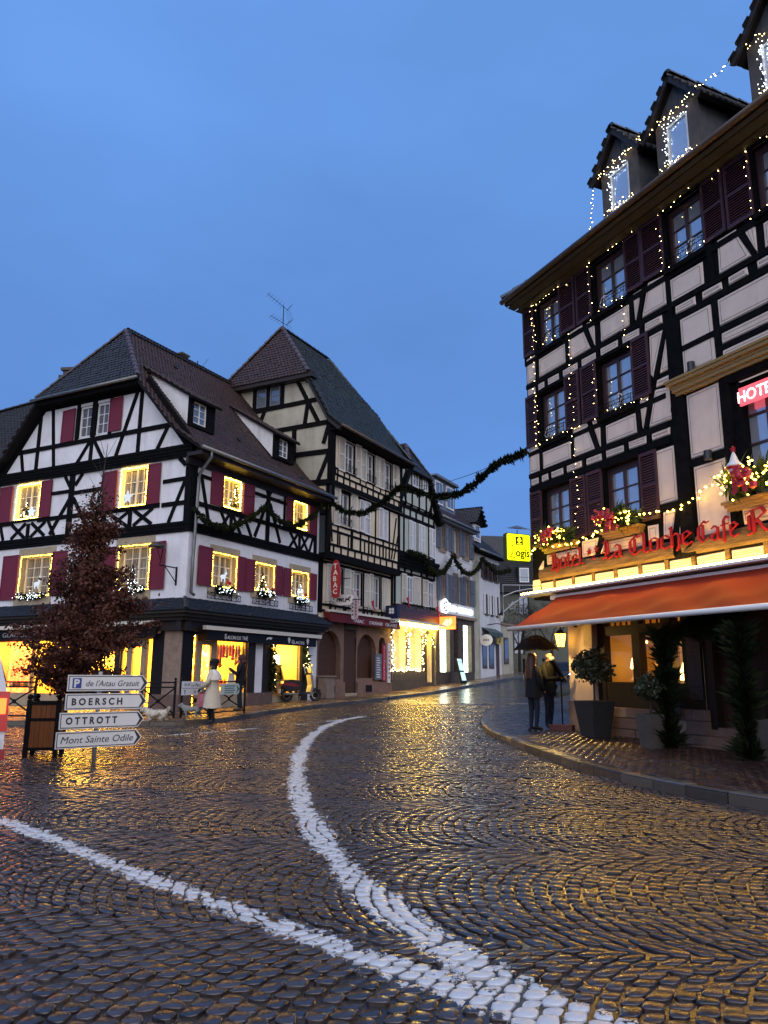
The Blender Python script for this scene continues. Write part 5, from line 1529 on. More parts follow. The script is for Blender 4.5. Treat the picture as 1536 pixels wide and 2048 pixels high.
def R4(u0, u1, z0, z1, **k): panel([(u0, z0), (u1, z0), (u1, z1), (u0, z1)], **k)
for s in (0, 1):
    # under the third-floor windows (s = 0) and under the second-floor ones (s = 1)
    b, t = ((8.96, 9.46), (6.47, 6.92))[s]; hi = (9.72, 7.25)[s]; sb, st_ = ((8.61, 8.80), (6.16, 6.33))[s]
    R4(.03, .44, b, hi - .05); R4(.58, 1.72, b, t); R4(3.02, 4.02, b, t)
    panel([(1.84, b), (2.64, b), (2.36, hi - .05), (1.84, hi - .05)]); panel([(2.80, b), (2.82, hi - .08), (2.54, hi - .08)])
    panel([(4.17, b + .03), (4.40, hi - .08), (4.14, hi - .08)])
    panel([(4.36, b), (5.1, b), (5.1, hi - .1), (4.60, hi - .03)])
    sm = [(.06, .40), (.52, .80), (.93, 1.42), (1.55, 2.14), (2.29, 2.82), (2.98, 3.58), (3.72, 4.26), (4.42, 4.93)]
    for q in sm: R4(q[0], q[1], sb, st_)
for q in ((5.31, 5.84), (6.02, 6.5), (6.66, 7.1), (7.3, 7.9), (8.1, 8.7), (8.9, 9.5), (9.7, 10.3)): R4(q[0], q[1], 8.62, 8.79)
R4(5.22, 6.08, 8.92, 9.42); panel([(6.47, 8.94), (7.2, 8.94), (6.93, 9.66), (6.47, 9.66)]); panel([(7.33, 8.95), (7.35, 9.6), (7.06, 9.6)]); R4(7.5, 8.4, 8.94, 9.42); R4(8.6, 9.5, 8.94, 9.6); R4(9.7, 10.6, 8.94, 9.42)
# beside the braces over the great post
panel([(4.56, 7.5), (4.97, 8.46), (4.53, 8.46), (4.5, 7.6)]); panel([(4.75, 7.54), (5.08, 7.54), (5.09, 8.46)]); panel([(4.54, 6.92), (5.1, 6.75), (5.1, 7.42), (4.70, 7.42)]) if False else None
panel([(4.62, 7.27), (5.1, 7.27), (5.1, 7.42), (4.68, 7.42)])
R4(5.40, 6.21, 7.25, 8.46); R4(6.37, 8.9, 7.90, 8.45); R4(6.38, 8.9, 7.53, 7.76); R4(6.38, 8.9, 7.2, 7.41)
R4(5.42, 6.24, 5.52, 6.83); R4(5.46, 6.26, 3.9, 5.34); R4(4.42, 5.02, 4.78, 5.92)
panel([(4.55, 4.05), (4.82, 4.05), (5.0, 4.62), (4.58, 4.62)]); panel([(4.95, 4.05), (5.04, 4.05), (5.05, 4.42)])
panel([(4.12, 4.05), (4.42, 4.05), (4.42, 4.4), (4.12, 4.4)])
for q in ((.62, 1.86, 4.02, 4.27), (2.9, 4.0, 4.02, 4.28), (6.5, 7.6, 4.02, 4.3), (7.7, 8.9, 4.02, 4.3)): R4(*q)
panel([(1.98, 4.02), (2.42, 4.02), (2.62, 4.42), (1.98, 4.42)]); panel([(2.62, 4.02), (2.84, 4.02), (2.84, 4.38)])
R4(1.72, 1.76, 4.4, 5.0, line=False) if False else None
for q in ((.36, .86), (.95, 1.58), (1.68, 2.28), (2.4, 3.02), (3.14, 3.78), (3.9, 4.52), (4.66, 5.22), (5.36, 6.02), (6.18, 6.86), (7.0, 7.6), (7.75, 8.4), (8.55, 9.2)): R4(q[0], q[1], 3.43, 3.60)

hb = lambda p, q, wd=.17, pr=.035: timber(hot, FH, p, q, wd, 0, pr)
for z in (9.53, 8.87, 8.52): hb((.0, z), (HB, z), .13 if z > 9 else .12)
for z in (7.00, 6.40, 6.05): hb((.0, z), (4.9, z), .12)
hb((5.4, 7.83), (HB, 7.83), .12); hb((6.3, 7.47), (HB, 7.47), .11)
hb((.0, 9.9 - .4), (.0, 11.2), .05); hb((.5, 8.9), (.5, 9.6), .12); hb((1.78, 8.9), (1.78, 9.6), .11); hb((4.08, 8.9), (4.08, 9.6), .11); hb((5.16, 8.55), (5.16, 11), .12); hb((6.3, 8.9), (6.3, 9.7), .15); hb((6.3, 4.0), (6.3, 8.5), .13)
hb((.57, 6.42), (.57, 7.0), .14); hb((1.84, 6.42), (1.84, 7.05), .11); hb((4.08, 6.42), (4.08, 7.05), .11)
for a, b in (((2.73, 8.93), (2.43, 9.6)), ((2.73, 6.44), (2.46, 7.1)), ((4.26, 8.93), (4.5, 9.65)), ((4.62, 7.45), (5.03, 8.46)), ((4.3, 6.5), (4.58, 7.3)), ((7.28, 8.93), (6.99, 9.6))): hb(a, b, .12)
for a, b in (((2.5, 3.95), (2.75, 4.5)), ((4.86, 4.0), (5.08, 4.75))): hb(a, b, .15)
hb((5.22, 3.6), (5.22, 8.5), .34, .06); hb((5.35, 5.43), (6.3, 5.43), .16); hb((4.1, 4.7), (5.1, 4.7), .13); hb((5.0, 6.65), (5.35, 6.65), .1)
for u in (.47, .87, 1.48, 2.21, 2.9, 3.65, 4.34): hb((u, 8.56), (u, 8.84), .1); hb((u, 6.1), (u, 6.37), .1)
# rough hewn lintel beam with its carved grain
HEWN = mat('rough_hewn_oak', (0.13, 0.085, 0.05), 0.8, 0.3, noise=0.6, nscale=5, bump=1.0, bscale=14, stretch=(.5, 1, 3))
for u0, u1 in ((.35, 5.05), (5.06, HB)):
    mb = MB(); us = np.arange(u0, u1, .25)
    vs = []; 
    for u in us: vs += [(u, -.04, 3.64), (u, -.075 + rnd.gauss(0, .012), 3.70 + rnd.gauss(0, .012)), (u, -.08 + rnd.gauss(0, .012), 3.84 + rnd.gauss(0, .012)), (u, -.045, 3.97 + rnd.gauss(0, .01))]
    mb.add(vs, [(i * 4 + k, i * 4 + k + 1, i * 4 + k + 5, i * 4 + k + 4) for i in range(len(us) - 1) for k in range(3)]).build('hewn_beam', HEWN, hot, FH.M())
for u in (.3, .9, 1.63, 2.34, 3.08, 3.84, 4.59, 5.29, 6.1, 6.93): MB().box(u - .05, u + .05, -.03, .02, 3.36, 3.64).build('joist_end', HEWN, hot, FH.M())
# windows and louvred shutters
def hwin(a, b, z0, z1, nz=3): 
    o = window(hot, FH, a, b, z0, z1, depth=.15, reveal=TIMBER, fm=PLUMF, nz=nz, nx=1, pane=PANE_SKY, fw=.1)
    MB().box(-.04, b - a + .04, -.10, .02, -.1, -.0).build('window_sill', TIMBER, o, FH.M(a, 0, z0)); MB().box(-.05, b - a + .05, -.09, .01, z1 - z0 + .003, z1 - z0 + .08).build('lintel', TIMBER, o, FH.M(a, 0, z0))
PLUMF = mat('casement_brown', (0.050, 0.022, 0.020), 0.45, 0.5)
PANE_SKY = mat('old_window_pane', (0.010, 0.013, 0.018), 0.03, 1.0, bump=0.10, bscale=1.1)
_p = PANE_SKY.node_tree.nodes['Principled BSDF']; _p.inputs['Metallic'].default_value = .62; _p.inputs['Base Color'].default_value = (.55, .6, .66, 1)
for a, b in HW: hwin(a, b, 9.66, 11.0)
for a, b in HW[:2]: hwin(a, b, 7.14, 8.5)
for a, b in HW[:2]: hwin(a, b, 4.5, 5.93, 3)
S3 = [(-.0, .46), (1.6, 2.17), (2.24, 2.83), (3.98, 4.50), (4.53, 5.15), (6.22, 6.77), (6.80, 7.38), (8.47, 9.0), (9.03, 9.58)]
for q in S3: shutter(hot, FH, q[0], q[1], 9.70 + rnd.gauss(0, .01), 11.02, PLUM, 'louvre', -.005, ang=rnd.uniform(1, 5), hinge='r' if rnd.random() < .5 else 'l')
for q in ((-.02, .47), (1.64, 2.20), (2.27, 2.85), (4.0, 4.52)): shutter(hot, FH, q[0], q[1], 7.18, 8.58, PLUM, 'louvre', -.005, ang=rnd.uniform(1, 5))
for q in ((.04, .55), (1.69, 2.26), (2.3, 2.85), (4.04, 4.54)): shutter(hot, FH, q[0], q[1], 4.5, 5.96, PLUM, 'louvre', -.005, ang=rnd.uniform(1, 5))
# the wide dining-room window under its gilded cornice
GILT = mat('gilded_moulding', (0.36, 0.22, 0.06), 0.32, 0.6, metal=0.35)
mb = MB()
for k, (z0, z1, o_) in enumerate(((6.86, 6.93, .10), (6.93, 7.0, .15), (7.0, 7.06, .17), (7.06, 7.13, .23), (7.13, 7.18, .26))): mb.box(5.32 - o_ * .9, HB, -o_, .02, z0, z1)
mb.build('gilt_cornice', GILT, hot, FH.M())
mb = MB()
mb.box(6.27, 6.46, -.06, .05, 4.35, 6.84).box(6.46, 9.6, -.06, .05, 6.70, 6.84).box(6.46, 6.62, .02, .3, 4.5, 6.7).box(6.62, 9.6, .12, .3, 6.5, 6.7)
wo = mb.build('wide_window', TIMBER, hot, FH.M())
mb = MB()
for u in (7.05, 7.75, 8.45): mb.box(u - .03, u + .03, .2, .26, 4.5, 6.5)
for z in (4.95, 5.5, 6.05): mb.box(6.62, 9.6, .205, .255, z - .02, z + .02)
mb.build('window_frame', PLUMF, wo, FH.M())
MB().add([(6.6, .24, 4.5), (9.6, .24, 4.5), (9.6, .24, 6.6), (6.6, .24, 6.6)], [(0, 1, 2, 3)]).build('pane', PANE_SKY, wo, FH.M(), fix=False)
NEON_BG = glow('pink_sign_panel', (0.80, 0.10, 0.13), 0.75); NEON = glow('pink_neon_tube', (1.0, 0.55, 0.55), 3.0)
ns = MB().box(6.53, 7.52, .03, .07, 6.22, 6.56).build('neon_sign', NEON_BG, None, FH.M()); tag(ns, 'pink lit hotel sign hanging inside the wide window under the gilt cornice', 'sign')
text('lettering', 'HOTEL', .30, NEON, FH.M(6.60, .02, 6.28), ns, width=.84, extrude=.004)
# gilt ledges of the window boxes
for a, b in ((.58, 1.90), (2.84, 4.06), (6.2, 9.4)):
    mb = MB(); mb.box(a, b, -.20, .02, 4.41, 4.46).box(a + .03, b - .03, -.15, .02, 4.35, 4.41).box(a + .06, b - .06, -.11, .02, 4.29, 4.35); mb.build('box_ledge', GILT, hot, FH.M())
# --- cornice, gutter and roof
COVE = mat('slate_blue_cornice_paint', (0.045, 0.050, 0.058), 0.6, 0.3, noise=.3, nscale=3)
mb = MB()
for (y0, z0), (y1, z1) in (((0, 10.99), (-.06, 11.03)), ((-.06, 11.03), (-.28, 11.05)), ((-.30, 11.06), (-.52, 11.10)), ((-.54, 11.11), (-.62, 11.16))):
    mb.add([(-.05, y0, z0), (HB, y0, z0), (HB, y1, z1), (-.05, y1, z1)], [(0, 1, 2, 3)])
mb.box(-.045, HB, -.61, .05, 11.16, 11.2)
mb.build('cornice', COVE, hot, FH.M(), fix=False)
gutter(hot, [(-.06, -.70, 11.22), (HB, -.70, 11.22)], FH.M(), .07, ZINC_BROWN)
k_ = .68
tiles(hot, [(-.06, -.68, 11.26), (HB, -.68, 11.26), (HB, 5.2, 11.26 + 5.9 * k_), (5.8, 5.2, 11.26 + 5.9 * k_)], TILE_DK, FH.M(), seed=81)
tiles(hot, [(-.06, 11.2, 11.26), (-.06, -.68, 11.26), (5.8, 5.2, 11.26 + 5.9 * k_)], TILE_DK, FH.M(), seed=82)
ridge(hot, (-.06, -.68, 11.32), (5.8, 5.2, 11.32 + 5.9 * k_), FH.M(), TILE_DK, .12)
BOARD = mat('dark_weatherboard', (0.07, 0.072, 0.08), 0.6, 0.35, noise=0.4, nscale=4); DGREY = mat('grey_brown_boarding', (0.10, 0.085, 0.075), 0.7, 0.3, noise=0.4, nscale=5)
DM = []
for u0, u1 in ((3.95, 5.12), (5.66, 6.80), (7.96, 9.12)):
    c = (u0 + u1) / 2; w_ = u1 - u0; y = -.55; ze = 12.55; zp = 13.34
    dm = link('dormer', MB().box(u0 + .02, u1 - .02, y + .07, 2.2, 11.2, 12.5).mesh('dormer', BOARD), hot, FH.M())
    DM.append((u0, u1, y))
    mb = MB(); mb.box(u0, u0 + .28, y, y + .05, 11.26, 12.56).box(u1 - .3, u1, y, y + .05, 11.26, 12.56).box(u0 + .28, u1 - .3, y, y + .05, 12.38, 12.56).box(u0 + .28, u1 - .3, y, y + .05, 11.26, 11.45)
    mb.build('dormer_front', DGREY, dm, FH.M())
    fm = MB(); a, b = u0 + .28, u1 - .3
    fm.box(a, a + .05, y + .01, y + .06, 11.45, 12.38).box(b - .05, b, y + .01, y + .06, 11.45, 12.38).box(a, b, y + .012, y + .058, 12.33, 12.38).box(a, b, y + .012, y + .058, 11.45, 11.50)
    fm.build('window_frame', WHITE_PAINT, dm, FH.M())
    MB().add([(a, y + .04, 11.45), (b, y + .04, 11.45), (b, y + .04, 12.38), (a, y + .04, 12.38)], [(0, 1, 2, 3)]).build('pane', PANE_SKY, dm, FH.M(), fix=False)
    for i in range(7):   # upright gable boards
        x0 = u0 + w_ * i / 7 + .006; x1 = u0 + w_ * (i + 1) / 7 - .006
        zt = lambda x: 12.57 + (zp - .1 - 12.57) * (1 - abs(x - c) / (w_ / 2 + .02))
        pl = [(x0, 12.57), (x1, 12.57), (x1, zt(x1))] + ([(c, zp - .1)] if x0 < c < x1 else []) + [(x0, zt(x0))]
        MB().prism(pl, y - .004 * (i % 2), y + .05).build('gable_board', BOARD, dm, FH.M())
    for s_ in (-1, 1):
        e_ = c + s_ * (w_ / 2 + .2)
        q = [(e_, y - .16, 12.36), (e_, 3.2, 12.36), (c, 3.2, zp), (c, y - .16, zp)]
        tiles(hot, q if s_ < 0 else q, TILE_DK, FH.M(), 'dormer_roof', cw=.17, ex=.14, seed=83 + s_)
        MB().bar((e_, 12.31), (c, zp - .06), .12, y - .18, y - .12).build('barge_board', TIMBER_BR, dm, FH.M())
    ridge(hot, (c, y - .18, zp + .02), (c, 3.2, zp + .02), FH.M(), TILE_DK, .1)

# --- LED bar, awning box and awning
LEDBAR = glow('white_led_bar', (1.0, 0.54, 0.06), 60)
led = link('light_bar', None, None, FH.M(0, 0, 3.3)); tag(led, 'long white light bar along the hotel wall just above the red awning', 'light bar')
MB().box(.0, HB, -.40, -.37, 3.325, 3.35).build('led_strip', LEDBAR, led, FH.M()); MB().box(.0, HB, -.40, .02, 3.27, 3.32).build('bracket_rail', WHITE_PAINT, led, FH.M())
AW = bpy.data.materials.new('red_awning_cloth'); AW.use_nodes = True
n = AW.node_tree.nodes; l = AW.node_tree.links; p = n['Principled BSDF']
p.inputs['Base Color'].default_value = (0.26, 0.030, 0.012, 1); p.inputs['Roughness'].default_value = 0.75; p.inputs['Specular IOR Level'].default_value = 0.12
tl = n.new('ShaderNodeBsdfTranslucent'); tl.inputs[0].default_value = (0.4, 0.06, 0.02, 1)
mx = n.new('ShaderNodeMixShader'); mx.inputs[0].default_value = 0.12
l.new(p.outputs[0], mx.inputs[1]); l.new(tl.outputs[0], mx.inputs[2]); l.new(mx.outputs[0], n['Material Output'].inputs['Surface'])
awn = link('awning', None, None, FH.M(1.2, 0, 3.1)); tag(awn, 'sagging red awning stretched out over the restaurant front', 'awning')
us = np.linspace(1.22, HB, 90); ts = np.linspace(0, 1, 16); vs = []
for u in us:
    for t in ts:
        fold = .035 * math.sin((u * 2.1 - t * 3.2) * 2.2) * math.sin(math.pi * t) + .022 * math.sin((u * 5.0 - t * 5.0) + 1) * math.sin(math.pi * t) + .02 * math.sin((u * 1.3 + t * 2.6) * 2.9) * math.sin(math.pi * t)
        vs.append((u, -.2 - 1.33 * t, 3.19 - (3.19 - 2.42) * t - .06 * math.sin(math.pi * t) + fold))
m_ = len(ts)
MB().add(vs, [(i * m_ + k, (i + 1) * m_ + k, (i + 1) * m_ + k + 1, i * m_ + k + 1) for i in range(len(us) - 1) for k in range(m_ - 1)]).build('cloth', AW, awn, FH.M(), smooth=True, fix=False)
MB().box(1.0, HB, -.24, -.06, 3.12, 3.22).build('cassette', WHITE_PAINT, awn, FH.M())
MB().tube([(1.16, -1.55, 2.38), (HB, -1.55, 2.38)], .05, 10).build('front_bar', WHITE_PAINT, awn, FH.M(), smooth=True)
for u in (1.5, 3.9, 6.1, 8.6): MB().tube([(u, -.15, 2.95), (u + .75, -.8, 2.62), (u + .1, -1.5, 2.35)], [.03, .04, .03], 6).build('folding_arm', WHITE_PAINT, awn, FH.M())

# --- ground floor, deep in the awning's shade
GW = .0
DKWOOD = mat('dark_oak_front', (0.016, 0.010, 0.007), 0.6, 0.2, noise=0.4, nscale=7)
DOORW = mat('brown_oak_door', (0.045, 0.018, 0.009), 0.55, 0.25, noise=0.4, nscale=7, stretch=(5, 1, .6))
LIME = mat('limewashed_wall', (0.50, 0.40, 0.33), 0.9, 0.2, noise=0.15, nscale=3, bump=.25)
hp = lambda nm, u0, u1, y0, y1, z0, z1, m_: piece(FH, nm, u0, u1, y0, y1, z0, z1, m_, hot)
hp('corner_wall', 1.30, 2.14, .0, .5, .78, 3.2, LIME); hp('corner_plinth', 1.27, 2.3, -.04, .5, .0, .78, STONE)
hp('jamb_stone', 1.9, 2.2, -.03, .3, 2.0, 2.55, STONE_Y)
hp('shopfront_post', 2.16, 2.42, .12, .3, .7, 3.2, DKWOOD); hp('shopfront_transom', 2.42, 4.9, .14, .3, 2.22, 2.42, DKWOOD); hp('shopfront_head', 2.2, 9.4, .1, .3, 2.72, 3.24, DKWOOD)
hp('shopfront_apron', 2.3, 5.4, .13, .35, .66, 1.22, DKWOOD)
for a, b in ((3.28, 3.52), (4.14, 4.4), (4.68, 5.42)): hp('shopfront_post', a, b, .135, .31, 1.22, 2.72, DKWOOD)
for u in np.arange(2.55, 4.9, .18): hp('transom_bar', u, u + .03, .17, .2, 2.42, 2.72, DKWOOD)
DINE = wares('lit_dining_wall', (0.30, 0.10, 0.02), (0.62, 0.26, 0.06), (0.85, 0.40, 0.10), 0.22, 2.2)
CURTAIN = mat('glowing_orange_curtain', (0.55, 0.22, 0.05), 0.7, 0.2, emit=(0.9, 0.36, 0.06), estr=0.35)  # cloth emits faintly, dining-room light put into the material
rm = room(FH, 2.35, 5.2, .5, 2.75, 2.4, DINE, hot, glow('dim_room_lamp', (1.0, .5, .1), .8))
for a, b in ((2.42, 3.28), (3.52, 4.14), (4.4, 4.68)):
    MB().add([(a, .2, 1.22), (b, .2, 1.22), (b, .2, 2.24), (a, .2, 2.24)], [(0, 1, 2, 3)]).build('pane', CLEAR, hot, FH.M(), fix=False)
def drape(u, z0, z1, w_, s=1):
    mb = MB(); n_ = 9; vs = []
    for i in range(n_):
        t = i / (n_ - 1)
        for z, sp in ((z0, 1.0), ((z0 + z1) * .45, .55), (z1, .35)): vs.append((u + s * w_ * (t - .0) * sp, .45 + .03 * math.sin(t * 20), z))
    return mb.add(vs, [(i * 3 + k, i * 3 + k + 1, i * 3 + k + 4, i * 3 + k + 3) for i in range(n_ - 1) for k in range(2)]).build('curtain', CURTAIN, rm, FH.M(), fix=False)
drape(3.26, 1.26, 2.0, .45, -1); drape(4.1, 1.7, 2.2, .35, -1); drape(3.6, 1.5, 2.2, .3, 1)
FLAME = glow('table_lamp_glow', (1.0, 0.50, 0.10), 7)
MB().lathe([(.02, 0), (.16, .02), (.15, .2), (.07, .42), (.0, .5)], 10, (4.52, .42, 1.26)).build('window_lamp', FLAME, rm, FH.M(), smooth=True)
MB().lathe([(.05, 0), (.07, .02), (.03, .22), (.0, .25)], 8, (2.78, .6, 1.5)).build('window_lamp', FLAME, rm, FH.M(), smooth=True)
MB().lathe([(.0, 0), (.03, .01), (.03, .05), (.0, .06)], 6, (3.0, .8, 2.05)).build('window_lamp', FLAME, rm, FH.M(), smooth=True)
# dressed base stones, one by one
def stones(u0, u1, z0, z1, y):
    z = z0; row = 0
    while z < z1 - .1:
        h_ = min(rnd.uniform(.2, .27), z1 - z); u = u0 - (.2 if row % 2 else 0)
        while u < u1:
            w_ = rnd.uniform(.38, .72); a, b = max(u, u0) + .008, min(u + w_, u1) - .008
            if b - a > .06: MB().box(a, b, y - rnd.uniform(0, .02), y + .3, z + .008, z + h_ - .008).build('base_stone', STONE_PINK if rnd.random() < .6 else STONE, hot, FH.M())
            u += w_
        z += h_; row += 1
stones(2.3, 4.45, .02, .70, -.12); stones(4.55, 5.35, .02, .78, -.04); stones(6.75, 9.3, .02, .8, -.04)
hp('base_core', 2.3, 5.3, -.02, .4, .0, .64, STONE_DK); hp('base_core', 6.7, 9.4, -.02, .4, .0, .64, STONE_DK)
# entrance door with steps
hp('door_post', 5.35, 5.5, .05, .4, .4, 2.75, DKWOOD); hp('door_post', 6.55, 6.75, .05, .4, .4, 2.75, DKWOOD)
dr = hp('door', 5.5, 6.55, .22, .3, .45, 2.55, DOORW)
for a, b, z0, z1 in ((5.6, 5.98, .6, 1.4), (6.08, 6.45, .6, 1.4), (5.6, 5.98, 1.5, 2.4), (6.08, 6.45, 1.5, 2.4)): MB().box(a, b, .2, .215, z0, z1).build('door_panel', DOORW, dr, FH.M())
MB().ball((6.45, .18, 1.42), .025, 8).build('door_knob', mat('brass', (.6, .5, .3), .2, metal=1), dr, FH.M(), smooth=True)
for k, (z, y) in enumerate(((.14, -.5), (.29, -.22), (.44, .05))): hp('door_step', 5.3, 6.8, y, y + .4, z - .15, z, STONE_PINK)
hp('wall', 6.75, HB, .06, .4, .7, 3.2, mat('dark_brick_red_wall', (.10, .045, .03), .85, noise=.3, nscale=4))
hp('carved_pillar_core', .15, .5, 1.2, 1.6, .1, 3.2, STONE)
FPIL = FH.M(.15, 1.4, .15)
pl = MB(); pl.lathe([(.42, 0), (.42, .3), (.34, .36), (.30, .5), (.36, .62), (.30, .7), (.27, 1.5), (.34, 1.56), (.34, 1.66), (.28, 1.72), (.26, 2.1), (.36, 2.2), (.40, 2.5), (.40, 3.0)], 8, squash=.8); pl.build('carved_pillar', STONE, hot, FPIL)
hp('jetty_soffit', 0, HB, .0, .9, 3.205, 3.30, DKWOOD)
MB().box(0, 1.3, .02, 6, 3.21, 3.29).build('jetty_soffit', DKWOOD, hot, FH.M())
MB().box(1.31, 1.36, .5, 9, 0, 3.2).build('side_wall', LIME, hot, FH.M())

# --- blackletter name on the wall: broad-nib strokes, each letter a part
NIB = (math.cos(rad(42)), math.sin(rad(42)))
GL_ = {
 'o': [[(.1, .85), (.1, .15)], [(.1, .15), (.36, 0)], [(.36, 0), (.62, .15), (.62, .85)], [(.62, .85), (.36, 1), (.1, .85)]],
 'l': [[(0, 1.42), (.14, 1.52)], [(.14, 1.52), (.14, .16), (.3, 0), (.42, .1)]],
 't': [[(.16, 1.28), (.16, .16), (.32, 0), (.46, .1)], [(0, .92), (.44, .98)]],
 'e': [[(.1, .85), (.1, .15), (.34, 0), (.6, .14)], [(.1, .85), (.36, 1), (.58, .78)], [(.58, .78), (.12, .45)]],
 'a': [[(.12, .86), (.3, 1), (.56, .85), (.56, .12), (.7, 0)], [(.56, .58), (.14, .42), (.12, .14), (.3, 0), (.56, .16)]],
 'c': [[(.1, .85), (.1, .15), (.34, 0), (.58, .14)], [(.1, .85), (.36, 1), (.56, .84)]],
 'h': [[(0, 1.42), (.12, 1.52), (.12, .02)], [(.12, .8), (.4, 1), (.6, .82), (.6, .1), (.42, -.28)]],
 'f': [[(.2, 1.25), (.2, -.22)], [(.2, 1.25), (.38, 1.5), (.58, 1.36)], [(.02, .92), (.5, .98)]],
 'H': [[(0, 1.32), (.2, 1.48), (.24, .2), (0, .0)], [(.24, .85), (.58, 1.12), (.82, .86), (.82, .12), (.6, -.32)], [(.42, 1.52), (.5, .3)], [(0, .0), (.3, -.06), (.5, .05)]],
 'L': [[(.1, 1.34), (.3, 1.5), (.52, 1.36)], [(.3, 1.5), (.32, .25), (0, .02)], [(.32, .22), (.52, 0), (.92, .2)], [(.5, 1.3), (.5, .4)], [(0, .6), (.3, .72)]],
 'C': [[(.56, 1.48), (.14, 1.1), (.1, .4), (.42, 0), (.88, .26)], [(.56, 1.48), (.7, 1.34), (.9, 1.4)], [(.46, 1.2), (.44, .28)]],
 'R': [[(.04, 1.28), (.3, 1.44), (.34, .12), (.04, 0)], [(.3, 1.4), (.72, 1.5), (.88, 1.18), (.46, .8)], [(.5, .8), (.86, .1), (1.1, .2)], [(.12, 1.12), (.12, .3)]]}
ADV = {'o': .78, 'l': .5, 't': .54, 'e': .72, 'a': .8, 'c': .66, 'h': .76, 'f': .56, 'H': 1.0, 'L': 1.0, 'C': 1.0, 'R': 1.15, ' ': .45}
LETRED = mat('crimson_letter_paint', (0.22, 0.006, 0.010), 0.45, 0.4)
sg = link('wall_lettering', None, None, FH.M(.8, -.05, 3.78)); tag(sg, 'crimson blackletter hotel name running along the wall above the light bar', 'lettering')
def blackletter(s, u, z, k, width):
    tot = sum(ADV[c] for c in s); fx = width / tot
    for c in s:
        if c != ' ':
            mb = MB(); w_ = .085
            for st in GL_[c]:
                for i in range(len(st) - 1):
                    p, q = st[i], st[i + 1]
                    P_ = (u + p[0] * fx, z + p[1] * k); Q_ = (u + q[0] * fx, z + q[1] * k)
                    nx, nz = NIB[0] * w_ * fx / k * .9, NIB[1] * w_ * .62
                    nx *= k; nz *= k
                    hx, hz = .012 * k * -NIB[1], .012 * k * NIB[0]
                    pts = [(P_[0] + nx + hx, P_[1] + nz + hz), (P_[0] - nx + hx, P_[1] - nz + hz), (P_[0] - nx - hx, P_[1] - nz - hz), (P_[0] + nx - hx, P_[1] + nz - hz)]
                    pts += [(x + Q_[0] - P_[0], y_ + Q_[1] - P_[1]) for x, y_ in pts]
                    # convex hull of the nib swept along the stroke
                    pts = sorted(set(pts))
                    def half_(ps):
                        h_ = []
                        for v in ps:
                            while len(h_) > 1 and (h_[-1][0] - h_[-2][0]) * (v[1] - h_[-2][1]) - (h_[-1][1] - h_[-2][1]) * (v[0] - h_[-2][0]) <= 0: h_.pop()
                            h_.append(v)
                        return h_
                    hull = half_(pts)[:-1] + half_(pts[::-1])[:-1]
                    mb.prism(hull, -.115 - .002 * (i % 3), -.075)
            mb.build('letter', LETRED, sg, FH.M())
        u += ADV[c] * fx
blackletter('Hotel', .90, 3.86, .26, 1.22); blackletter('La', 2.78, 3.86, .28, .66); blackletter('Cloche', 3.62, 3.84, .27, 1.78); blackletter('Cafe', 5.50, 3.82, .27, .98); blackletter('R', 6.64, 3.80, .30, .52)
def star(cx, cz, r, y0=-.06, y1=-.03):
    pts = []
    for k in range(10):
        a = math.pi / 2 + k * math.pi / 5; rr = r if k % 2 == 0 else r * .42
        pts.append((cx + rr * math.cos(a), cz + rr * math.sin(a)))
    return MB().prism(pts, y0, y1)
for q in ((2.27, 4.12), (2.52, 4.15), (2.42, 3.92)): star(q[0], q[1], .085).build('star', LETRED, sg, FH.M())
MB().prism([(.32, 3.95), (.50, 3.80), (.52, 4.14)], -.06, -.03).build('arrow_plate', CREAM_PAINT, sg, FH.M())
# small notice plates at the corner
for z in (3.46, 3.62):
    o = MB().box(.04, .34, -.05, -.02, z - .07, z + .07).build('notice_plate', CREAM_PAINT, None, FH.M()); tag(o, 'small cream notice plate at the hotel corner, %s of two' % ('lower' if z < 3.5 else 'upper'), 'sign', 'notice plates at the hotel corner')
# ---------------------------------------------------------------- street furniture
def gpoint(x, y, h=0.0): return Vector((x, y, float(terr(x, y)) + h))
def az_frame(x, y, az): return Fr(x, y, az)

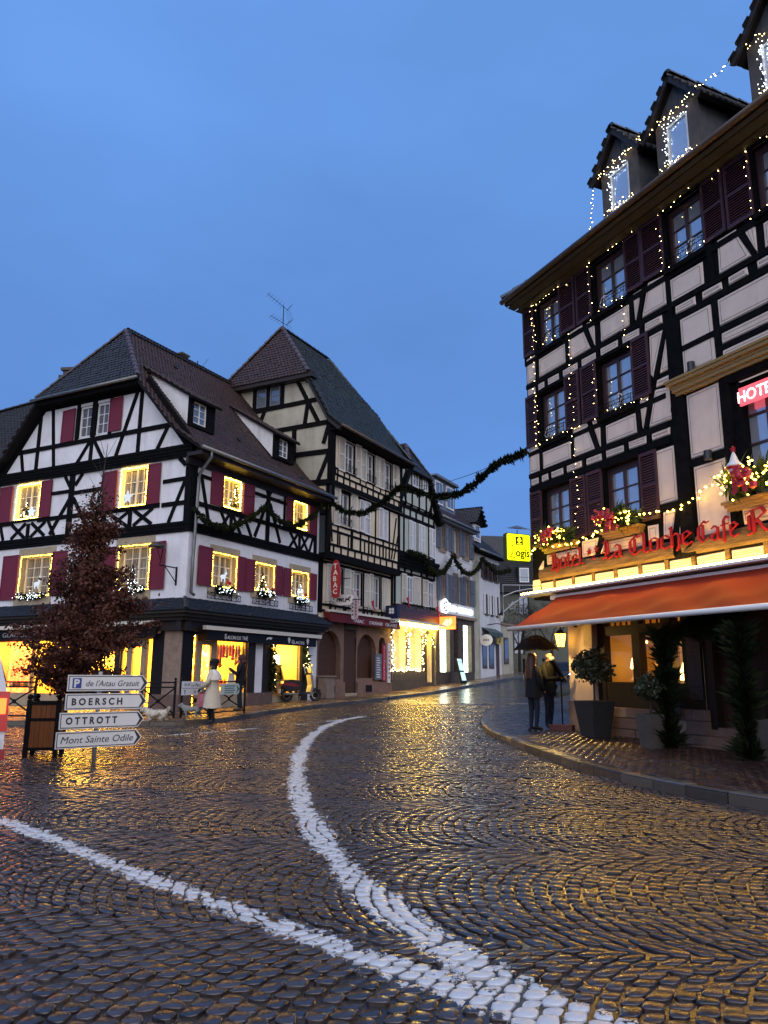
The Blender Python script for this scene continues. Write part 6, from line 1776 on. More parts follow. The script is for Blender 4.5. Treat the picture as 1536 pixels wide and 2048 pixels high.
# direction signpost
SIGN_FACE = mat('sign_face_white', (0.62, 0.62, 0.60), 0.35, 0.5, noise=0.08, nscale=3)
SIGN_BLACK = mat('sign_black', (0.010, 0.010, 0.010), 0.4)
SIGN_BLUE = mat('sign_blue', (0.010, 0.030, 0.22), 0.4)
GALV = mat('galvanised_post', (0.34, 0.34, 0.32), 0.45, 0.5, metal=0.4, noise=0.2)
FS = Fr(-4.70, 11.5, 49.5)
sp = link('signpost', None, None, FS.M(0, 0, 0)); tag(sp, 'signpost with four white arrow boards pointing right beside the wooden planter', 'signpost')
MB().tube([(.60, .05, -.05), (.60, .05, 1.36)], .032, 10).build('post', GALV, sp, FS.M(), smooth=True)
def arrow(z, s, shear, x0, width, txt_w, tx, th=.235, size=.135, bold=0.0, P=False):
    L_ = width; a = .10
    def shp(d):
        return [(x0 + d, z + d), (x0 + L_ - a - d * .4, z + d), (x0 + L_ - d * 1.4, z + th / 2), (x0 + L_ - a - d * .4, z + th - d), (x0 + d, z + th - d)]
    b = MB().prism(shp(0), -.02, .0).build('sign_board', SIGN_FACE, sp, FS.M())
    # black border and arrow point
    o, i = shp(.014), shp(.026)
    n_ = 5
    MB().add([(p[0], -.0225, p[1]) for p in o] + [(p[0], -.0225, p[1]) for p in i], [(k, (k + 1) % n_, (k + 1) % n_ + n_, k + n_) for k in range(n_)]).build('border', SIGN_BLACK, b, FS.M(), fix=False)
    x1 = x0 + L_
    MB().add([(x1 - .125, -.0235, z + .028), (x1 - .105, -.0235, z + .028), (x1 - .03, -.0235, z + th / 2), (x1 - .105, -.0235, z + th - .028), (x1 - .125, -.0235, z + th - .028), (x1 - .075, -.0235, z + th / 2)], [(0, 1, 2, 5), (5, 2, 3, 4)]).build('arrow_point', SIGN_BLACK, b, FS.M(), fix=False)
    if P:
        MB().box(x0 + .07, x0 + .20, -.0235, -.0205, z + .045, z + th - .045).build('parking_emblem', SIGN_BLUE, b, FS.M())
        text('parking_letter', 'P', .16, SIGN_FACE, FS.M(x0 + .092, -.0245, z + .06), b, extrude=.0005, bold=.006)
    text('lettering', s, size, SIGN_BLACK, FS.M(x0 + tx, -.0235, z + .072), b, shear=shear, extrude=.0005, bold=bold, spacing=1.0, width=txt_w)
    return b
arrow(1.075, "de l'Aıtau Gratuit", .22, .10, 1.24, .82, .27, size=.12, bold=0, P=True)
arrow(.805, 'B O E R S C H', 0, .09, 1.24, .76, .09, size=.135, bold=.005)
arrow(.535, 'O T T R O T T', 0, .03, 1.28, .76, .09, size=.135, bold=.005)
arrow(.265, 'Mont Sainte Odile', .22, .0, 1.29, 1.08, .07, size=.14, bold=0)

# wooden tree planter
WOODP = mat('orange_planter_wood', (0.26, 0.085, 0.022), 0.5, 0.4, noise=0.35, nscale=5, stretch=(6, 6, .6))
FP = Fr(-5.78, 13.0, 80)
pl_ = link('tree_planter', None, None, FP.M()); tag(pl_, 'square black framed planter box with orange wood panels under the beech tree', 'planter')
for x, y in ((0, 0), (.46, 0), (0, .46), (.46, .46)):
    MB().box(x - .035, x + .035, y - .035, y + .035, .0, .90).ball((x, y, .945), .05, 8).build('corner_post', IRON, pl_, FP.M())
for k in range(4):
    Mk = FP.M(.23, .23, 0) @ Matrix.Rotation(math.pi / 2 * k, 4, 'Z') @ T(-.23, -.23, 0)
    for z0, z1 in ((.15, .56), (.61, .82)):
        for i in range(5): MB().box((.04 + i * .076), .04 + (i + 1) * .076 - .004, -.012, .012, z0, z1).build('plank', WOODP, pl_, Mk)
    for z0, z1 in ((.82, .87), (.565, .605), (.10, .145)): MB().box(.03, .43, -.022, .018, z0, z1).build('rail', IRON, pl_, Mk)
MB().box(.03, .43, .03, .43, .15, .80).build('soil', mat('soil', (.03, .02, .015), .9), pl_, FP.M())

# beech tree in the planter
LEAFR = mat('dry_beech_leaf', (0.105, 0.032, 0.016), 0.6, 0.25, noise=0.55, nscale=30, col2=(0.030, 0.011, 0.008))
BARK = mat('dark_bark', (0.035, 0.026, 0.020), 0.8, 0.3, noise=0.4, nscale=12, bump=.3)
def leaf_cloud(name, pts, size, material, parent, rg, curl=.25, kind='stuff'):
    n_ = len(pts); d = rg.normal(0, 1, (n_, 3)); d /= np.linalg.norm(d, axis=1)[:, None]
    e = np.cross(d, rg.normal(0, 1, (n_, 3))); e /= np.linalg.norm(e, axis=1)[:, None]
    s_ = size * rg.uniform(.6, 1.25, n_)[:, None]; nn_ = np.cross(d, e)
    V_ = np.stack([pts - d * s_ * .5, pts + e * s_ * .30 + nn_ * s_ * curl * .3, pts + d * s_ * .5, pts - e * s_ * .30 + nn_ * s_ * curl * .3], 1).reshape(-1, 3)
    me = bpy.data.meshes.new(name); me.vertices.add(n_ * 4); me.vertices.foreach_set('co', V_.ravel())
    me.loops.add(n_ * 4); me.loops.foreach_set('vertex_index', np.arange(n_ * 4, dtype=np.int32)); me.polygons.add(n_); me.polygons.foreach_set('loop_start', np.arange(0, n_ * 4, 4, dtype=np.int32))
    me.materials.append(material); me.update(); me.validate()
    return link(name, me, parent, I4, kind)
def beech():
    rg = np.random.default_rng(8); bx, by = -5.10, 13.38
    root = thing('beech_tree', 'small conical beech with withered red brown leaves in the wooden planter', 'tree', T(bx, by, .85))
    MB().tube([(bx, by, .75), (bx + .02, by, 2.2), (bx - .03, by, 3.6), (bx + .05, by, 4.6), (bx + .1, by, 5.4)], [.055, .045, .03, .016, .004], 7).build('trunk', BARK, root, I4)
    br = MB(); pts = []
    for i in range(210):
        z = .95 + 3.6 * rg.beta(1.0, 1.25)
        R_ = np.interp(z, [.9, 1.4, 2.0, 2.5, 3.0, 3.6, 4.3, 5], [.72, .98, 1.05, .78, .56, .40, .24, .1]) * rg.uniform(.65, 1.1)
        a = rg.uniform(0, 6.28); rise = rg.uniform(-.05, .42) * R_
        tip = np.array([bx + R_ * math.cos(a), by + R_ * math.sin(a), z + rise])
        b0 = np.array([bx, by, z - .12]); mid = (b0 + tip) / 2 + np.array([0, 0, .08 * R_])
        br.tube([tuple(b0), tuple(mid), tuple(tip)], [.012, .007, .002], 4)
        nl = int(250 * R_) + 6
        if z > 3.9: nl = int(nl * .35)
        tt_ = rg.uniform(.2, 1.06, nl)[:, None]
        pts.append((1 - tt_) ** 2 * b0 + 2 * tt_ * (1 - tt_) * mid + tt_ ** 2 * tip + rg.normal(0, 1, (nl, 3)) * np.array([.08, .08, .05]))
    for k in range(26):    # bare twigs at the top
        a = rg.uniform(0, 6.28); z = rg.uniform(3.6, 5.2)
        br.tube([(bx + .05, by, z), (bx + .05 + .28 * math.cos(a), by + .28 * math.sin(a), z + .4)], [.006, .002], 3)
    br.build('branches', BARK, root, I4, fix=False)
    leaf_cloud('crown', np.concatenate(pts), .070, LEAFR, root, rg)
beech()

# crowd barriers on the left kerb
def barrier(p, q, label, group='iron pedestrian barriers along the left kerb'):
    p = gpoint(*p, .115); q = gpoint(*q, .115); d = (q - p); L_ = math.hypot(d.x, d.y); az = math.degrees(math.atan2(d.x, d.y))
    f = Fr(p.x, p.y, az); o = link('pedestrian_barrier', None, None, f.M(0, 0, p.z)); tag(o, label, 'barrier', group)
    M_ = f.M(0, 0, p.z); dz = q.z - p.z
    S = lambda u, z: (u, 0, z + dz * u / L_)
    for u in (0, L_): MB().tube([S(u, 0), S(u, 1.02)], .034, 6).ball(S(u, 1.06), .042, 6).build('post', IRON, o, M_)
    for z in (.97, .84, .10): MB().tube([S(0, z), S(L_, z)], .022, 5).build('rail', IRON, o, M_)
    m = L_ / 2
    for a, b in (((0, .82), (m - .05, .51)), ((L_, .82), (m + .05, .51)), ((0, .12), (m - .05, .43)), ((L_, .12), (m + .05, .43))): MB().tube([S(*a), S(*b)], .022, 5).build('brace', IRON, o, M_)
    MB().tube([(m, -.012, .47), (m, .012, .47)], .06, 10).build('boss', IRON, o, M_)
    return o, f, p.z
barrier((-6.55, 21.5), (-5.78, 22.0), 'iron barrier with cross braces in front of the corner pier, behind the white dog')
o_, fb2, zb2 = barrier((-5.62, 22.15), (-5.02, 22.9), 'iron barrier carrying the white notice board, behind the woman in the white coat')
o_, fb3, zb3 = barrier((-4.96, 23.0), (-4.27, 24.5), 'iron barrier carrying the small green sign, in front of the man in dark clothes')
barrier((-10.3, 21.0), (-9.2, 20.95), 'iron barrier standing left of the wooden planter')
nb = MB().box(-.05, .74, -.05, -.03, .62, 1.0).build('notice_board', SIGN_FACE, None, fb2.M(0, 0, zb2)); tag(nb, 'white notice board with a forward arrow fixed to the barrier', 'sign')
text('lettering', 'Le Parc', .11, SIGN_BLACK, fb2.M(.27, -.053, zb2 + .86), nb, shear=.15, extrude=.001)
MB().box(-.05, .74, -.053, -.050, .80, .81).build('dividing_line', SIGN_BLACK, nb, fb2.M(0, 0, zb2))
MB().prism([(.045, .65), (.065, .65), (.065, .73), (.085, .73), (.055, .77), (.025, .73), (.045, .73)], -.053, -.050).build('arrow_mark', SIGN_BLACK, nb, fb2.M(0, 0, zb2))
for x, z in ((.03, .87), (.14, .87), (.36, .67), (.5, .67)): MB().prism([(x, z), (x + .08, z), (x + .08, z + .08), (x, z + .08)], -.053, -.050).build('pictogram', mat('sign_grey', (.3, .3, .3), .5) if 'sign_grey' not in bpy.data.materials else bpy.data.materials['sign_grey'], nb, fb2.M(0, 0, zb2))
SGREEN = mat('pale_green_sign', (0.50, 0.58, 0.50), 0.45); DGREEN = mat('dark_green_mark', (0.02, 0.10, 0.06), 0.5)
gs = MB().prism([(.35, .60), (1.2, .60), (1.28, .66), (1.28, .86), (1.2, .92), (.35, .92)], -.05, -.03).build('green_arrow_sign', SGREEN, None, fb3.M(0, 0, zb3)); tag(gs, 'small pale green arrow sign fixed to the barrier', 'sign')
for i in range(4): MB().box(.52, 1.0 + .06 * (i % 2), -.053, -.05, .64 + i * .065, .665 + i * .065).build('text_line', DGREEN, gs, fb3.M(0, 0, zb3))
MB().prism([(1.12, .62), (1.27, .76), (1.12, .9), (1.17, .76)], -.053, -.05).build('arrow_mark', DGREEN, gs, fb3.M(0, 0, zb3))

# street lamp bracket on the gable wall
wl = link('wall_street_lamp', None, None, FG.M(-.42, 0, 4.6)); tag(wl, 'hooded street lamp on a triangular bracket on the white gable wall', 'lamp')
MB().box(-.46, -.40, -.03, .0, 4.2, 4.82).build('wall_plate', IRON, wl, FG.M())
MB().tube([(-.43, -.02, 4.78), (-.50, -.75, 4.80)], .022, 6).tube([(-.43, -.02, 4.3), (-.47, -.5, 4.76)], .016, 6).build('bracket', IRON, wl, FG.M())
MB().tube([(-.50, -.75, 4.80), (-.48, -.72, 5.0), (-.36, -.78, 5.35), (-.44, -.78, 5.42)], .018, 6).build('swan_neck', IRON, wl, FG.M())
MB().lathe([(.0, .17), (.12, .16), (.26, .06), (.30, 0), (.10, -.01), (0, -.02)], 16, (-.62, -.78, 5.38)).build('shade', mat('lamp_shade_black', (.02, .02, .022), .35), wl, FG.M(), smooth=True)
MB().tube([(-.5, -.74, 4.98), (-.62, -.78, 5.38)], .014, 5).build('stay', IRON, wl, FG.M())

# flower-box irons under the first-floor windows
for k, (u0, u1, z) in enumerate(((.95, 2.75, 3.86), (3.45, 5.05, 3.88), (5.85, 7.5, 3.86))):
    o = link('iron_window_guard', None, None, FL.M(u0, -.1, z)); tag(o, 'black wrought iron guard on the tea house wall under the %s first-floor window' % ('corner', 'middle', 'end')[k], 'window guard', 'iron guards under the tea house windows')
    mb = MB(); y = -.12
    mb.tube([(u0, y, z), (u1, y, z)], .014, 4).tube([(u0, y, z + .2), (u1, y, z + .2)], .014, 4)
    for u in (u0, u0 + .22, u0 + .8, u1 - .8, u1 - .22, u1): mb.tube([(u, y, z), (u, y, z + .2)], .012, 4)
    for a, b in ((u0, u0 + .22), (u1 - .22, u1), (u0 + .55, u0 + .8), (u1 - .8, u1 - .5)): mb.tube([(a, y, z), (b, y, z + .2)], .009, 4).tube([(a, y, z + .2), (b, y, z)], .009, 4)
    mb.tube([(u0 + .22, y, z + .1), (u1 - .22, y, z + .1)], .007, 3)
    mb.build('guard_frame', IRON, o, FL.M(), fix=False)
    for u in (u0 + .4, u1 - .5): MB().tube([(u, y, z - .02), (u, y + .02, z + .50)], .02, 5).tube([(u, y, z + .1), (u, 0, z + .1)], .012, 4).build('bracket', IRON, o, FL.M())

# aerials
def aerial(base, h_, label, booms):
    o = link('tv_aerial', None, None, T(*base)); tag(o, label, 'aerial', 'television aerials on the roofs')
    x, y, z = base
    MB().tube([(x, y, z - .3), (x, y, z + h_)], .022, 5).build('mast', IRON, o, I4)
    for zz, d, L_, n_, tilt in booms:
        mb = MB(); dx, dy = d; p0 = Vector((x, y, z + zz)); dv = Vector((dx, dy, tilt)).normalized(); sd_ = dv.cross(Vector((0, 0, 1))).normalized()
        mb.tube([p0 - dv * .3, p0 + dv * L_], .013, 4)
        for i in range(n_):
            c = p0 + dv * (L_ * (i + .5) / n_); w_ = .33 - .012 * i
            mb.tube([c - sd_ * w_, c + sd_ * w_], .007, 3)
        for s_ in (-1, 1):
            for k in range(4): 
                c = p0 - dv * .28 + Vector((0, 0, s_ * (.08 + .09 * k))) - dv * .05 * k; mb.tube([c - sd_ * .3, c + sd_ * .3], .007, 3)
        mb.build('boom', IRON, o, I4, fix=False)
pa = FT.wp(-3.5, .9, 17.75)
aerial((pa.x, pa.y, pa.z), 1.25, 'tall television aerial on the peak of the tobacconist roof', [(1.2, (-.85, -.5), 1.0, 6, .55), (.35, (-.8, -.6), .75, 5, .25)])
pb = FL.wp(6.4, 5.9, 14.3)
aerial((pb.x, pb.y, pb.z), 1.35, 'television aerial behind the tea house ridge', [(1.15, (-.88, -.45), 1.9, 9, .12)])
ch_ = link('roof_chimney', MB().box(-.2, .2, -.2, .2, -.4, .35).box(-.26, .26, -.26, .26, .35, .43).mesh('roof_chimney', STONE_DK), None, FL.M(4.7, 5.3, 14.75)); tag(ch_, 'small chimney stub on the tea house ridge', 'chimney')

# blade signs on the tobacconist's front
TRED = mat('tobacco_sign_red', (0.36, 0.015, 0.02), 0.35, 0.5); PINKW = mat('pink_white_sign', (0.62, 0.45, 0.45), 0.4)
def blade(u, w, z): 
    p = FL.wp(u, w, z); return Fr(p.x, p.y, 117.8)
f = blade(8.5, -.62, 0)
tb_ = link('tobacconist_blade_sign', None, None, f.M(0, 0, 4.9)); tag(tb_, 'long red lozenge tobacconist sign hanging off the cream house', 'sign')
MB().prism([(-.16, 4.55), (.0, 4.48), (.16, 4.55), (.22, 5.1), (.22, 5.6), (.10, 6.05), (0, 6.12), (-.10, 6.05), (-.22, 5.6), (-.22, 5.1)], -.06, .06).build('lens', TRED, tb_, f.M())
for i, c in enumerate('TABAC'): text('lettering', c, .30, SIGN_W, f.M(-.10, -.068, 5.75 - i * .27), tb_, extrude=.004, bold=.008)
MB().tube([(.2, 0, 5.3), (.7, 0, 5.3)], .02, 5).build('bracket', IRON, tb_, f.M())
f = blade(9.0, -.75, 0)
pm = link('betting_blade_sign', None, None, f.M(0, 0, 4.4)); tag(pm, 'white oval blade sign with dark letters and running horse under the red lozenge sign', 'sign')
n_ = 10; MB().prism([(.42 * math.copysign(abs(math.cos(a)) ** .5, math.cos(a)), 4.45 + .23 * math.copysign(abs(math.sin(a)) ** .6, math.sin(a))) for a in np.linspace(0, 6.28, 20, endpoint=False)], -.05, .05).build('panel', SIGN_W, pm, f.M())
text('lettering', 'PMU', .24, SIGN_BLACK, f.M(-.36, -.056, 4.37), pm, shear=.25, extrude=.003, bold=.006)
MB().add([(p[0] + .2, -.056, p[1] + 4.46) for p in [(-.16, -.02), (-.08, .05), (.02, .05), (.07, .12), (.13, .13), (.16, .08), (.10, .07), (.08, .0), (.13, -.08), (.09, -.09), (.05, -.03), (-.05, -.03), (-.10, -.11), (-.14, -.10), (-.09, -.03)]], [tuple(range(15))]).build('horse_emblem', SIGN_BLACK, pm, f.M(), fix=False)
MB().tube([(.42, 0, 4.45), (.8, 0, 4.45)], .02, 5).build('bracket', IRON, pm, f.M())
f = blade(9.9, -.75, 0)
rw = link('red_white_blade_sign', None, None, f.M(0, 0, 4.2)); tag(rw, 'narrow upright red and white blade sign beside the white oval sign', 'sign')
MB().prism([(-.14, 3.72), (.0, 3.66), (.0, 4.75), (-.14, 4.70)], -.04, .04).build('white_face', SIGN_W, rw, f.M()); MB().prism([(.002, 3.66), (.16, 3.72), (.16, 4.6), (-.1, 5.0), (-.22, 4.95), (.002, 4.72)], -.038, .042).build('red_face', PINKW, rw, f.M())
for i in range(5): MB().box(-.10, -.04, -.045, -.04, 3.85 + i * .16, 3.93 + i * .16).build('letter', SIGN_BLACK, rw, f.M()); MB().box(.05, .11, -.044, -.038, 3.85 + i * .14, 3.93 + i * .14).build('letter', TRED, rw, f.M())
f = blade(14.0, -.5, 0)
cl = link('clover_sign', None, None, f.M(0, 0, 4.3)); tag(cl, 'dark blue box sign with a white four-leaf clover between the cream and green houses', 'sign')
MB().box(-.32, .32, -.08, .08, 3.98, 4.62).build('box', mat('navy_sign', (.008, .012, .05), .35), cl, f.M()); MB().box(-.32, .32, -.078, .082, 3.8, 3.975).build('lower_band', SIGN_W, cl, f.M())
for a in range(4):
    t = math.pi / 4 + a * math.pi / 2; MB().prism([(.10 * math.cos(t) + .075 * math.cos(k), 4.36 + .10 * math.sin(t) + .075 * math.sin(k)) for k in np.linspace(0, 6.28, 8, endpoint=False)], -.088, -.081).build('clover_leaf', SIGN_W, cl, f.M())
for k in range(5): MB().box(-.24 + k * .09, -.18 + k * .09, -.084, -.079, 3.84, 3.93).build('letter', SIGN_BLACK, cl, f.M())
# boards beside the niche
for k, (u, z0, z1, w_, m_, lab) in enumerate(((13.05, 1.1, 2.3, .62, GREY_BLUE, 'grey notice panel on the sandstone wall left of the red sale board'), (13.75, 1.05, 2.75, .38, TRED, 'red upright sale board with white letters beside the niche'), (14.3, .95, 2.85, .28, SIGN_W, 'white upright board right of the red sale board'))):
    o = MB().box(u, u + w_, -.12, -.06, z0, z1).build('wall_board', m_, None, HM); tag(o, lab, 'sign', 'boards by the niche')
    if k == 1:
        for i, c in enumerate('DESTOCKAGE'): text('lettering', c, .16, SIGN_W, FL.M(u + .13, -.126, z1 - .2 - i * .16), o, extrude=.002)
    if k == 2:
        for i in range(7): MB().box(u + .08, u + .2, -.126, -.121, z0 + .2 + i * .2, z0 + .3 + i * .2).build('letter', mat('faded_red', (.4, .1, .1), .5) if 'faded_red' not in bpy.data.materials else bpy.data.materials['faded_red'], o, HM)
    if k == 0:
        for i in range(9): MB().box(u + .1, u + .5 - .05 * (i % 3), -.126, -.121, z0 + .1 + i * .11, z0 + .14 + i * .11).build('text_line', SIGN_W, o, HM)
# lit orange box sign, oval sign, yellow sign, far wall lantern
f = blade(20.35, -.7, 0)
og = link('orange_box_sign', None, None, f.M(0, 0, 4.2)); tag(og, 'glowing orange square box sign between the green house and the bank', 'sign')
MB().box(-.45, .45, -.1, .1, 3.82, 4.5).build('box', glow('orange_sign_light', (1.0, .13, .02), 2.2), og, f.M()); MB().prism([(-.25, 4.1), (-.05, 4.35), (.25, 4.38), (.3, 4.15), (.1, 3.95), (-.15, 3.98)], -.108, -.101).build('bright_patch', glow('orange_sign_bright', (1.0, .6, .12), 3), og, f.M())
for z in (4.3, 4.12, 3.95): MB().box(.08, .13, -.114, -.109, z, z + .09).build('letter', SIGN_BLACK, og, f.M())
f = blade(27.0, -.5, 0)
ov = link('oval_sign', MB().prism([(.42 * math.cos(a), 3.5 + .36 * math.sin(a)) for a in np.linspace(0, 6.28, 20, endpoint=False)], -.05, .05).mesh('oval_sign', SIGN_W), None, f.M()); tag(ov, 'round white blade sign on the white house', 'sign')
for k in range(3): MB().box(-.18 + k * .14, -.1 + k * .14, -.056, -.051, 3.45, 3.57).build('letter', SIGN_BLACK, ov, f.M())
ys = link('yellow_sign', MB().box(29.6, 30.6, -.3, -.26, 3.35, 3.95).mesh('yellow_sign', mat('yellow_paint', (.55, .38, .03), .4)), None, HM); tag(ys, 'small yellow shop sign above the door of the white house', 'sign')
MB().prism([(29.75, 3.45), (30.4, 3.8), (30.1, 3.45)], -.306, -.301).build('mark', SIGN_BLACK, ys, HM)
ln = link('far_wall_lantern', None, None, FL.M(29.2, -.6, 5.2)); tag(ln, 'old black wall lantern with frosted glass on the white house', 'lantern')
MB().tube([(28.6, 0, 4.55), (28.6, -.6, 4.62), (29.2, -.75, 4.62)], .03, 5).build('bracket', IRON, ln, HM); MB().lathe([(.09, 0), (.2, .42), (.2, .44), (.13, .55), (.03, .66), (0, .75)], 6, (29.2, -.75, 4.75)).build('cage', IRON, ln, HM)
MB().lathe([(.10, 0), (.205, .40)], 6, (29.2, -.75, 4.77)).build('glass', mat('frosted_glass', (.5, .5, .46), .4), ln, HM)
ab = link('pavement_board', None, None, FL.M(21.9, -.9, .9)); tag(ab, 'leaning pavement board with pale blue panels outside the bank', 'pavement sign')
MB().prism([(0, 0), (.75, 0), (.8, 1.45), (.05, 1.45)], -.05, .05).build('board', IRON, ab, FL.M(21.5, -1.0, .88) @ Matrix.Rotation(rad(-14), 4, 'X'))
for z0, z1 in ((.15, .62), (.72, 1.18), (1.22, 1.38)): MB().box(.1, .7, -.07, -.055, z0, z1).build('panel', glow('glowing_blue_panel', (.45, .75, .8), .8) if 'glowing_blue_panel' not in bpy.data.materials else bpy.data.materials['glowing_blue_panel'], ab, FL.M(21.5, -1.0, .88) @ Matrix.Rotation(rad(-14), 4, 'X'))  # panels glow by themselves, brightness put into the material

# yellow lit hotel blade sign
fz = FH.wp(0, -1.18, 0); FLG = Fr(fz.x, fz.y, 65.9)
LGM = FLG.M() @ T(.36, 0, 4.16) @ Matrix.Scale(.74, 4) @ T(0, 0, -4.1)
YEL = glow('yellow_sign_light', (0.86, 0.95, 0.0), 1.15)
lg = link('lit_blade_sign', None, None, LGM); tag(lg, 'square yellow lit blade sign hanging off the hotel corner', 'sign')
def rr(x0, x1, z0, z1, r, n_=4):
    out = []
    for cx, cz, a0 in ((x1 - r, z0 + r, -90), (x1 - r, z1 - r, 0), (x0 + r, z1 - r, 90), (x0 + r, z0 + r, 180)):
        for k in range(n_ + 1): a = rad(a0 + 90 * k / n_); out.append((cx + r * math.cos(a), cz + r * math.sin(a)))
    return out
MB().prism(rr(.0, .98, 4.10, 5.06, .06), -.07, .12).build('case', mat('sign_case_green', (.02, .05, .01), .4), lg, LGM)
MB().prism(rr(.03, .95, 4.13, 5.03, .06), -.085, -.071).build('lit_face', YEL, lg, LGM)
MB().box(.36, .66, -.095, -.087, 4.66, 4.95).build('tree_emblem_field', SIGN_BLACK, lg, LGM)
MB().prism([(.42, 4.69), (.60, 4.69), (.60, 4.72), (.53, 4.72), (.53, 4.79), (.60, 4.79), (.57, 4.88), (.51, 4.93), (.45, 4.88), (.42, 4.79), (.49, 4.79), (.49, 4.72), (.42, 4.72)], -.102, -.096).build('tree_emblem', YEL, lg, LGM)
SDG = mat('dark_olive_letter', (.012, .014, .0), .9, .0)
MB().tube([(.17, -.093, 4.60), (.25, -.093, 4.63), (.30, -.093, 4.58), (.25, -.093, 4.40), (.16, -.093, 4.27), (.13, -.093, 4.24), (.2, -.093, 4.23), (.34, -.093, 4.22)], .018, 4).build('letter', SDG, lg, LGM, fix=False)
text('lettering', 'ogis', .38, SDG, LGM @ T(.36, -.090, 4.27), lg, extrude=.003, bold=.010, width=.56)
MB().tube([(.5, 0, 5.06), (.5, 0, 5.2)], .015, 5).tube([(0.98, 0, 4.95), (1.2, 0, 4.95)], .02, 5).build('bracket', IRON, lg, LGM)
MB().add([(.1, -.25, 5.2), (.9, -.25, 5.2), (.8, .2, 5.28), (.2, .2, 5.28), (.5, 0, 5.36)], [(0, 1, 4), (1, 2, 4), (2, 3, 4), (3, 0, 4)]).build('rain_hood', ZINC, lg, LGM)
# wall lantern by the restaurant
fl_ = link('restaurant_lantern', None, None, FH.M(1.35, -.25, 2.2)); tag(fl_, 'glowing warm wall lantern on the corner wall under the awning', 'lantern')
LX, LY, LZ = 1.42, -.30, 2.0
MB().tube([(1.62, -.0, 2.52), (1.60, -.16, 2.56), (1.46, -.3, 2.50), (LX, LY, 2.42)], .016, 6).tube([(1.62, .0, 2.45), (1.62, 0, 2.62)], .05, 8).build('bracket', IRON, fl_, FH.M())
mb = MB()
for k in range(4):
    a = math.pi / 4 + k * math.pi / 2; mb.tube([(LX + .10 * math.cos(a), LY + .10 * math.sin(a), LZ), (LX + .16 * math.cos(a), LY + .16 * math.sin(a), LZ + .30)], .008, 4)
mb.lathe([(.165, .30), (.06, .38), (.02, .40), (0, .43)], 4, (LX, LY, LZ)).lathe([(.10, -.01), (.10, .0)], 4, (LX, LY, LZ)).build('cage', IRON, fl_, FH.M(), fix=False)
MB().lathe([(.094, .005), (.154, .295)], 4, (LX, LY, LZ)).build('glass', glow('amber_lantern_glass', (1.0, .55, .06), 4.0), fl_, FH.M(), fix=False)
MB().ball((LX, LY, LZ + .13), .06, 8).build('bulb', glow('lantern_bulb', (1.0, .7, .2), 25), fl_, FH.M(), smooth=True)
ld = bpy.data.lights.new('lantern_light', 'POINT'); ld.energy = 60; ld.color = (1.0, .62, .16); ld.shadow_soft_size = .1
link('lantern_light', ld, fl_, FH.M(LX - .05, LY - .28, LZ + .1))
# spotlight cans on the hotel beam
for k, (u, z) in enumerate(((5.95, 5.43), (5.72, 7.3))):
    o = link('wall_spot', MB().lathe([(.0, 0), (.075, 0), (.075, .18), (0, .18)], 10).mesh('wall_spot', mat('spot_black', (.02, .02, .02), .4) if 'spot_black' not in bpy.data.materials else bpy.data.materials['spot_black']), None, FH.M(u, -.14, z - .08)); tag(o, ('small black spotlight on the dark beam above the crimson letters', 'small black spotlight standing on the gilt cornice')[k], 'spotlight', 'wall spotlights on the hotel')

# potted plants, menu stand and boards in front of the restaurant
ANTH = mat('anthracite_pot', (0.035, 0.033, 0.032), 0.7, 0.1, noise=.2); STPOT = mat('pale_stone_pot', (0.085, 0.075, 0.065), 0.85, 0.1, noise=.3, nscale=5)
LEAFG = mat('olive_leaf', (0.045, 0.055, 0.024), 0.55, 0.4, noise=.4, nscale=30)
def pot(x, y, r0, r1, h_, m_, label, grp):
    p = gpoint(x, y, .115); f_ = Fr(x, y, 155.9); o = link('square_pot', None, None, f_.M(0, 0, p.z)); tag(o, label, 'plant pot', grp)
    mb = MB(); mb.add([(-r0, -r0, 0), (r0, -r0, 0), (r0, r0, 0), (-r0, r0, 0), (-r1, -r1, h_), (r1, -r1, h_), (r1, r1, h_), (-r1, r1, h_), (-r1 * .85, -r1 * .85, h_), (r1 * .85, -r1 * .85, h_), (r1 * .85, r1 * .85, h_), (-r1 * .85, r1 * .85, h_), (-r1 * .8, -r1 * .8, h_ - .06), (r1 * .8, -r1 * .8, h_ - .06), (r1 * .8, r1 * .8, h_ - .06), (-r1 * .8, r1 * .8, h_ - .06)],
        [(0, 3, 2, 1)] + [(a + i, a + (i + 1) % 4, a + 4 + (i + 1) % 4, a + 4 + i) for a in (0, 4, 8) for i in range(4)] + [(12, 13, 14, 15)]); mb.build('pot_body', m_, o, f_.M(0, 0, p.z))
    return p
p1 = pot(4.42, 16.55, .21, .30, .72, ANTH, 'tall dark tapered pot holding the small olive tree', 'tall square pots before the restaurant')
p2 = pot(4.74, 14.05, .14, .19, .58, STPOT, 'pale stone pot beside the nearer fir column', 'tall square pots before the restaurant')
p3 = pot(5.86, 12.0, .14, .20, .60, STPOT, 'pale stone pot at the frame edge past the fir column by the door', 'tall square pots before the restaurant')
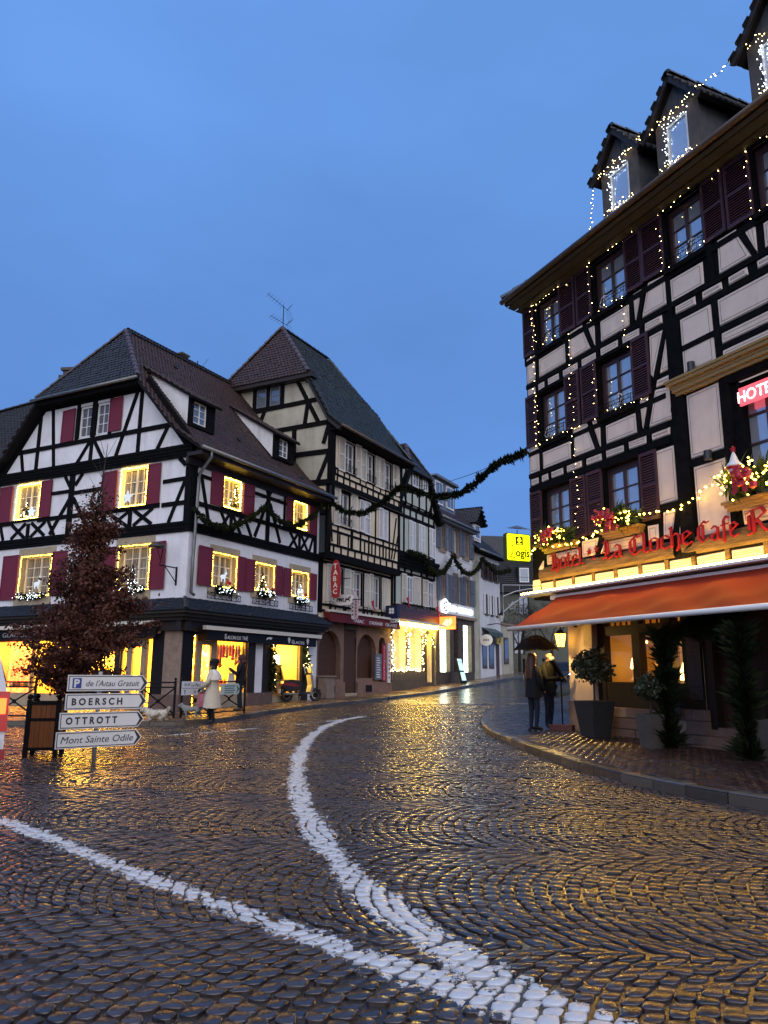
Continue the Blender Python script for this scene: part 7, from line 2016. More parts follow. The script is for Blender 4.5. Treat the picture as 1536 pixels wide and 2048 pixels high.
def bush(name, label, c, r, zt, zc, n_, sz, m_, seed, cat='shrub', squash=.8):
    rg = np.random.default_rng(seed); o = thing(name, label, cat, T(c.x, c.y, c.z + zt))
    MB().tube([(c.x, c.y, c.z + zt - .1), (c.x + .01, c.y, c.z + zc - r * .5), (c.x, c.y, c.z + zc)], [.02, .017, .01], 6).build('trunk', BARK, o, I4)
    d = rg.normal(0, 1, (n_, 3)); d /= np.linalg.norm(d, axis=1)[:, None]; rad_ = r * (rg.uniform(.1, 1, n_) ** .5) * (1 + .22 * np.sin(d[:, 0] * 5 + 1) * np.cos(d[:, 2] * 6 + d[:, 1] * 4))
    leaf_cloud('crown', np.array([c.x, c.y, c.z + zc]) + d * rad_[:, None] * np.array([1, 1, squash]), sz, m_, o, rg)
    br = MB()
    for k in range(22): br.tube([(c.x, c.y, c.z + zc - r * .4), tuple(np.array([c.x, c.y, c.z + zc]) + d[k] * r * .85)], [.008, .003], 3)
    br.build('branches', BARK, o, I4, fix=False)
bush('olive_tree', 'small round-headed olive tree in the dark pot by the restaurant corner', p1, .42, .66, 1.42, 1500, .10, LEAFG, 3, 'tree')
bush('pot_shrub', 'loose dark shrub in the pale pot beside the nearer fir column', p2, .28, .52, 1.05, 700, .09, LEAFG, 4)
# fir columns with an arch before the entrance
def fir_tube(name, path, r, n_, sz, m_, parent, seed, kind='stuff'):
    rg = np.random.default_rng(seed); P_ = np.array(path, float); d = np.r_[0, np.cumsum(np.linalg.norm(np.diff(P_, axis=0), axis=1))]
    t = rg.uniform(0, d[-1], n_); c = np.stack([np.interp(t, d, P_[:, i]) for i in range(3)], 1)
    tg = np.stack([np.interp(np.minimum(t + .05, d[-1]), d, P_[:, i]) for i in range(3)], 1) - np.stack([np.interp(np.maximum(t - .05, 0), d, P_[:, i]) for i in range(3)], 1)
    tg /= np.linalg.norm(tg, axis=1)[:, None] + 1e-9
    e = np.cross(tg, rg.normal(0, 1, (n_, 3))); e /= np.linalg.norm(e, axis=1)[:, None]
    dr = e + tg * rg.uniform(.2, 1.0, n_)[:, None]; dr /= np.linalg.norm(dr, axis=1)[:, None]
    L_ = (r * rg.uniform(.5, 1.0, n_) ** .8 * (1.05 + .28 * np.sin(t * 7 + seed) + .22 * np.sin(t * 17.3)) * np.where(rg.random(n_) < .12, 1.6, 1))[:, None]; w_ = np.cross(dr, rg.normal(0, 1, (n_, 3))); w_ /= np.linalg.norm(w_, axis=1)[:, None]
    b = c + e * r * .12
    V_ = np.stack([b - w_ * sz * .3, b + dr * L_ * .55 + w_ * sz, b + dr * L_, b + dr * L_ * .55 - w_ * sz], 1).reshape(-1, 3)
    me = bpy.data.meshes.new(name); me.vertices.add(n_ * 4); me.vertices.foreach_set('co', V_.ravel()); me.loops.add(n_ * 4); me.loops.foreach_set('vertex_index', np.arange(n_ * 4, dtype=np.int32)); me.polygons.add(n_); me.polygons.foreach_set('loop_start', np.arange(0, n_ * 4, 4, dtype=np.int32))
    me.materials.append(m_); me.update(); me.validate()
    return link(name, me, parent, I4, kind)
fa_ = link('fir_arch', None, None, FH.M(6.5, -1.4, .12)); tag(fa_, 'dark fir-branch arch on two shaggy columns before the restaurant door', 'fir arch')
cA, cB = FH.wp(5.50, -1.12, .12), FH.wp(7.42, -1.40, .12)
for c, sd_ in ((cA, 1), (cB, 2)): fir_tube('fir_column', [tuple(c), tuple(c + Vector((0, 0, 1.1))), tuple(c + Vector((0, 0, 1.95)))], .21, 3800, .028, FIR, fa_, sd_)
top = [cA + Vector((0, 0, 1.9)), cA.lerp(cB, .25) + Vector((0, 0, 2.1)) + FH.Y * .35, cA.lerp(cB, .75) + Vector((0, 0, 2.1)) + FH.Y * .35, cB + Vector((0, 0, 1.9))]
fir_tube('fir_arch_top', [tuple(q) for q in top], .2, 2600, .028, FIR, fa_, 3)
MB().tube([tuple(cA), tuple(top[0]), tuple(top[1]), tuple(top[2]), tuple(top[3]), tuple(cB)], .03, 5).build('frame_rod', IRON, fa_, I4)
# menu stand
ms = gpoint(4.12, 18.22, .115); fm_ = Fr(ms.x, ms.y, 120)
mo = link('menu_stand', None, None, fm_.M(0, 0, ms.z)); tag(mo, 'menu lectern on a thin pole with red box foot by the hotel corner', 'menu stand')
MB().box(-.26, .26, -.17, .17, 0, .13).build('foot', mat('red_brown_box', (.10, .025, .018), .6), mo, fm_.M(0, 0, ms.z)); MB().tube([(0, 0, .12), (0, 0, 1.1), (-.03, 0, 1.2)], .018, 6).build('pole', IRON, mo, fm_.M(0, 0, ms.z))
MB().box(-.2, .2, -.02, .02, -.28, .28).build('menu_case', IRON, mo, fm_.M(-.05, 0, ms.z + 1.32) @ Matrix.Rotation(rad(118), 4, 'Z') @ Matrix.Rotation(rad(-28), 4, 'X')); MB().box(-.17, .17, -.026, -.021, -.25, .25).build('menu_sheet', STONE_Y, mo, fm_.M(-.05, 0, ms.z + 1.32) @ Matrix.Rotation(rad(118), 4, 'Z') @ Matrix.Rotation(rad(-28), 4, 'X'))
# chalk boards and posters (unreadable chalk scribble)
CHALK = mat('dull_chalk', (0.13, 0.085, 0.07), 0.9); BOARDD = mat('slate_board', (0.014, 0.010, 0.009), 0.6)
def chalkboard(u0, u1, z0, z1, y, label, rows, seed):
    rg = random.Random(seed); o = MB().box(u0, u1, y, y + .03, z0, z1).build('chalkboard', BOARDD, None, FH.M()); tag(o, label, 'chalkboard', 'menu boards on the restaurant front')
    mb = MB()
    for i in range(rows):
        z = z1 - .1 - (z1 - z0 - .16) * i / rows; x = u0 + .05 + rg.uniform(0, .05)
        while x < u1 - .08:
            w_ = rg.uniform(.02, .06); pts = [(x + w_ * k / 3, y - .004, z + rg.uniform(-.012, .022)) for k in range(4)]; mb.tube(pts, .0045, 3); x += w_ + rg.uniform(.008, .03)
    mb.build('chalk_writing', CHALK, o, FH.M(), kind='stuff', fix=False)
    return o
chalkboard(4.84, 5.18, .92, 2.2, .08, 'tall narrow chalk menu board between the lit window and the door', 17, 1)
chalkboard(7.15, 7.75, .95, 2.25, .02, 'wide chalk menu board right of the entrance door', 16, 2)
b3 = MB().box(4.42, 4.85, -.2, -.18, .62, 1.15).build('emblem_board', BOARDD, None, FH.M()); tag(b3, 'small dark board with a pale three-lobed emblem under the window lamp', 'sign')
for a in range(3): t = math.pi / 2 + a * 2.094; MB().prism([(4.63 + .085 * math.cos(t) + .075 * math.cos(k), .93 + .085 * math.sin(t) + .075 * math.sin(k)) for k in np.linspace(0, 6.28, 12, endpoint=False)], -.208 - .001 * a, -.201).build('emblem_lobe', CREAM_PAINT if False else mat('pale_emblem', (.25, .22, .2), .7) if 'pale_emblem' not in bpy.data.materials else bpy.data.materials['pale_emblem'], b3, FH.M())
ph = MB().prism([(5.62, 1.98), (5.86, 1.98), (5.92, 2.04), (5.90, 2.10), (5.84, 2.10), (5.84, 2.16), (5.76, 2.26), (5.62, 2.24)], .19, .198).build('door_notice', mat('paper', (.42, .36, .3), .8), None, FH.M()); tag(ph, 'pale paper notice pinned to the brown restaurant door', 'notice')
for k, (u, z) in enumerate(((6.85, 2.05), (7.0, 1.72), (6.95, 1.42))):
    o = MB().box(u, u + .2, .03, .045, z, z + .26).build('wall_poster', mat('brown_poster_%s' % 'abc'[k], (.16 - .03 * k, .07, .04), .7), None, FH.M()); tag(o, 'small faded poster on the wall right of the door, %s of three' % ('top', 'middle', 'lowest')[k], 'poster', 'posters right of the restaurant door')
    MB().box(u + .05, u + .14, .026, .029, z + .06, z + .18).build('picture', CHALK, o, FH.M())
# ---------------------------------------------------------------- Christmas lights and greenery
def rect_lights(fr, u0, u1, z0, z1, y, label, group, mt, sides='ltrb', r=.016, step=.06, w=0):
    c = [fr.wp(u0, y, z0), fr.wp(u0, y, z1), fr.wp(u1, y, z1), fr.wp(u1, y, z0)]
    path = c + [c[0]] if 'b' in sides else c
    return lights('window_light_rope', path, label, mt, r=r, step=step, wob=.008, wire=True, group=group, cat='light rope')
GRP = 'yellow light ropes round the tea house windows'
nm1 = ('corner', 'middle', 'end')
for k, q in enumerate(L1): rect_lights(FL, q[0] + .03, q[1] - .03, q[2] + .05, q[3] - .03, -.02, 'yellow light rope round the %s first-floor street window' % nm1[k], GRP, LED_YEL)
for k, q in enumerate(L2): rect_lights(FL, q[0] + .04, q[1] - .04, q[2] + .04, q[3] - .04, -.01, 'yellow light rope round the %s second-floor street window' % ('corner', 'end')[k], GRP, LED_YEL, r=.03, step=.07)
for k, q in enumerate(G1): rect_lights(FG, q[0] + .03, q[1] - .03, q[2] + .05, q[3] - .03, -.02, 'yellow light rope round the first-floor gable window %s' % ('left of the tree', 'by the street lamp')[k], GRP, LED_YEL)
for k, q in enumerate(G2): rect_lights(FG, q[0] + .04, q[1] - .04, q[2] + .04, q[3] - .04, -.01, 'yellow light rope round the second-floor gable window %s' % ('far from the corner', 'near the corner')[k], GRP, LED_YEL, r=.028, step=.07)
# lit cushions of greenery and small ornaments on the sills
def sill_green(fr, u0, u1, z, y, label, group, n_=500, bulbs=30, r=.14, mt=LED_COOL, m_=FIR, hang=.12, br=.010):
    a, b = fr.wp(u0, y, z), fr.wp(u1, y, z); o = link('sill_garland', None, None, T(*a)); tag(o, label, 'garland', group)
    fir_tube('fir_sprays', [tuple(a), tuple(a.lerp(b, .5) + Vector((0, 0, -hang))), tuple(b)], r, n_, .02, m_, o, int(abs(u0 * 100)) + 7)
    mb = MB()
    for i in range(bulbs):
        p = a.lerp(b, rnd.random()) + Vector((rnd.gauss(0, .03), rnd.gauss(0, .03), rnd.gauss(-hang * .5, r * .5))) - fr.Y * r * .7; mb.bulb(tuple(p), br)
    mb.build('bulbs', mt, o, I4, kind='stuff', fix=False)
    return o
GS = 'lit fir garlands on the tea house sills'
for k, q in enumerate(L1): sill_green(FL, q[0] + .15, q[1] - .25, q[2] - .02, -.12, 'fir garland with cold white lights on the %s first-floor sill' % nm1[k], GS, hang=.12, bulbs=40)
for k, q in enumerate(G1): sill_green(FG, q[0] + .1, q[1] - .1, q[2] + .05, -.12, 'fir garland with cold white lights on the first-floor gable sill %s' % ('left of the tree', 'by the street lamp')[k], GS, bulbs=60, hang=.05)
def mini_tree(fr, u, y, z, h_, label, group='lit ornaments in the tea house windows', lit=True, mt=LED_WARM, m_=FIR):
    p = fr.wp(u, y, z); o = link('small_christmas_tree', None, None, T(*p)); tag(o, label, 'christmas tree', group)
    rg = np.random.default_rng(int(u * 31) % 97 + 3); n_ = 420; t = rg.uniform(0, 1, n_) ** 1.5; a = rg.uniform(0, 6.28, n_); r_ = .30 * h_ * (1 - t) * rg.uniform(.3, 1, n_)
    leaf_cloud('boughs', np.stack([p.x + r_ * np.cos(a), p.y + r_ * np.sin(a), p.z + .08 * h_ + t * h_ * .92], 1), .06, m_, o, rg)
    MB().tube([(p.x, p.y, p.z), (p.x, p.y, p.z + h_ * .95)], .012, 5).build('trunk', BARK, o, I4)
    mb = MB()
    for i in range(22): tt_ = rnd.random() ** 1.4; aa = rnd.uniform(0, 6.28); mb.bulb((p.x + .28 * h_ * (1 - tt_) * math.cos(aa), p.y + .28 * h_ * (1 - tt_) * math.sin(aa), p.z + .1 * h_ + tt_ * h_ * .85), .018)
    mb.build('bulbs', mt, o, I4, kind='stuff', fix=False)
mini_tree(FL, 2.35, -.03, 7.18, .95, 'small lit fir in the corner second-floor street window')
mini_tree(FL, 4.15, -.03, 4.36, .72, 'small lit fir in the middle first-floor street window')
mini_tree(FG, -8.3, -.03, 7.12, .72, 'small lit fir in the second-floor gable window far from the corner')
mini_tree(FL, 6.7, -.03, 4.37, .55, 'slim cold white tree in the end first-floor street window', mt=LED_COOL, m_=TINSEL)
mini_tree(FG, -2.4, -.03, 4.2, .75, 'dark lit fir in the first-floor gable window by the street lamp', mt=LED_COOL)
def lit_star(fr, u, y, z, r, label, mt): 
    o = star(0, 0, r, -.02, .02).build('lit_star', mt, None, fr.M(u, y, z)); tag(o, label, 'star', 'lit ornaments in the tea house windows')
ICE = glow('icy_white_light', (.75, .85, 1.0), .42, light=False); ICEB = glow('icy_blue_light', (.35, .5, 1.0), 1.0, light=False)
lit_star(FG, -2.9, -.06, 7.45, .26, 'white lit star in the second-floor gable window near the corner', ICE)
lit_star(FG, -7.95, -.06, 7.38, .22, 'blue lit star in the second-floor gable window far from the corner', ICEB)
for k, (f_, u, z, lab) in enumerate(((FL, 1.75, 4.5, 'white lit deer shape in the corner first-floor street window'), (FG, -7.2, 4.4, 'white lit deer shape in the first-floor gable window left of the tree'))):
    mb = MB(); mb.ball((0, 0, .16), .1, 8, 0, (1.5, .7, .8)).ball((.16, 0, .3), .05, 6, 0, (1.3, .8, .9)).tube([(.1, 0, .2), (.15, 0, .3)], .035, 5)
    for x in (-.1, -.06, .08, .11): mb.tube([(x, 0, .12), (x, 0, -.02)], .014, 4)
    mb.tube([(.15, 0, .33), (.12, 0, .45), (.16, 0, .5)], .009, 3).tube([(.15, 0, .36), (.2, 0, .45)], .009, 3)
    o = mb.build('lit_deer', ICE, None, f_.M(u, -.1, z)); tag(o, lab, 'ornament', 'lit ornaments in the tea house windows')
for k, (u, z) in enumerate(((2.1, 4.42), (4.75, 4.42), (7.05, 4.44))):
    o = MB().ball((0, 0, .05), .07, 8, 0, (1.4, .8, 1)).ball((-.08, 0, .1), .05, 6).build('red_ornament', RIBBON, None, FL.M(u, -.1, z), smooth=True); tag(o, 'small red ornament on the %s first-floor sill' % nm1[k], 'ornament', 'red ornaments on the tea house sills')
# garland round the ice-cream window, hanging decorations in the salon
for k, u in enumerate((4.86, 7.0)):
    a = FL.wp(u, -.14, 2.62); b = FL.wp(u + (.0 if k == 0 else .25), -.14, .75 if k == 0 else 1.1)
    o = link('door_garland', None, None, T(*a)); tag(o, 'leafy garland hanging down the %s side of the ice-cream window' % ('left', 'right')[k], 'garland', 'leafy garlands beside the ice-cream window')
    fir_tube('sprays', [tuple(a), tuple(b)], .15, 700, .03, FIR if k == 0 else FIR_LIT, o, 40 + k)
    mb = MB()
    for i in range(16): mb.bulb(tuple(a.lerp(b, rnd.random()) + Vector((rnd.gauss(0, .05), rnd.gauss(0, .05), 0)) - FL.Y * .1), .012)
    mb.build('bulbs', LED_WARM, o, I4, kind='stuff', fix=False)
HANG = [mat('stocking_red', (.5, .05, .02), .7), mat('gold_tinsel', (.6, .4, .08), .35), mat('stocking_orange', (.55, .2, .03), .7)]
for k in range(9):
    u = 1.95 + k * .17; L_ = rnd.uniform(.35, .95); o = link('hanging_decoration', None, None, FL.M(u, .3, 2.55)); tag(o, 'hanging %s in the tea room window, %s from the door' % (('red stocking', 'gold tinsel drop', 'orange stocking')[k % 3], ('first', 'second', 'third', 'fourth', 'fifth', 'sixth', 'seventh', 'eighth', 'ninth')[k]), 'decoration', 'decorations hanging in the tea room window')
    MB().tube([(0, 0, 0), (0, 0, -.2)], .006, 3).build('cord', IRON, o, FL.M(u, .3, 2.55)); MB().lathe([(.0, 0), (.05, -.05), (.07, -.3 * L_), (.05, -.8 * L_), (.09, -.9 * L_), (0, -L_)], 8, (0, 0, -.18)).build('ornament', HANG[k % 3], o, FL.M(u, .3, 2.55), smooth=True)
# glass ice-cream counter and shelf goods
ct = link('ice_cream_counter', None, None, FL.M(5.9, .6, .3)); tag(ct, 'pale ice-cream display counter with slanted glass in the right-hand shop window', 'counter')
CREAMY = mat('cream_laminate', (.7, .55, .32), .5)
MB().box(5.0, 6.6, .45, 1.2, .25, 1.05).build('base', CREAMY, ct, HM); MB().box(4.98, 6.62, .42, 1.22, 1.05, 1.12).build('top', STONE_Y, ct, HM)
MB().prism([(5.05, 1.12), (6.55, 1.12), (6.35, 1.65), (5.05, 1.65)], .5, .52).build('glass', CLEAR, ct, HM); MB().box(5.0, 6.4, .5, 1.1, 1.65, 1.7).build('shelf', CREAMY, ct, HM)
for k, u in enumerate((5.2, 6.35)): o = link('counter_lamp', MB().lathe([(.0, 0), (.13, 0), (.13, .35), (0, .35)], 12, (u, .8, 1.72)).mesh('counter_lamp', glow('white_shade', (1, .85, .5), 6) if 'white_shade' not in bpy.data.materials else bpy.data.materials['white_shade']), None, HM); tag(o, 'white cylinder lamp on the ice-cream counter, %s end' % ('left', 'right')[k], 'lamp', 'lamps on the ice-cream counter')
ORD = ['first', 'second', 'third', 'fourth', 'fifth', 'sixth', 'seventh', 'eighth', 'ninth', 'tenth', 'eleventh', 'twelfth', 'thirteenth', 'fourteenth', 'fifteenth', 'sixteenth', 'seventeenth', 'eighteenth', 'nineteenth', 'twentieth', 'twenty-first', 'twenty-second', 'twenty-third', 'twenty-fourth', 'twenty-fifth']
GOODC = [mat('pack_%s' % c, v, .5) for c, v in (('red', (.5, .04, .02)), ('gold', (.6, .35, .05)), ('cream', (.65, .5, .3)), ('brown', (.12, .05, .02)), ('green', (.05, .16, .05)))]
def shelf_goods(fr, u0, u1, y, z, seed, where):
    rg = random.Random(seed); sh = link('display_shelf', MB().box(u0, u1, y, y + .3, z - .03, z).mesh('display_shelf', OAK), None, fr.M()); tag(sh, 'wooden display shelf %s' % where, 'shelf', 'display shelves in the tea room')
    u = u0 + .05; k = 0; me = [MB().lathe([(.0, 0), (.07, 0), (.075, .12), (.04, .2), (.0, .22)], 8).mesh('sweet_jar', g_, True) for g_ in GOODC]
    while u < u1 - .1:
        c_ = rg.randrange(5); o = link('sweet_jar', me[c_], None, fr.M(u, y + rg.uniform(.08, .2), z)); tag(o, '%s jar, %s from the left on the shelf %s' % (('red', 'gold', 'cream', 'brown', 'green')[c_], ORD[k], where), 'jar', 'confectionery jars %s' % where); u += rg.uniform(.16, .26); k += 1
shelf_goods(FL, 1.8, 3.38, .55, .95, 1, 'low in the street window'); shelf_goods(FG, -6.9, -3.1, .5, .85, 2, 'in the gable window behind the tree'); shelf_goods(FG, -9.7, -7.3, .5, .8, 3, 'in the red lit gable window')

# fairy lights round the arches of the green house
for k, a in enumerate(NAR):
    pts = [FL.wp(p[0], -.06, p[1] + (.12 if 0 < i < 11 else 0)) for i, p in enumerate(arch_pts(a[0] - .06, a[1] + .06, a[2] if k < 2 else 2.9, a[3] + .1))]
    if k < 2: pts.append(pts[0])
    lights('arch_fairy_lights', pts, 'dense warm fairy lights round the %s arch of the green house' % ('first', 'second', 'doorway')[k], LED_WARM, r=.022, step=.09, wob=.05, group='fairy lights round the arches', cat='fairy lights')
# fairy lights over the hotel: dormers, windows and drops
LW = 'fairy lights on the hotel'
def hl(pts, lab, mt=LED_WARM, r=.0085, step=.08, wob=.02, slack=0): return lights('fairy_lights', [FH.wp(*p) for p in pts], lab, mt, r=r, step=step, wob=wob, group=LW, cat='fairy lights', slack=slack)
dn = ('first', 'second', 'third')
for k, (u0, u1, y) in enumerate(DM):
    hl([(u0 - .12, y - .1, 12.5), (u1 + .12, y - .1, 12.58)], 'warm fairy lights along the eave of the %s hotel dormer from the corner' % dn[k], step=.05, wob=.03, slack=.04)
    hl([(u0 + .28, y - .03, 11.5), (u0 + .28, y - .03, 12.38), (u1 - .3, y - .03, 12.38)], 'cold white fairy lights round the window of the %s hotel dormer from the corner' % dn[k], LED_COOL, step=.035, wob=.03, r=.010)
    hl([(u0 + .2, y - .1, 11.40), (u1 - .1, y - .1, 11.40)], 'warm fairy lights at the foot of the %s hotel dormer from the corner' % dn[k], step=.035, wob=.035)
for k in (0, 1): hl([(DM[k][1] + .1, -.66, 12.58), (DM[k + 1][0] - .1, -.66, 12.5)], 'fairy light string sagging between the %s hotel dormers' % ('first and second', 'second and third')[k], slack=.06)
hl([(3.8, -.66, 12.5), (3.55, -.6, 11.35)], 'fairy light string dropping from the first dormer to the gutter')
for k, (a, b) in enumerate(HW[:4]): hl([(b + .05, -.1, 9.75), (a - .05, -.1, 9.66), (a - .08, -.1, 11.0), (b + .2, -.1, 11.0), (b + .55, -.1, 10.97)], 'fairy lights round the %s third-floor hotel window from the corner' % ('first', 'second', 'third', 'fourth')[k], step=.15, wob=.03, r=.008)
for k, (a, b) in enumerate(HW[:2]): hl([(a - .06, -.1, 8.5), (a - .04, -.1, 7.15), (b + .5, -.1, 7.15)], 'fairy lights beside the %s second-floor hotel window from the corner' % ('first', 'second')[k], step=.16, wob=.03, r=.008)
for k, (u, z0, z1) in enumerate(((.46, 7.1, 11.0), (1.98, 4.7, 9.6), (3.95, 8.45, 9.6))): hl([(u, -.11, z1), (u + .02, -.11, z0)], 'fairy light string hanging straight down the hotel panels, %s' % ('nearest the corner', 'beside the first column of windows', 'short one beside the second column')[k], step=.17, wob=.03, r=.008)
hl([(.0, -.14, 4.3), (.6, -.2, 4.52), (1.8, -.15, 4.36), (2.9, -.2, 4.5), (4.1, -.2, 4.62), (5.1, -.12, 4.58), (5.75, -.15, 4.75), (6.3, -.25, 4.95)], 'large warm bulbs strung along the hotel sills above the crimson letters', LED_YEL, r=.024, step=.13, wob=.03)
# window boxes of fir with bows at the hotel
FIRG = 'fir window boxes on the hotel first floor'
for k, (a, b, z) in enumerate(((.62, 1.78, 4.60), (2.86, 4.0, 4.63), (6.35, 7.6, 4.72))):
    o = sill_green(FH, a, b, z, -.2, ('fir window box with red bow at the hotel corner window', 'fir window box with two red bows at the second hotel window', 'large lit fir window box below the wide hotel window')[k], FIRG, n_=1100, bulbs=42 if k < 2 else 70, r=.22 if k < 2 else .3, mt=LED_YEL, m_=FIR_LIT, hang=-.05, br=.02)
def bow(u, y, z, s, label):
    o = link('ribbon_bow', None, None, FH.M(u, y, z)); tag(o, label, 'bow', 'red bows on the hotel window boxes')
    mb = MB(); g_ = random.Random(int(u * 50))
    for k in range(26): mb.ball((g_.gauss(0, .065) * s, -.05 + g_.gauss(0, .03), g_.gauss(0, .06) * s), .05 * s * g_.uniform(.5, 1.1), 6, 0, (1, .6, g_.uniform(.5, 1)))
    for sx in (-1, 1): mb.add([(sx * .02 * s, -.07, 0), (sx * .06 * s, -.09, -.02), (sx * .10 * s, -.08, -.17 * s), (sx * .03 * s, -.08, -.16 * s)], [(0, 1, 2, 3)])
    mb.build('loops', RIBBON, o, FH.M(u, y, z), fix=False); MB().ball((0, -.06, 0), .05 * s, 8).build('knot', RIBBON, o, FH.M(u, y, z), smooth=True)
bow(1.1, -.36, 4.68, 1.6, 'red bow on the fir box at the hotel corner window'); bow(3.1, -.38, 4.75, 1.1, 'red and white bow, left of two on the second hotel fir box'); bow(3.5, -.4, 4.66, 1.9, 'big round red bow, right of two on the second hotel fir box'); bow(6.95, -.48, 4.75, 1.8, 'red bow in the large fir box under the wide hotel window')
gn = link('felt_gnome', None, None, FH.M(6.75, -.4, 4.9)); tag(gn, 'white felt hat figure with a star tip in the large fir box', 'ornament')
MB().lathe([(.09, 0), (.13, .08), (.16, .14), (.08, .22), (.04, .34), (.015, .40)], 10).build('hat', PL_WHITE, gn, FH.M(6.75, -.4, 4.86)); star(0, .45, .06, -.02, .02).build('star', RIBBON, gn, FH.M(6.75, -.4, 4.86)); MB().lathe([(.135, .07), (.15, .12)], 10).build('hat_band', RIBBON, gn, FH.M(6.75, -.4, 4.86))
for k, (u, z) in enumerate(((.95, 7.22), (3.55, 7.22), (3.25, 9.72), (5.9, 9.72), (1.1, 9.72))):
    o = link('wire_ornament', MB().tube([(.11 * math.cos(a) * (1 + .4 * math.sin(2 * a)), 0, .14 + .13 * math.sin(a)) for a in np.linspace(0, 6.28, 12)], .012, 4).tube([(0, 0, .05), (.03, 0, .28)], .012, 4).mesh('wire_ornament', TINSEL), None, FH.M(u, -.08, z)); tag(o, 'silver ribbon ornament on the sill of the %s' % ('first second-floor hotel window', 'second second-floor hotel window', 'second third-floor hotel window', 'third third-floor hotel window', 'first third-floor hotel window')[k], 'ornament', 'silver ornaments on the hotel sills')
for k, (a, b, z) in enumerate(((.58, 1.6, 7.16), (2.88, 3.95, 7.12), (2.88, 3.95, 9.66), (.58, 1.58, 9.66), (5.2, 6.2, 9.66))):
    o = link('iron_balconet', None, None, FH.M(a, -.05, z)); tag(o, 'black iron balconet at the %s' % ('first second-floor hotel window', 'second second-floor hotel window', 'second third-floor hotel window', 'first third-floor hotel window', 'third third-floor hotel window')[k], 'balconet', 'iron balconets on the hotel')
    iron_rail(o, FH, a, b, z + .04, z + .26, 0, -.09, nm='rail')
# fir garlands over the street
G1 = [(-6.36, 25.0, 6.73), (-6.0, 25.68, 6.35), (-5.51, 26.62, 6.32), (-4.99, 27.6, 6.81), (-4.51, 28.52, 7.51), (-4.05, 29.39, 7.15), (-3.54, 30.36, 7.12), (-2.98, 31.41, 7.76), (-2.44, 32.44, 8.69), (-1.62, 31.29, 7.93), (-0.86, 30.14, 7.63), (-0.05, 28.82, 7.8), (0.6, 27.67, 8.16), (1.19, 26.52, 7.64), (1.87, 25.05, 7.16), (2.41, 23.73, 6.96), (2.72, 22.91, 7.03), (3.05, 21.92, 7.21), (3.31, 21.1, 7.28), (3.52, 20.28, 7.16), (3.71, 19.46, 7.09)]
G2 = [(1.22, 39.06, 7.53), (1.74, 40.04, 7.53), (2.24, 40.99, 7.55), (2.45, 41.38, 6.98), (2.84, 42.13, 6.77), (3.39, 43.18, 7.02), (3.79, 43.94, 7.62), (4.06, 44.44, 8.17), (4.35, 44.99, 7.72), (4.81, 45.86, 7.36), (5.35, 46.89, 7.36), (5.93, 48.0, 7.86), (6.32, 48.73, 8.65), (6.74, 49.52, 8.35), (7.42, 50.81, 8.05), (8.09, 52.09, 8.16), (8.81, 53.45, 8.54)]
for k, (pts, r_, n_, lab) in enumerate(((G1, .135, 8000, 'long fir garland looping along the tea house and across the street to the hotel'), (G2, .17, 5000, 'fir garland looping along the houses further up the street'))):
    o = link('street_garland', None, None, T(*pts[0])); tag(o, lab, 'garland', 'fir garlands over the street')
    fir_tube('fir_sprays', pts, r_, n_, .028, FIR, o, 60 + k); MB().tube(pts, .02, 4).build('rope', IRON, o, I4, fix=False)
def cable(a, b, sag, label):
    a, b = Vector(a), Vector(b); pts = [a.lerp(b, t) - Vector((0, 0, 4 * sag * t * (1 - t))) for t in np.linspace(0, 1, 12)]
    o = MB().tube(pts, .011, 4).build('overhead_cable', IRON, None, I4, fix=False); tag(o, label, 'cable', 'cables over the street')
cable(FL.wp(17.5, -.3, 11.4), FH.wp(.0, 0, 7.2), .25, 'thin cable from the narrow green house over to the hotel'); cable(FL.wp(22.5, -.1, 8.2), (10.5, 53.5, 8.0), .3, 'thin cable along the bank and white house at second-floor height'); cable(FL.wp(2.1, -.1, 7.7), FL.wp(8.4, -.75, 8.6), .05, 'thin cable under the tea house eaves')
# star decoration frame further up the street
sf = link('star_decoration', None, None, T(4.97, 30, 4)); tag(sf, 'unlit white tube decoration with a star hung out over the street behind the hotel', 'street decoration')
WT = mat('white_tube', (.55, .55, .55), .5); FSD = Fr(4.66, 30, 90)
MB().tube([(0, 0, 3.6), (0, 0, 4.79), (1.5, 0, 4.79)], .018, 5).tube([(0, 0, 4.35), (.5, 0, 4.55), (1.0, 0, 4.64), (1.5, 0, 4.68)], .022, 5).tube([(0, 0, 3.75), (.45, 0, 4.12), (.9, 0, 4.35)], .022, 5).tube([(.65, 0, 4.2), (.65, 0, 4.79)], .008, 4).build('tube_frame', WT, sf, FSD.M())
pts = [(.36 + (.17 if k % 2 == 0 else .08) * math.cos(math.pi / 2 + k * math.pi / 5), 0, 3.98 + (.17 if k % 2 == 0 else .08) * math.sin(math.pi / 2 + k * math.pi / 5)) for k in range(11)]
MB().tube(pts, .014, 4).build('star', WT, sf, FSD.M())
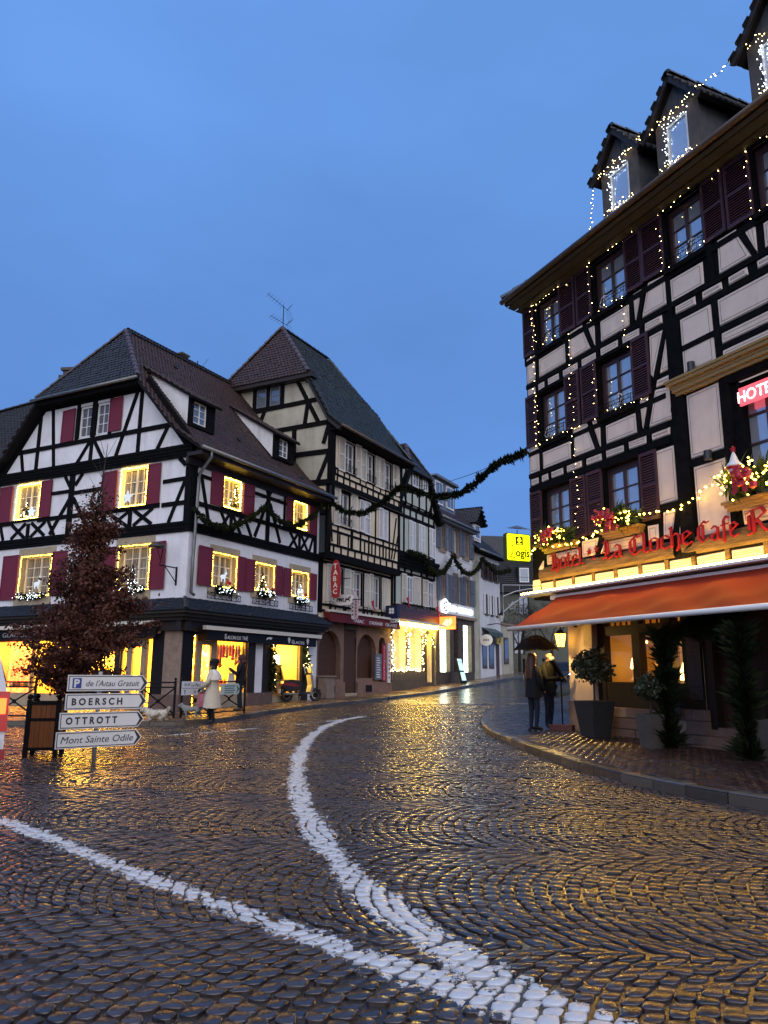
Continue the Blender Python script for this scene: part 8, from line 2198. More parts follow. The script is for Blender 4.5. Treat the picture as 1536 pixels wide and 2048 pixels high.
# red bows on the tobacconist's irons
for k, (u, z) in enumerate(((10.3, 4.5), (12.2, 4.45), (8.95, 4.7), (15.95, 4.95), (19.7, 4.75))):
    o = link('cloth_bow', None, None, FL.M(u, -.3, z)); tag(o, 'drooping red cloth bow at the %s' % ('middle first-floor tobacconist window', 'end first-floor tobacconist window', 'first first-floor tobacconist window', 'first window of the narrow green house', 'last window of the narrow green house')[k], 'bow', 'red bows on the street houses')
    MB().add([(0, 0, .2), (.18, -.08, .32), (.3, -.02, .2), (.2, -.06, .05), (.42, -.04, -.25), (.25, -.05, -.2)], [(0, 1, 2, 3), (0, 3, 4, 5)]).ball((.08, -.04, .2), .07, 6).build('ribbon', RIBBON, o, FL.M(u, -.3, z), fix=False)
for k, u in enumerate((15.9, 17.2, 18.9)):
    o = link('window_box', MB().box(0, .95, -.3, -.05, 0, .22).mesh('window_box', mat('grey_wood_box', (.05, .05, .045), .8) if 'grey_wood_box' not in bpy.data.materials else bpy.data.materials['grey_wood_box']), None, FL.M(u, 0, 4.6)); tag(o, 'grey wooden window box, %s on the narrow green house' % ('first', 'middle', 'last')[k], 'window box', 'window boxes on the narrow green house')
    fir_tube('plants', [tuple(FL.wp(u + .05, -.17, 4.85)), tuple(FL.wp(u + .9, -.17, 4.85))], .13, 160, .03, FIR, o, 70 + k)
# ---------------------------------------------------------------- people, dogs, scooter, van
SKIN = mat('skin', (0.36, 0.20, 0.14), 0.55, 0.35); DKCLOTH = mat('black_wool', (0.012, 0.012, 0.014), 0.85, 0.2, noise=.3, nscale=20)
JEANS = mat('dark_jeans', (0.016, 0.021, 0.035), 0.8, 0.2, noise=.3, nscale=25); SHOE = mat('black_leather', (0.010, 0.010, 0.010), 0.4)
COATW = mat('cream_coat', (0.60, 0.53, 0.40), 0.85, 0.2, noise=.15, nscale=12, bump=.3); HAIRB = mat('brown_hair', (0.075, 0.028, 0.012), 0.5, 0.4, noise=.5, nscale=30, stretch=(4, 4, .4))
HAIRD = mat('black_hair', (0.014, 0.010, 0.009), 0.5, 0.4, noise=.4, nscale=30); MASKM = mat('face_mask', (0.34, 0.42, 0.45), 0.8)


def figure(root, M, joints, parts, mats, zone):
    """One continuous body grown over a skeleton (skin + subdivision); clothes zones are coloured by height and limb."""
    names = list(joints); idx = {n_: i for i, n_ in enumerate(names)}
    me = bpy.data.meshes.new('body')
    me.from_pydata([joints[n_][:3] for n_ in names], [(idx[a], idx[b]) for a, b in parts], [])
    o = bpy.data.objects.new('body', me); C.objects.link(o)
    sk = o.modifiers.new('skin', 'SKIN'); sk.use_smooth_shade = True
    for n_, v in zip(names, me.skin_vertices[0].data):
        r = joints[n_][3]; v.radius = r if isinstance(r, tuple) else (r, r); v.use_root = (n_ == 'pelvis')
    ss = o.modifiers.new('sub', 'SUBSURF'); ss.levels = 2; ss.render_levels = 2
    dg = bpy.context.evaluated_depsgraph_get(); m2 = bpy.data.meshes.new_from_object(o.evaluated_get(dg))
    bpy.data.objects.remove(o)
    m2.name = 'body'; m2.materials.clear()
    for q in mats: m2.materials.append(q)
    m2.polygons.foreach_set('material_index', [zone(p.center) for p in m2.polygons])
    m2.polygons.foreach_set('use_smooth', [True] * len(m2.polygons)); m2.update()
    return link('body', m2, root, M)


BONES = [('pelvis', 'waist'), ('waist', 'chest'), ('chest', 'neck'), ('neck', 'chin'), ('chin', 'head'), ('head', 'crown'),
         ('chest', 'sh_l'), ('sh_l', 'el_l'), ('el_l', 'wr_l'), ('wr_l', 'palm_l'), ('chest', 'sh_r'), ('sh_r', 'el_r'), ('el_r', 'wr_r'), ('wr_r', 'palm_r'),
         ('pelvis', 'hip_l'), ('hip_l', 'kn_l'), ('kn_l', 'an_l'), ('an_l', 'toe_l'), ('pelvis', 'hip_r'), ('hip_r', 'kn_r'), ('kn_r', 'an_r'), ('an_r', 'toe_r')]
for s_ in 'lr':
    for k in range(4): BONES += [('palm_' + s_, 'f%d_%s' % (k, s_)), ('f%d_%s' % (k, s_), 'g%d_%s' % (k, s_))]
    BONES.append(('wr_' + s_, 'th_' + s_))


def skeleton(h=1.75, hand_l=(.25, .12, 1.0), hand_r=(-.25, .12, 1.0), el_l=None, el_r=None, step=0.0, bulk=1.0, look=(0, 0), nod=0.0):
    """x right-hand side negative, facing +y."""
    k = h / 1.75; J = {}
    def put(n_, x, y, z, r): J[n_] = (x * k, y * k, z * k, (r[0] * k * bulk, r[1] * k * bulk) if isinstance(r, tuple) else r * k)
    put('pelvis', 0, 0, .93, (.15, .115)); put('waist', 0, .01, 1.10, (.145, .105)); put('chest', 0, 0, 1.34, (.165, .115)); put('neck', 0, 0, 1.485, .058)
    put('chin', 0, .035 + nod * .4, 1.555 - nod * .3, .07); put('head', 0, .015 + nod * .5, 1.64 - nod * .35, .095); put('crown', 0, .0 + nod * .4, 1.705 - nod * .3, .075)
    for s_, sg, hand, el in (('l', 1, hand_l, el_l), ('r', -1, hand_r, el_r)):
        put('sh_' + s_, sg * .185, -.01, 1.41, .066 * bulk)
        hx, hy, hz = hand
        e_ = el or ((sg * .27 + hx) / 2 + sg * .03, hy * .35 - .06, (1.41 + hz) / 2 - .04)
        put('el_' + s_, *e_, .047 * bulk); put('wr_' + s_, hx, hy, hz, .032)
        d = Vector((hx - e_[0], hy - e_[1], hz - e_[2])).normalized(); sd_ = d.cross(Vector((0, 0, 1)))
        sd_ = sd_.normalized() if sd_.length > .1 else Vector((0, 1, 0))
        p = Vector((hx, hy, hz)) + d * .06; put('palm_' + s_, *p, .028)
        for i in range(4):
            q = p + d * (.045 + .006 * (i in (1, 2))) + sd_ * (.027 - .018 * i); put('f%d_%s' % (i, s_), *q, .0095)
            g_ = q + d * (.025 - .004 * (i == 3)) + d.cross(sd_) * .022; put('g%d_%s' % (i, s_), *g_, .008)
        t = Vector((hx, hy, hz)) + d * .045 + sd_ * .055; put('th_' + s_, *t, .010)
        st = step * sg
        put('hip_' + s_, sg * .095, .0, .86, .092 * bulk); put('kn_' + s_, sg * .10, .02 + st * .55, .48, .063 * bulk); put('an_' + s_, sg * .10, -.02 + st, .09, .042); put('toe_' + s_, sg * .115, .15 + st, .045, (.046, .034))
    return J


def face(root, M, k, nod=0.0, mask=False, skin=None):
    """Eyes, brows, nose, mouth and ears on the head, facing +y."""
    c = Vector((0, .015 + nod * .5, 1.635 - nod * .35)) * k
    E_ = bpy.data.materials.get('eye_dark') or mat('eye_dark', (.02, .012, .01), .3); L_ = bpy.data.materials.get('lip') or mat('lip', (.30, .10, .08), .5)
    for sg in (-1, 1):
        MB().ball(tuple(c + Vector((sg * .034, .088, .005)) * k), .012 * k, 8).build('eye', E_, root, M, smooth=True)
        MB().tube([tuple(c + Vector((sg * .018, .093, .028)) * k), tuple(c + Vector((sg * .052, .083, .026)) * k)], .005 * k, 4).build('eyebrow', HAIRB, root, M)
        MB().ball(tuple(c + Vector((sg * .094, .0, -.01)) * k), .026 * k, 8, 0, (.4, .8, 1.2)).build('ear', SKIN, root, M, smooth=True)
    MB().add([tuple(c + Vector(v) * k) for v in ((0, .092, .02), (-.016, .09, -.03), (.016, .09, -.03), (0, .118, -.026), (0, .09, -.04))], [(0, 1, 3), (0, 3, 2), (1, 4, 3), (3, 4, 2)]).build('nose', SKIN, root, M)
    if mask:
        mb = MB(); vs = []
        for i, a in enumerate(np.linspace(-1.15, 1.15, 9)):
            for z, r in ((-.005, .100), (-.035, .112), (-.075, .102), (-.10, .080)): vs.append(tuple(c + Vector((math.sin(a) * r, math.cos(a) * r + .012, z)) * k))
        mb.add(vs, [(i * 4 + j, i * 4 + j + 1, i * 4 + j + 5, i * 4 + j + 4) for i in range(8) for j in range(3)]).build('face_mask', MASKM, root, M, smooth=True, fix=False)
    else:
        MB().tube([tuple(c + Vector((-.022, .086, -.058)) * k), tuple(c + Vector((0, .094, -.056)) * k), tuple(c + Vector((.022, .086, -.058)) * k)], .006 * k, 4).build('mouth', L_, root, M)


def shell(nm, rings, material, root, M, n_=18, seed=0, wob=.012):
    """A cloth shell lofted through elliptical rings (cx, cy, z, rx, ry)."""
    rg = random.Random(seed); vs = []; ph = rg.uniform(0, 6)
    for j, (cx, cy, z, rx, ry) in enumerate(rings):
        for i in range(n_):
            a = 2 * math.pi * i / n_; f_ = 1 + wob / max(rx, .05) * math.sin(a * 5 + ph + j * .6)
            vs.append((cx + rx * f_ * math.cos(a), cy + ry * f_ * math.sin(a), z + .008 * math.sin(a * 3 + j)))
    fs = [(j * n_ + i, j * n_ + (i + 1) % n_, (j + 1) * n_ + (i + 1) % n_, (j + 1) * n_ + i) for j in range(len(rings) - 1) for i in range(n_)]
    fs.append(tuple((len(rings) - 1) * n_ + i for i in range(n_)))
    return MB().add(vs, fs).build(nm, material, root, M, smooth=True)


def person(x, y, az, label, h, pav=.115, group=None):
    p = gpoint(x, y, pav); f_ = Fr(x, y, az + 90)      # faces compass az (0 = away from the camera, 90 = right)
    M = f_.M(0, 0, p.z)                                  # local +y = az direction
    r_ = link('person', None, None, M); tag(r_, label, 'person', group); return r_, M


# woman in the cream coat crossing at the kerb, seen from behind her left shoulder
k = 1.66 / 1.75
r_, M = person(-4.66, 21.65, -78, 'person in a long cream coat and dark hat carrying red bags across the kerb', 1.66, .0)
J = skeleton(1.66, hand_l=(.20, .30, .95), hand_r=(-.22, .26, .98), step=.10)
figure(r_, M, J, BONES, [SKIN, COATW, DKCLOTH, SHOE], lambda c: 3 if c.z < .10 * k else (2 if c.z < .85 * k or ((abs(c.x) > .15 or c.y > .18) and c.z < 1.02 * k and c.y > .22) else (1 if c.z < 1.47 * k else 0)))
shell('coat', [(0, .0, .42, .27, .25), (0, 0, .60, .25, .225), (0, 0, .85, .215, .185), (0, 0, 1.08, .185, .15), (0, 0, 1.28, .195, .145), (0, 0, 1.38, .165, .12), (0, 0, 1.43, .10, .085)], COATW, r_, M, seed=1)
shell('shawl_collar', [(0, -.02, 1.16, .25, .20), (0, -.02, 1.28, .245, .19), (0, -.01, 1.39, .16, .135), (0, .0, 1.44, .09, .085)], mat('white_wool', (.68, .64, .55), .9, noise=.12, bump=.4), r_, M, seed=2)
for sg in (-1, 1):
    a, b, c = [Vector(J[n_ + ('l' if sg > 0 else 'r')][:3]) for n_ in ('sh_', 'el_', 'wr_')]; MB().tube([a, b, c], [.078, .068, .055], 10).build('sleeve', COATW, r_, M, smooth=True)
MB().ball((0, -.005, 1.60), .118, 14, 0, (1, 1.08, .95)).ball((0, -.02, 1.49), .10, 12, 0, (1, .8, .9)).build('hair', HAIRD, r_, M, smooth=True)
MB().lathe([(.0, .11), (.09, .095), (.135, .03), (.13, -.02), (.1, -.03)], 16, (.0, -.02, 1.635)).build('hat', DKCLOTH, r_, M, smooth=True)
face(r_, M, k)
BAGR = mat('red_gift_bag', (.20, .02, .03), .5, noise=.4, nscale=9, col2=(.5, .25, .22)); BAGP = mat('pink_gift_bag', (.55, .20, .18), .5, noise=.3, nscale=9, col2=(.3, .05, .06))
for sx, sy, zt, w_, m_, lab in ((.20, .42, .92, .17, BAGR, 'dark red patterned gift bag held in front of the cream coat'), (.05, .33, .86, .13, BAGP, 'pink patterned gift bag held closer to the cream coat')):
    o = link('gift_bag', None, None, M @ T(sx, sy, zt)); tag(o, lab, 'bag', 'gift bags carried by the person in cream')
    mb = MB(); mb.add([(-w_ * 1.1, -.06, -.42), (w_ * 1.1, -.06, -.42), (w_ * 1.1, .06, -.42), (-w_ * 1.1, .06, -.42), (-w_ * .7, -.03, -.08), (w_ * .7, -.03, -.08), (w_ * .7, .03, -.08), (-w_ * .7, .03, -.08)], [(0, 3, 2, 1), (0, 1, 5, 4), (1, 2, 6, 5), (2, 3, 7, 6), (3, 0, 4, 7)])
    mb.build('bag_body', m_, o, M @ T(sx, sy, zt) @ Matrix.Rotation(rad(70), 4, 'Z') @ Matrix.Rotation(rad(10), 4, 'Y'), fix=False); MB().tube([(-w_ * .5, 0, -.09), (-.02, 0, .02), (w_ * .5, 0, -.09)], .006, 4).build('handle', DKCLOTH, o, M @ T(sx, sy, zt) @ Matrix.Rotation(rad(70), 4, 'Z'))
# man in dark clothes at the window
k = 1.78 / 1.75
r_, M = person(-4.62, 25.6, -95, 'person in dark hooded jacket standing before the lit tea room, hands raised to the chest', 1.78)
J = skeleton(1.78, hand_l=(.10, .33, 1.28), hand_r=(-.08, .34, 1.30), el_l=(.27, .10, 1.12), el_r=(-.27, .10, 1.12), step=.05)
figure(r_, M, J, BONES, [SKIN, DKCLOTH, JEANS, SHOE], lambda c: 3 if c.z < .11 else (2 if c.z < .92 else (0 if (c.y > .30 or c.z > 1.52 * k) else 1)))
shell('jacket', [(0, 0, .80, .20, .16), (0, 0, .95, .20, .165), (0, 0, 1.15, .20, .155), (0, 0, 1.35, .215, .155), (0, 0, 1.45, .16, .12), (0, 0, 1.51, .09, .085)], DKCLOTH, r_, M, seed=3)
for sg in 'lr': MB().tube([Vector(J['sh_' + sg][:3]), Vector(J['el_' + sg][:3]), Vector(J['wr_' + sg][:3])], [.085, .07, .052], 10).build('sleeve', DKCLOTH, r_, M, smooth=True)
MB().ball((0, -.02, 1.67), .125, 14, 0, (1, 1, 1.1)).ball((0, -.06, 1.56), .12, 12).build('hood', mat('dark_red_hood', (.05, .016, .014), .8), r_, M, smooth=True); face(r_, M, k)
o = link('shoulder_bag', None, None, M @ T(.12, .28, 1.0)); tag(o, 'pale cloth bag hanging before the person in the dark hooded jacket', 'bag')
MB().add([(-.12, -.05, -.32), (.12, -.05, -.32), (.12, .05, -.32), (-.12, .05, -.32), (-.08, -.02, .05), (.08, -.02, .05), (.08, .02, .05), (-.08, .02, .05)], [(0, 3, 2, 1), (0, 1, 5, 4), (1, 2, 6, 5), (2, 3, 7, 6), (3, 0, 4, 7), (4, 5, 6, 7)]).build('bag_body', COATW, o, M @ T(.0, .30, 1.15) @ Matrix.Rotation(rad(90), 4, 'Z')); MB().tube([(-.08, 0, .05), (0, 0, .16), (.08, 0, .05)], .01, 4).build('handle', DKCLOTH, o, M @ T(.0, .30, 1.15) @ Matrix.Rotation(rad(90), 4, 'Z'))
# couple under the umbrella
k = 1.72 / 1.75
r_, M = person(3.40, 17.85, 62, 'person with long auburn hair in a black coat and jeans, back turned, under the umbrella', 1.72)
J = skeleton(1.72, hand_l=(.26, .08, .90), hand_r=(-.10, .24, 1.22), el_r=(-.26, .04, 1.14))
figure(r_, M, J, BONES, [SKIN, DKCLOTH, JEANS, SHOE], lambda c: 3 if c.z < .12 else (2 if c.z < .86 else (1 if c.z < 1.47 * k and not (c.z < .93 and abs(c.x) > .2) else 0)))
shell('coat', [(0, 0, .74, .205, .17), (0, 0, .90, .20, .165), (0, 0, 1.1, .175, .14), (0, 0, 1.28, .19, .14), (0, 0, 1.39, .16, .12), (0, 0, 1.46, .09, .08)], DKCLOTH, r_, M, seed=5)
for sg in 'lr': MB().tube([Vector(J['sh_' + sg][:3]), Vector(J['el_' + sg][:3]), Vector(J['wr_' + sg][:3])], [.078, .064, .05], 10).build('sleeve', DKCLOTH, r_, M, smooth=True)
for sg in 'lr': MB().box(J['an_' + sg][0] - .03, J['an_' + sg][0] + .03, J['an_' + sg][1] - .06, J['an_' + sg][1] - .01, .0, .06).build('boot_heel', SHOE, r_, M)
shell('long_hair', [(0, -.10, 1.16, .115, .05), (0, -.10, 1.30, .135, .07), (0, -.06, 1.45, .125, .09), (0, -.02, 1.58, .115, .115), (0, .0, 1.66, .108, .112), (0, -.01, 1.72, .07, .07), (0, -.01, 1.735, .02, .02)], HAIRB, r_, M, seed=6, wob=.008); face(r_, M, k)
hw_ = M @ Vector((-.10, .24, 1.24))
k = 1.80 / 1.75
r_, M = person(3.86, 18.42, 128, 'bald person in a dark jacket and pale face mask looking down at a phone', 1.80)
J = skeleton(1.80, hand_l=(.06, .34, 1.13), hand_r=(-.08, .34, 1.12), el_l=(.27, .08, 1.10), el_r=(-.27, .08, 1.10), nod=.07)
figure(r_, M, J, BONES, [SKIN, DKCLOTH, JEANS, SHOE], lambda c: 3 if c.z < .11 else (2 if c.z < .92 else (0 if (c.y > .31 or c.z > 1.51 * k) else 1)))
shell('jacket', [(0, 0, .78, .205, .165), (0, 0, .95, .205, .17), (0, 0, 1.15, .20, .155), (0, 0, 1.35, .215, .155), (0, 0, 1.45, .17, .13), (0, 0, 1.53, .09, .085)], DKCLOTH, r_, M, seed=7)
for sg in 'lr': MB().tube([Vector(J['sh_' + sg][:3]), Vector(J['el_' + sg][:3]), Vector(J['wr_' + sg][:3])], [.085, .07, .05], 10).build('sleeve', DKCLOTH, r_, M, smooth=True)
face(r_, M, k, .07, mask=True)
o = link('phone', MB().box(-.04, .04, -.006, .006, 0, .155).mesh('phone', DARK), None, M @ T(-.01, .46, 1.16) @ Matrix.Rotation(rad(-40), 4, 'X')); tag(o, 'small phone with glowing screen held by the bald masked person', 'phone')
MB().box(-.035, .035, -.008, -.0065, .01, .145).build('screen', glow('phone_screen', (.8, .9, 1), 3), o, WM[o]); MB().ball((.02, .012, .135), .014, 6).build('torch', glow('phone_torch', (1, 1, 1), 12), o, WM[o])
# umbrella
uc = Vector((3.52, 17.98, 2.27)); um = link('umbrella', None, None, T(*uc)); tag(um, 'black open umbrella held over the couple by the hotel corner', 'umbrella')
UMB = mat('black_umbrella_cloth', (.008, .008, .008), .8, .1); vs = [(uc.x, uc.y, uc.z)]; N_ = 8
for j in range(1, 5):
    for i in range(N_ * 3):
        a = 2 * math.pi * i / (N_ * 3) + .2; e_ = 1 - .085 * (1 if i % 3 else 0) * j / 4; r = .56 * j / 4 * e_
        vs.append((uc.x + r * math.cos(a), uc.y + r * math.sin(a), uc.z - .36 * (j / 4) ** 1.75 + (.02 if i % 3 and j == 4 else 0)))
n3 = N_ * 3; fs = [(0, 1 + i, 1 + (i + 1) % n3) for i in range(n3)] + [(1 + j * n3 + i, 1 + j * n3 + (i + 1) % n3, 1 + (j + 1) * n3 + (i + 1) % n3, 1 + (j + 1) * n3 + i) for j in range(3) for i in range(n3)]
MB().add(vs, fs).build('canopy', UMB, um, I4, fix=False); MB().tube([(uc.x, uc.y, uc.z + .07), (uc.x, uc.y, uc.z - .5), tuple(hw_)], .009, 6).build('shaft', IRON, um, I4)
for i in range(N_):
    a = 2 * math.pi * i / N_ + .2; MB().tube([(uc.x, uc.y, uc.z - .03)] + [(uc.x + .56 * t * math.cos(a), uc.y + .56 * t * math.sin(a), uc.z - .36 * t ** 1.75 - .008) for t in (.33, .66, 1)], .004, 4).build('rib', IRON, um, I4)


# dogs
def dog(x, y, az, h, label, m_, pav, fluffy, tailup=False):
    p = gpoint(x, y, pav); M = Fr(x, y, az + 90).M(0, 0, p.z); r_ = link('dog', None, None, M); tag(r_, label, 'dog')
    s = h / .40; J = {}
    def put(n_, X, Y, Z, r): J[n_] = (X * s, Y * s, Z * s, (r * s, r * s))
    put('pelvis', 0, -.20, .31, .085); put('belly', 0, -.02, .29, .085); put('chest', 0, .16, .285, .105); put('neck', 0, .27, .35, .07); put('head', 0, .35, .40, .075); put('muzzle', 0, .455, .365, .036)
    put('tail1', 0, -.30, .37, .032); put('tail2', 0, -.36, .46 if tailup else .42, .038); put('tail3', 0, -.32, .53 if tailup else .46, .03)
    E_ = [('pelvis', 'belly'), ('belly', 'chest'), ('chest', 'neck'), ('neck', 'head'), ('head', 'muzzle'), ('pelvis', 'tail1'), ('tail1', 'tail2'), ('tail2', 'tail3')]
    for sg in (-1, 1):
        a = 'l' if sg > 0 else 'r'; st = .05 * sg
        put('fs' + a, sg * .07, .17, .22, .05); put('fe' + a, sg * .075, .16 + st * .5, .12, .032); put('fp' + a, sg * .075, .19 + st, .025, .03)
        put('hs' + a, sg * .07, -.20, .22, .06); put('hk' + a, sg * .075, -.15 - st * .4, .16, .042); put('hh' + a, sg * .075, -.245 - st, .09, .027); put('hp' + a, sg * .075, -.21 - st, .025, .03)
        E_ += [('chest', 'fs' + a), ('fs' + a, 'fe' + a), ('fe' + a, 'fp' + a), ('pelvis', 'hs' + a), ('hs' + a, 'hk' + a), ('hk' + a, 'hh' + a), ('hh' + a, 'hp' + a)]
    b = figure(r_, M, J, E_, [m_], lambda c: 0)
    for sg in (-1, 1):
        MB().ball((sg * .06 * s, .32 * s, .43 * s), .035 * s, 8, 0, (.5, .8, 1.3)).build('ear', m_, r_, M, smooth=True); MB().ball((sg * .03 * s, .415 * s, .42 * s), .01 * s, 6).build('eye', SHOE, r_, M)
    MB().ball((0, .49 * s, .37 * s), .016 * s, 6).build('nose', SHOE, r_, M)
    if fluffy:
        rg = np.random.default_rng(5); n_ = 1500; vv = np.array([v.co[:] for v in b.data.vertices]); nn_ = np.array([v.normal[:] for v in b.data.vertices]); ii = rg.integers(0, len(vv), n_)
        pw = (np.array(M.to_3x3()) @ (vv[ii] + nn_[ii] * .012).T).T + np.array(M.translation)[:]
        leaf_cloud('fur_tufts', pw, .045, m_, r_, rg)
dog(-6.02, 21.15, -82, .40, 'small fluffy white dog walking at the kerb by the iron barrier', mat('white_fur', (.62, .56, .45), .9, noise=.25, nscale=20), .0, True)
dog(-5.25, 21.85, -85, .36, 'grey short-haired dog on the pavement beside the person in the cream coat', mat('grey_fur', (.24, .23, .20), .85, noise=.3, nscale=15), .115, False, True)

# scooter by the ice-cream window
sc_p = gpoint(-3.16, 30.6, .115); MS = Fr(-3.16, 30.6, 58 + 90).M(0, 0, sc_p.z)
so = link('scooter', None, None, MS); tag(so, 'black motor scooter with red tail parked on the pavement by the ice-cream window', 'scooter')
BLKP = mat('black_scooter_plastic', (.014, .014, .016), .3, .5, coat=.3); SRED = mat('scooter_red', (.22, .015, .02), .3, coat=.3); TYRE = mat('tyre_rubber', (.012, .012, .012), .7)
for y in (-.60, .62):
    o = link('wheel', MB().tube([(0, .20 * math.cos(a), .20 * math.sin(a)) for a in np.linspace(0, 6.283, 20)], .058, 8, cap=False).mesh('wheel', TYRE, True), so, MS @ T(0, y, .25)); MB().tube([(-.05, 0, 0), (.05, 0, 0)],   .10, 14).build('rim', IRON, o, MS @ T(0, y, .25))
MB().prism([(-.85, .62), (-.80, .78), (-.45, .80), (-.10, .76), (-.05, .60), (-.15, .42), (-.5, .40), (-.75, .48)], -.15, .15).build('rear_body', BLKP, so, MS @ Matrix.Rotation(rad(90), 4, 'Z') @ Matrix.Scale(1, 4))
MB().prism([(-.82, .64), (-.78, .74), (-.35, .70), (-.15, .58), (-.4, .58)], -.158, .158).build('side_panel', SRED, so, MS @ Matrix.Rotation(rad(90), 4, 'Z'))
MB().prism([(-.78, .80), (-.5, .84), (-.12, .80), (-.08, .77), (-.75, .76)], -.13, .13).build('seat', TYRE, so, MS @ Matrix.Rotation(rad(90), 4, 'Z'))
MB().prism([(-.2, .32), (.32, .30), (.32, .36), (-.2, .40)], -.17, .17).build('footboard', BLKP, so, MS @ Matrix.Rotation(rad(90), 4, 'Z'))
MB().prism([(.28, .30), (.36, .28), (.46, .60), (.40, 1.0), (.30, 1.02), (.36, .62)], -.19, .19).build('leg_shield', mat('grey_scooter_shield', (.22, .20, .17), .35), so, MS @ Matrix.Rotation(rad(90), 4, 'Z'))
MB().tube([(0, .62, .25), (0, .44, .75), (0, .36, 1.08)], .035, 8).build('fork', BLKP, so, MS); MB().tube([(-.33, .28, 1.06), (-.12, .36, 1.08), (.12, .36, 1.08), (.33, .28, 1.06)], .018, 6).build('handlebar', IRON, so, MS)
MB().prism([(.45, .36), (.78, .47), (.86, .40), (.80, .42), (.62, .53), (.44, .46)], -.06, .06).build('mudguard', BLKP, so, MS @ Matrix.Rotation(rad(90), 4, 'Z'))
MB().add([(-.22, .40, 1.08), (.22, .40, 1.08), (.18, .30, 1.30), (-.18, .30, 1.30)], [(0, 1, 2, 3)]).build('windscreen', CREAM_PAINT, so, MS, fix=False)
for sx in (-1, 1): MB().tube([(sx * .25, .30, 1.06), (sx * .34, .26, 1.32)], .008, 4).ball((sx * .35, .26, 1.38), .06, 8, 0, (1.1, .35, .8)).build('mirror', mat('mirror_silver', (.6, .62, .68), .1, metal=.8) if sx < 0 else bpy.data.materials['mirror_silver'], so, MS)
MB().box(-.09, .09, -.87, -.82, .58, .68).build('tail_light', SRED, so, MS); MB().box(-.1, .1, -.93, -.91, .34, .48).build('number_plate', SIGN_W, so, MS); MB().prism([(-.85, .60), (-.92, .34), (-.88, .34), (-.75, .55)], -.05, .05).build('rear_mudguard', BLKP, so, MS @ Matrix.Rotation(rad(90), 4, 'Z'))
MB().tube([(.16, -.75, .30), (.17, -.2, .30)], .045, 8).build('exhaust', ZINC, so, MS); MB().tube([(.0, -.1, .32), (.12, -.05, .0)], .015, 5).tube([(-.0, -.1, .32), (-.12, -.05, .0)], .015, 5).build('stand', IRON, so, MS)
bn = link('stone_bin', MB().zprism([(-.32, -.2), (.32, -.2), (.32, .2), (-.32, .2)], 0, .82).box(-.38, .38, -.26, .26, .86, .92).mesh('stone_bin', STONE), None, FL.M(8.35, -.35, .36)); tag(bn, 'squat pale stone litter bin with flat lid behind the scooter', 'bin')

# van at the frame edge, tail lamp lit
VW = mat('white_van_paint', (.62, .63, .64), .25, .5, coat=.4); VG = mat('van_glass', (.01, .012, .014), .05, .8)
MV = Fr(-4.47, 9.46, 58).M(); va = link('parked_van', None, None, MV); tag(va, 'white van at the edge of the road with its red tail lamp lit', 'van')
# local x = across (rear right corner at 0, body to -1.8), y = forward
sec = [(.0, .35), (.0, .55), (-.0, .9), (-.03, 1.15), (-.16, 1.62), (-.26, 1.80), (-.42, 1.87), (-1.38, 1.87), (-1.54, 1.80), (-1.64, 1.62), (-1.77, 1.15), (-1.80, .9), (-1.80, .35)]
MB().prism([p for p in sec], .0, 4.3).build('body', VW, va, MV)
MB().prism([(-.22, 1.18), (-.30, 1.58), (-1.5, 1.58), (-1.58, 1.18)], -.012, .0 - .002).build('rear_window', VG, va, MV); MB().box(-1.72, -.06, -.06, .0, .32, .58).build('bumper', mat('dark_bumper', (.03, .03, .03), .6), va, MV)
MB().add([(.004, .25, 1.2), (.004, 3.4, 1.2), (-.13, 3.2, 1.62), (-.13, .35, 1.62)], [(0, 1, 2, 3)]).build('side_window', VG, va, MV, fix=False)
TL = mat('tail_lamp_red', (.22, .008, .008), .15, .5, coat=.5, emit=(1.0, .03, .01), estr=.10); TLO = glow('tail_lamp_core', (1.0, .10, .012), 2.4); TLD = mat('reflector_red', (.25, .01, .012), .2, coat=.5)
for x0, x1 in ((-.17, .012), (-1.812, -1.63)):
    o = MB().box(x0, x1, -.03, .10, .66, 1.12).build('tail_lamp', TL, va, MV); MB().box(x0 + .03, x1 - .03, -.04, -.031, .86, 1.04).build('bulb_core', TLO, o, MV)
    MB().box(x0, x1, -.066, -.061, .34, .46).build('reflector', TLD, va, MV)
for y in (.8, 3.5):
    for x in (-.12, -1.68): o = MB().tube([(x - .1, y, .32), (x + .1, y, .32)], .32, 20).build('wheel', TYRE, va, MV); MB().tube([(x - .105, y, .32), (x + .105, y, .32)], .19, 14).build('rim', ZINC, o, MV)

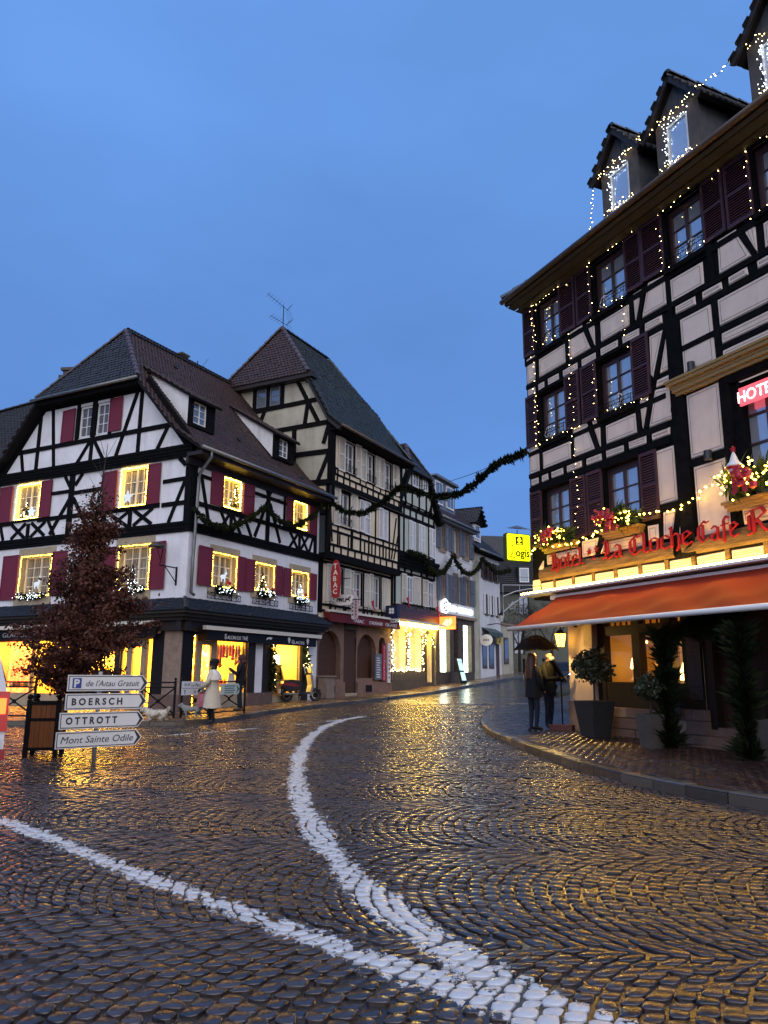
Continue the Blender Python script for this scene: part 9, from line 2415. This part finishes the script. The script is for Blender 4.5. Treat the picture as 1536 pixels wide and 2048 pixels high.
# up the street: bare trees before the far house, bollards, parked car
def bare_tree(x, y, h_, seed, label):
    rg = random.Random(seed); p = gpoint(x, y, .1); o = thing('bare_tree', label, 'tree', T(*p), 'bare trees up the street'); mb = MB(); tips = []
    def grow(a, d, L_, r, n_):
        b = a + d * L_; mb.tube([tuple(a), tuple(a.lerp(b, .5) + Vector((rg.gauss(0, .05), rg.gauss(0, .05), 0)) * L_), tuple(b)], [r, r * .8, r * .6], 5 if r > .03 else 3); tips.append(b)
        if n_ > 0:
            for _ in range(3): grow(b, (d + Vector((rg.gauss(0, .5), rg.gauss(0, .5), rg.gauss(.1, .35)))).normalized(), L_ * rg.uniform(.6, .82), r * .58, n_ - 1)
    MB().tube([tuple(p), tuple(p + Vector((0, 0, h_ * .35)))], [.14, .10], 7).build('trunk', BARK, o, I4)
    for _ in range(4): grow(p + Vector((0, 0, h_ * .34)), Vector((rg.gauss(0, .6), rg.gauss(0, .6), 1)).normalized(), h_ * .24, .06, 4)
    mb.build('branches', BARK, o, I4, fix=False)
    g_ = np.random.default_rng(seed); P_ = np.array([t[:] for t in tips]); leaf_cloud('crown', P_[g_.integers(0, len(P_), 500)] + g_.normal(0, .25, (500, 3)), .13, mat('few_brown_leaves_%d' % seed, (.03, .026, .018), .7), o, g_)
bare_tree(10.2, 58.5, 5.2, 1, 'bare tree with few brown leaves before the far house, nearer the annex'); bare_tree(12.3, 57, 5.8, 2, 'bare tree with few brown leaves before the far house, nearer the hotel')
for k in range(3):
    x, y = 10.0 + .75 * k, 55.6 + .25 * k; p = gpoint(x, y, .1); o = link('bollard', MB().lathe([(.09, 0), (.09, .85), (.11, .88), (.11, .95), (.06, 1.02), (0, 1.03)], 10).mesh('bollard', IRON), None, T(*p)); tag(o, 'black iron bollard at the bend of the street, %s from the annex' % ('first', 'second', 'third')[k], 'bollard', 'bollards at the bend of the street')
cp = gpoint(9.0, 37.5); MC = Fr(9.0, 37.5, 120).M(0, 0, cp.z); car = link('parked_car', None, None, MC); tag(car, 'dark car parked behind the hotel corner, half hidden by the couple', 'car')
CARB = mat('dark_car_paint', (.02, .03, .06), .2, .5, coat=.5)
MB().prism([(-2.1, .35), (-2.1, .75), (-1.9, .9), (-1.2, .98), (-.7, 1.42), (.7, 1.46), (1.4, 1.0), (2.05, .88), (2.1, .4)], -.85, .85).build('body', CARB, car, MC)
for s_ in (-.853, .853): MB().add([(-1.05, s_, 1.0), (-.62, s_, 1.36), (.62, s_, 1.38), (1.15, s_, 1.0)], [(0, 1, 2, 3)]).build('side_window', VG, car, MC, fix=False)
for s_ in (-.6, .6): MB().box(-2.13, -2.1, s_ - .2, s_ + .2, .62, .78).build('headlight', SIGN_W, car, MC)
for x in (-1.3, 1.3):
    for s_ in (-.8, .8): MB().tube([(x, s_ - .1, .32), (x, s_ + .1, .32)], .32, 16).build('wheel', TYRE, car, MC)
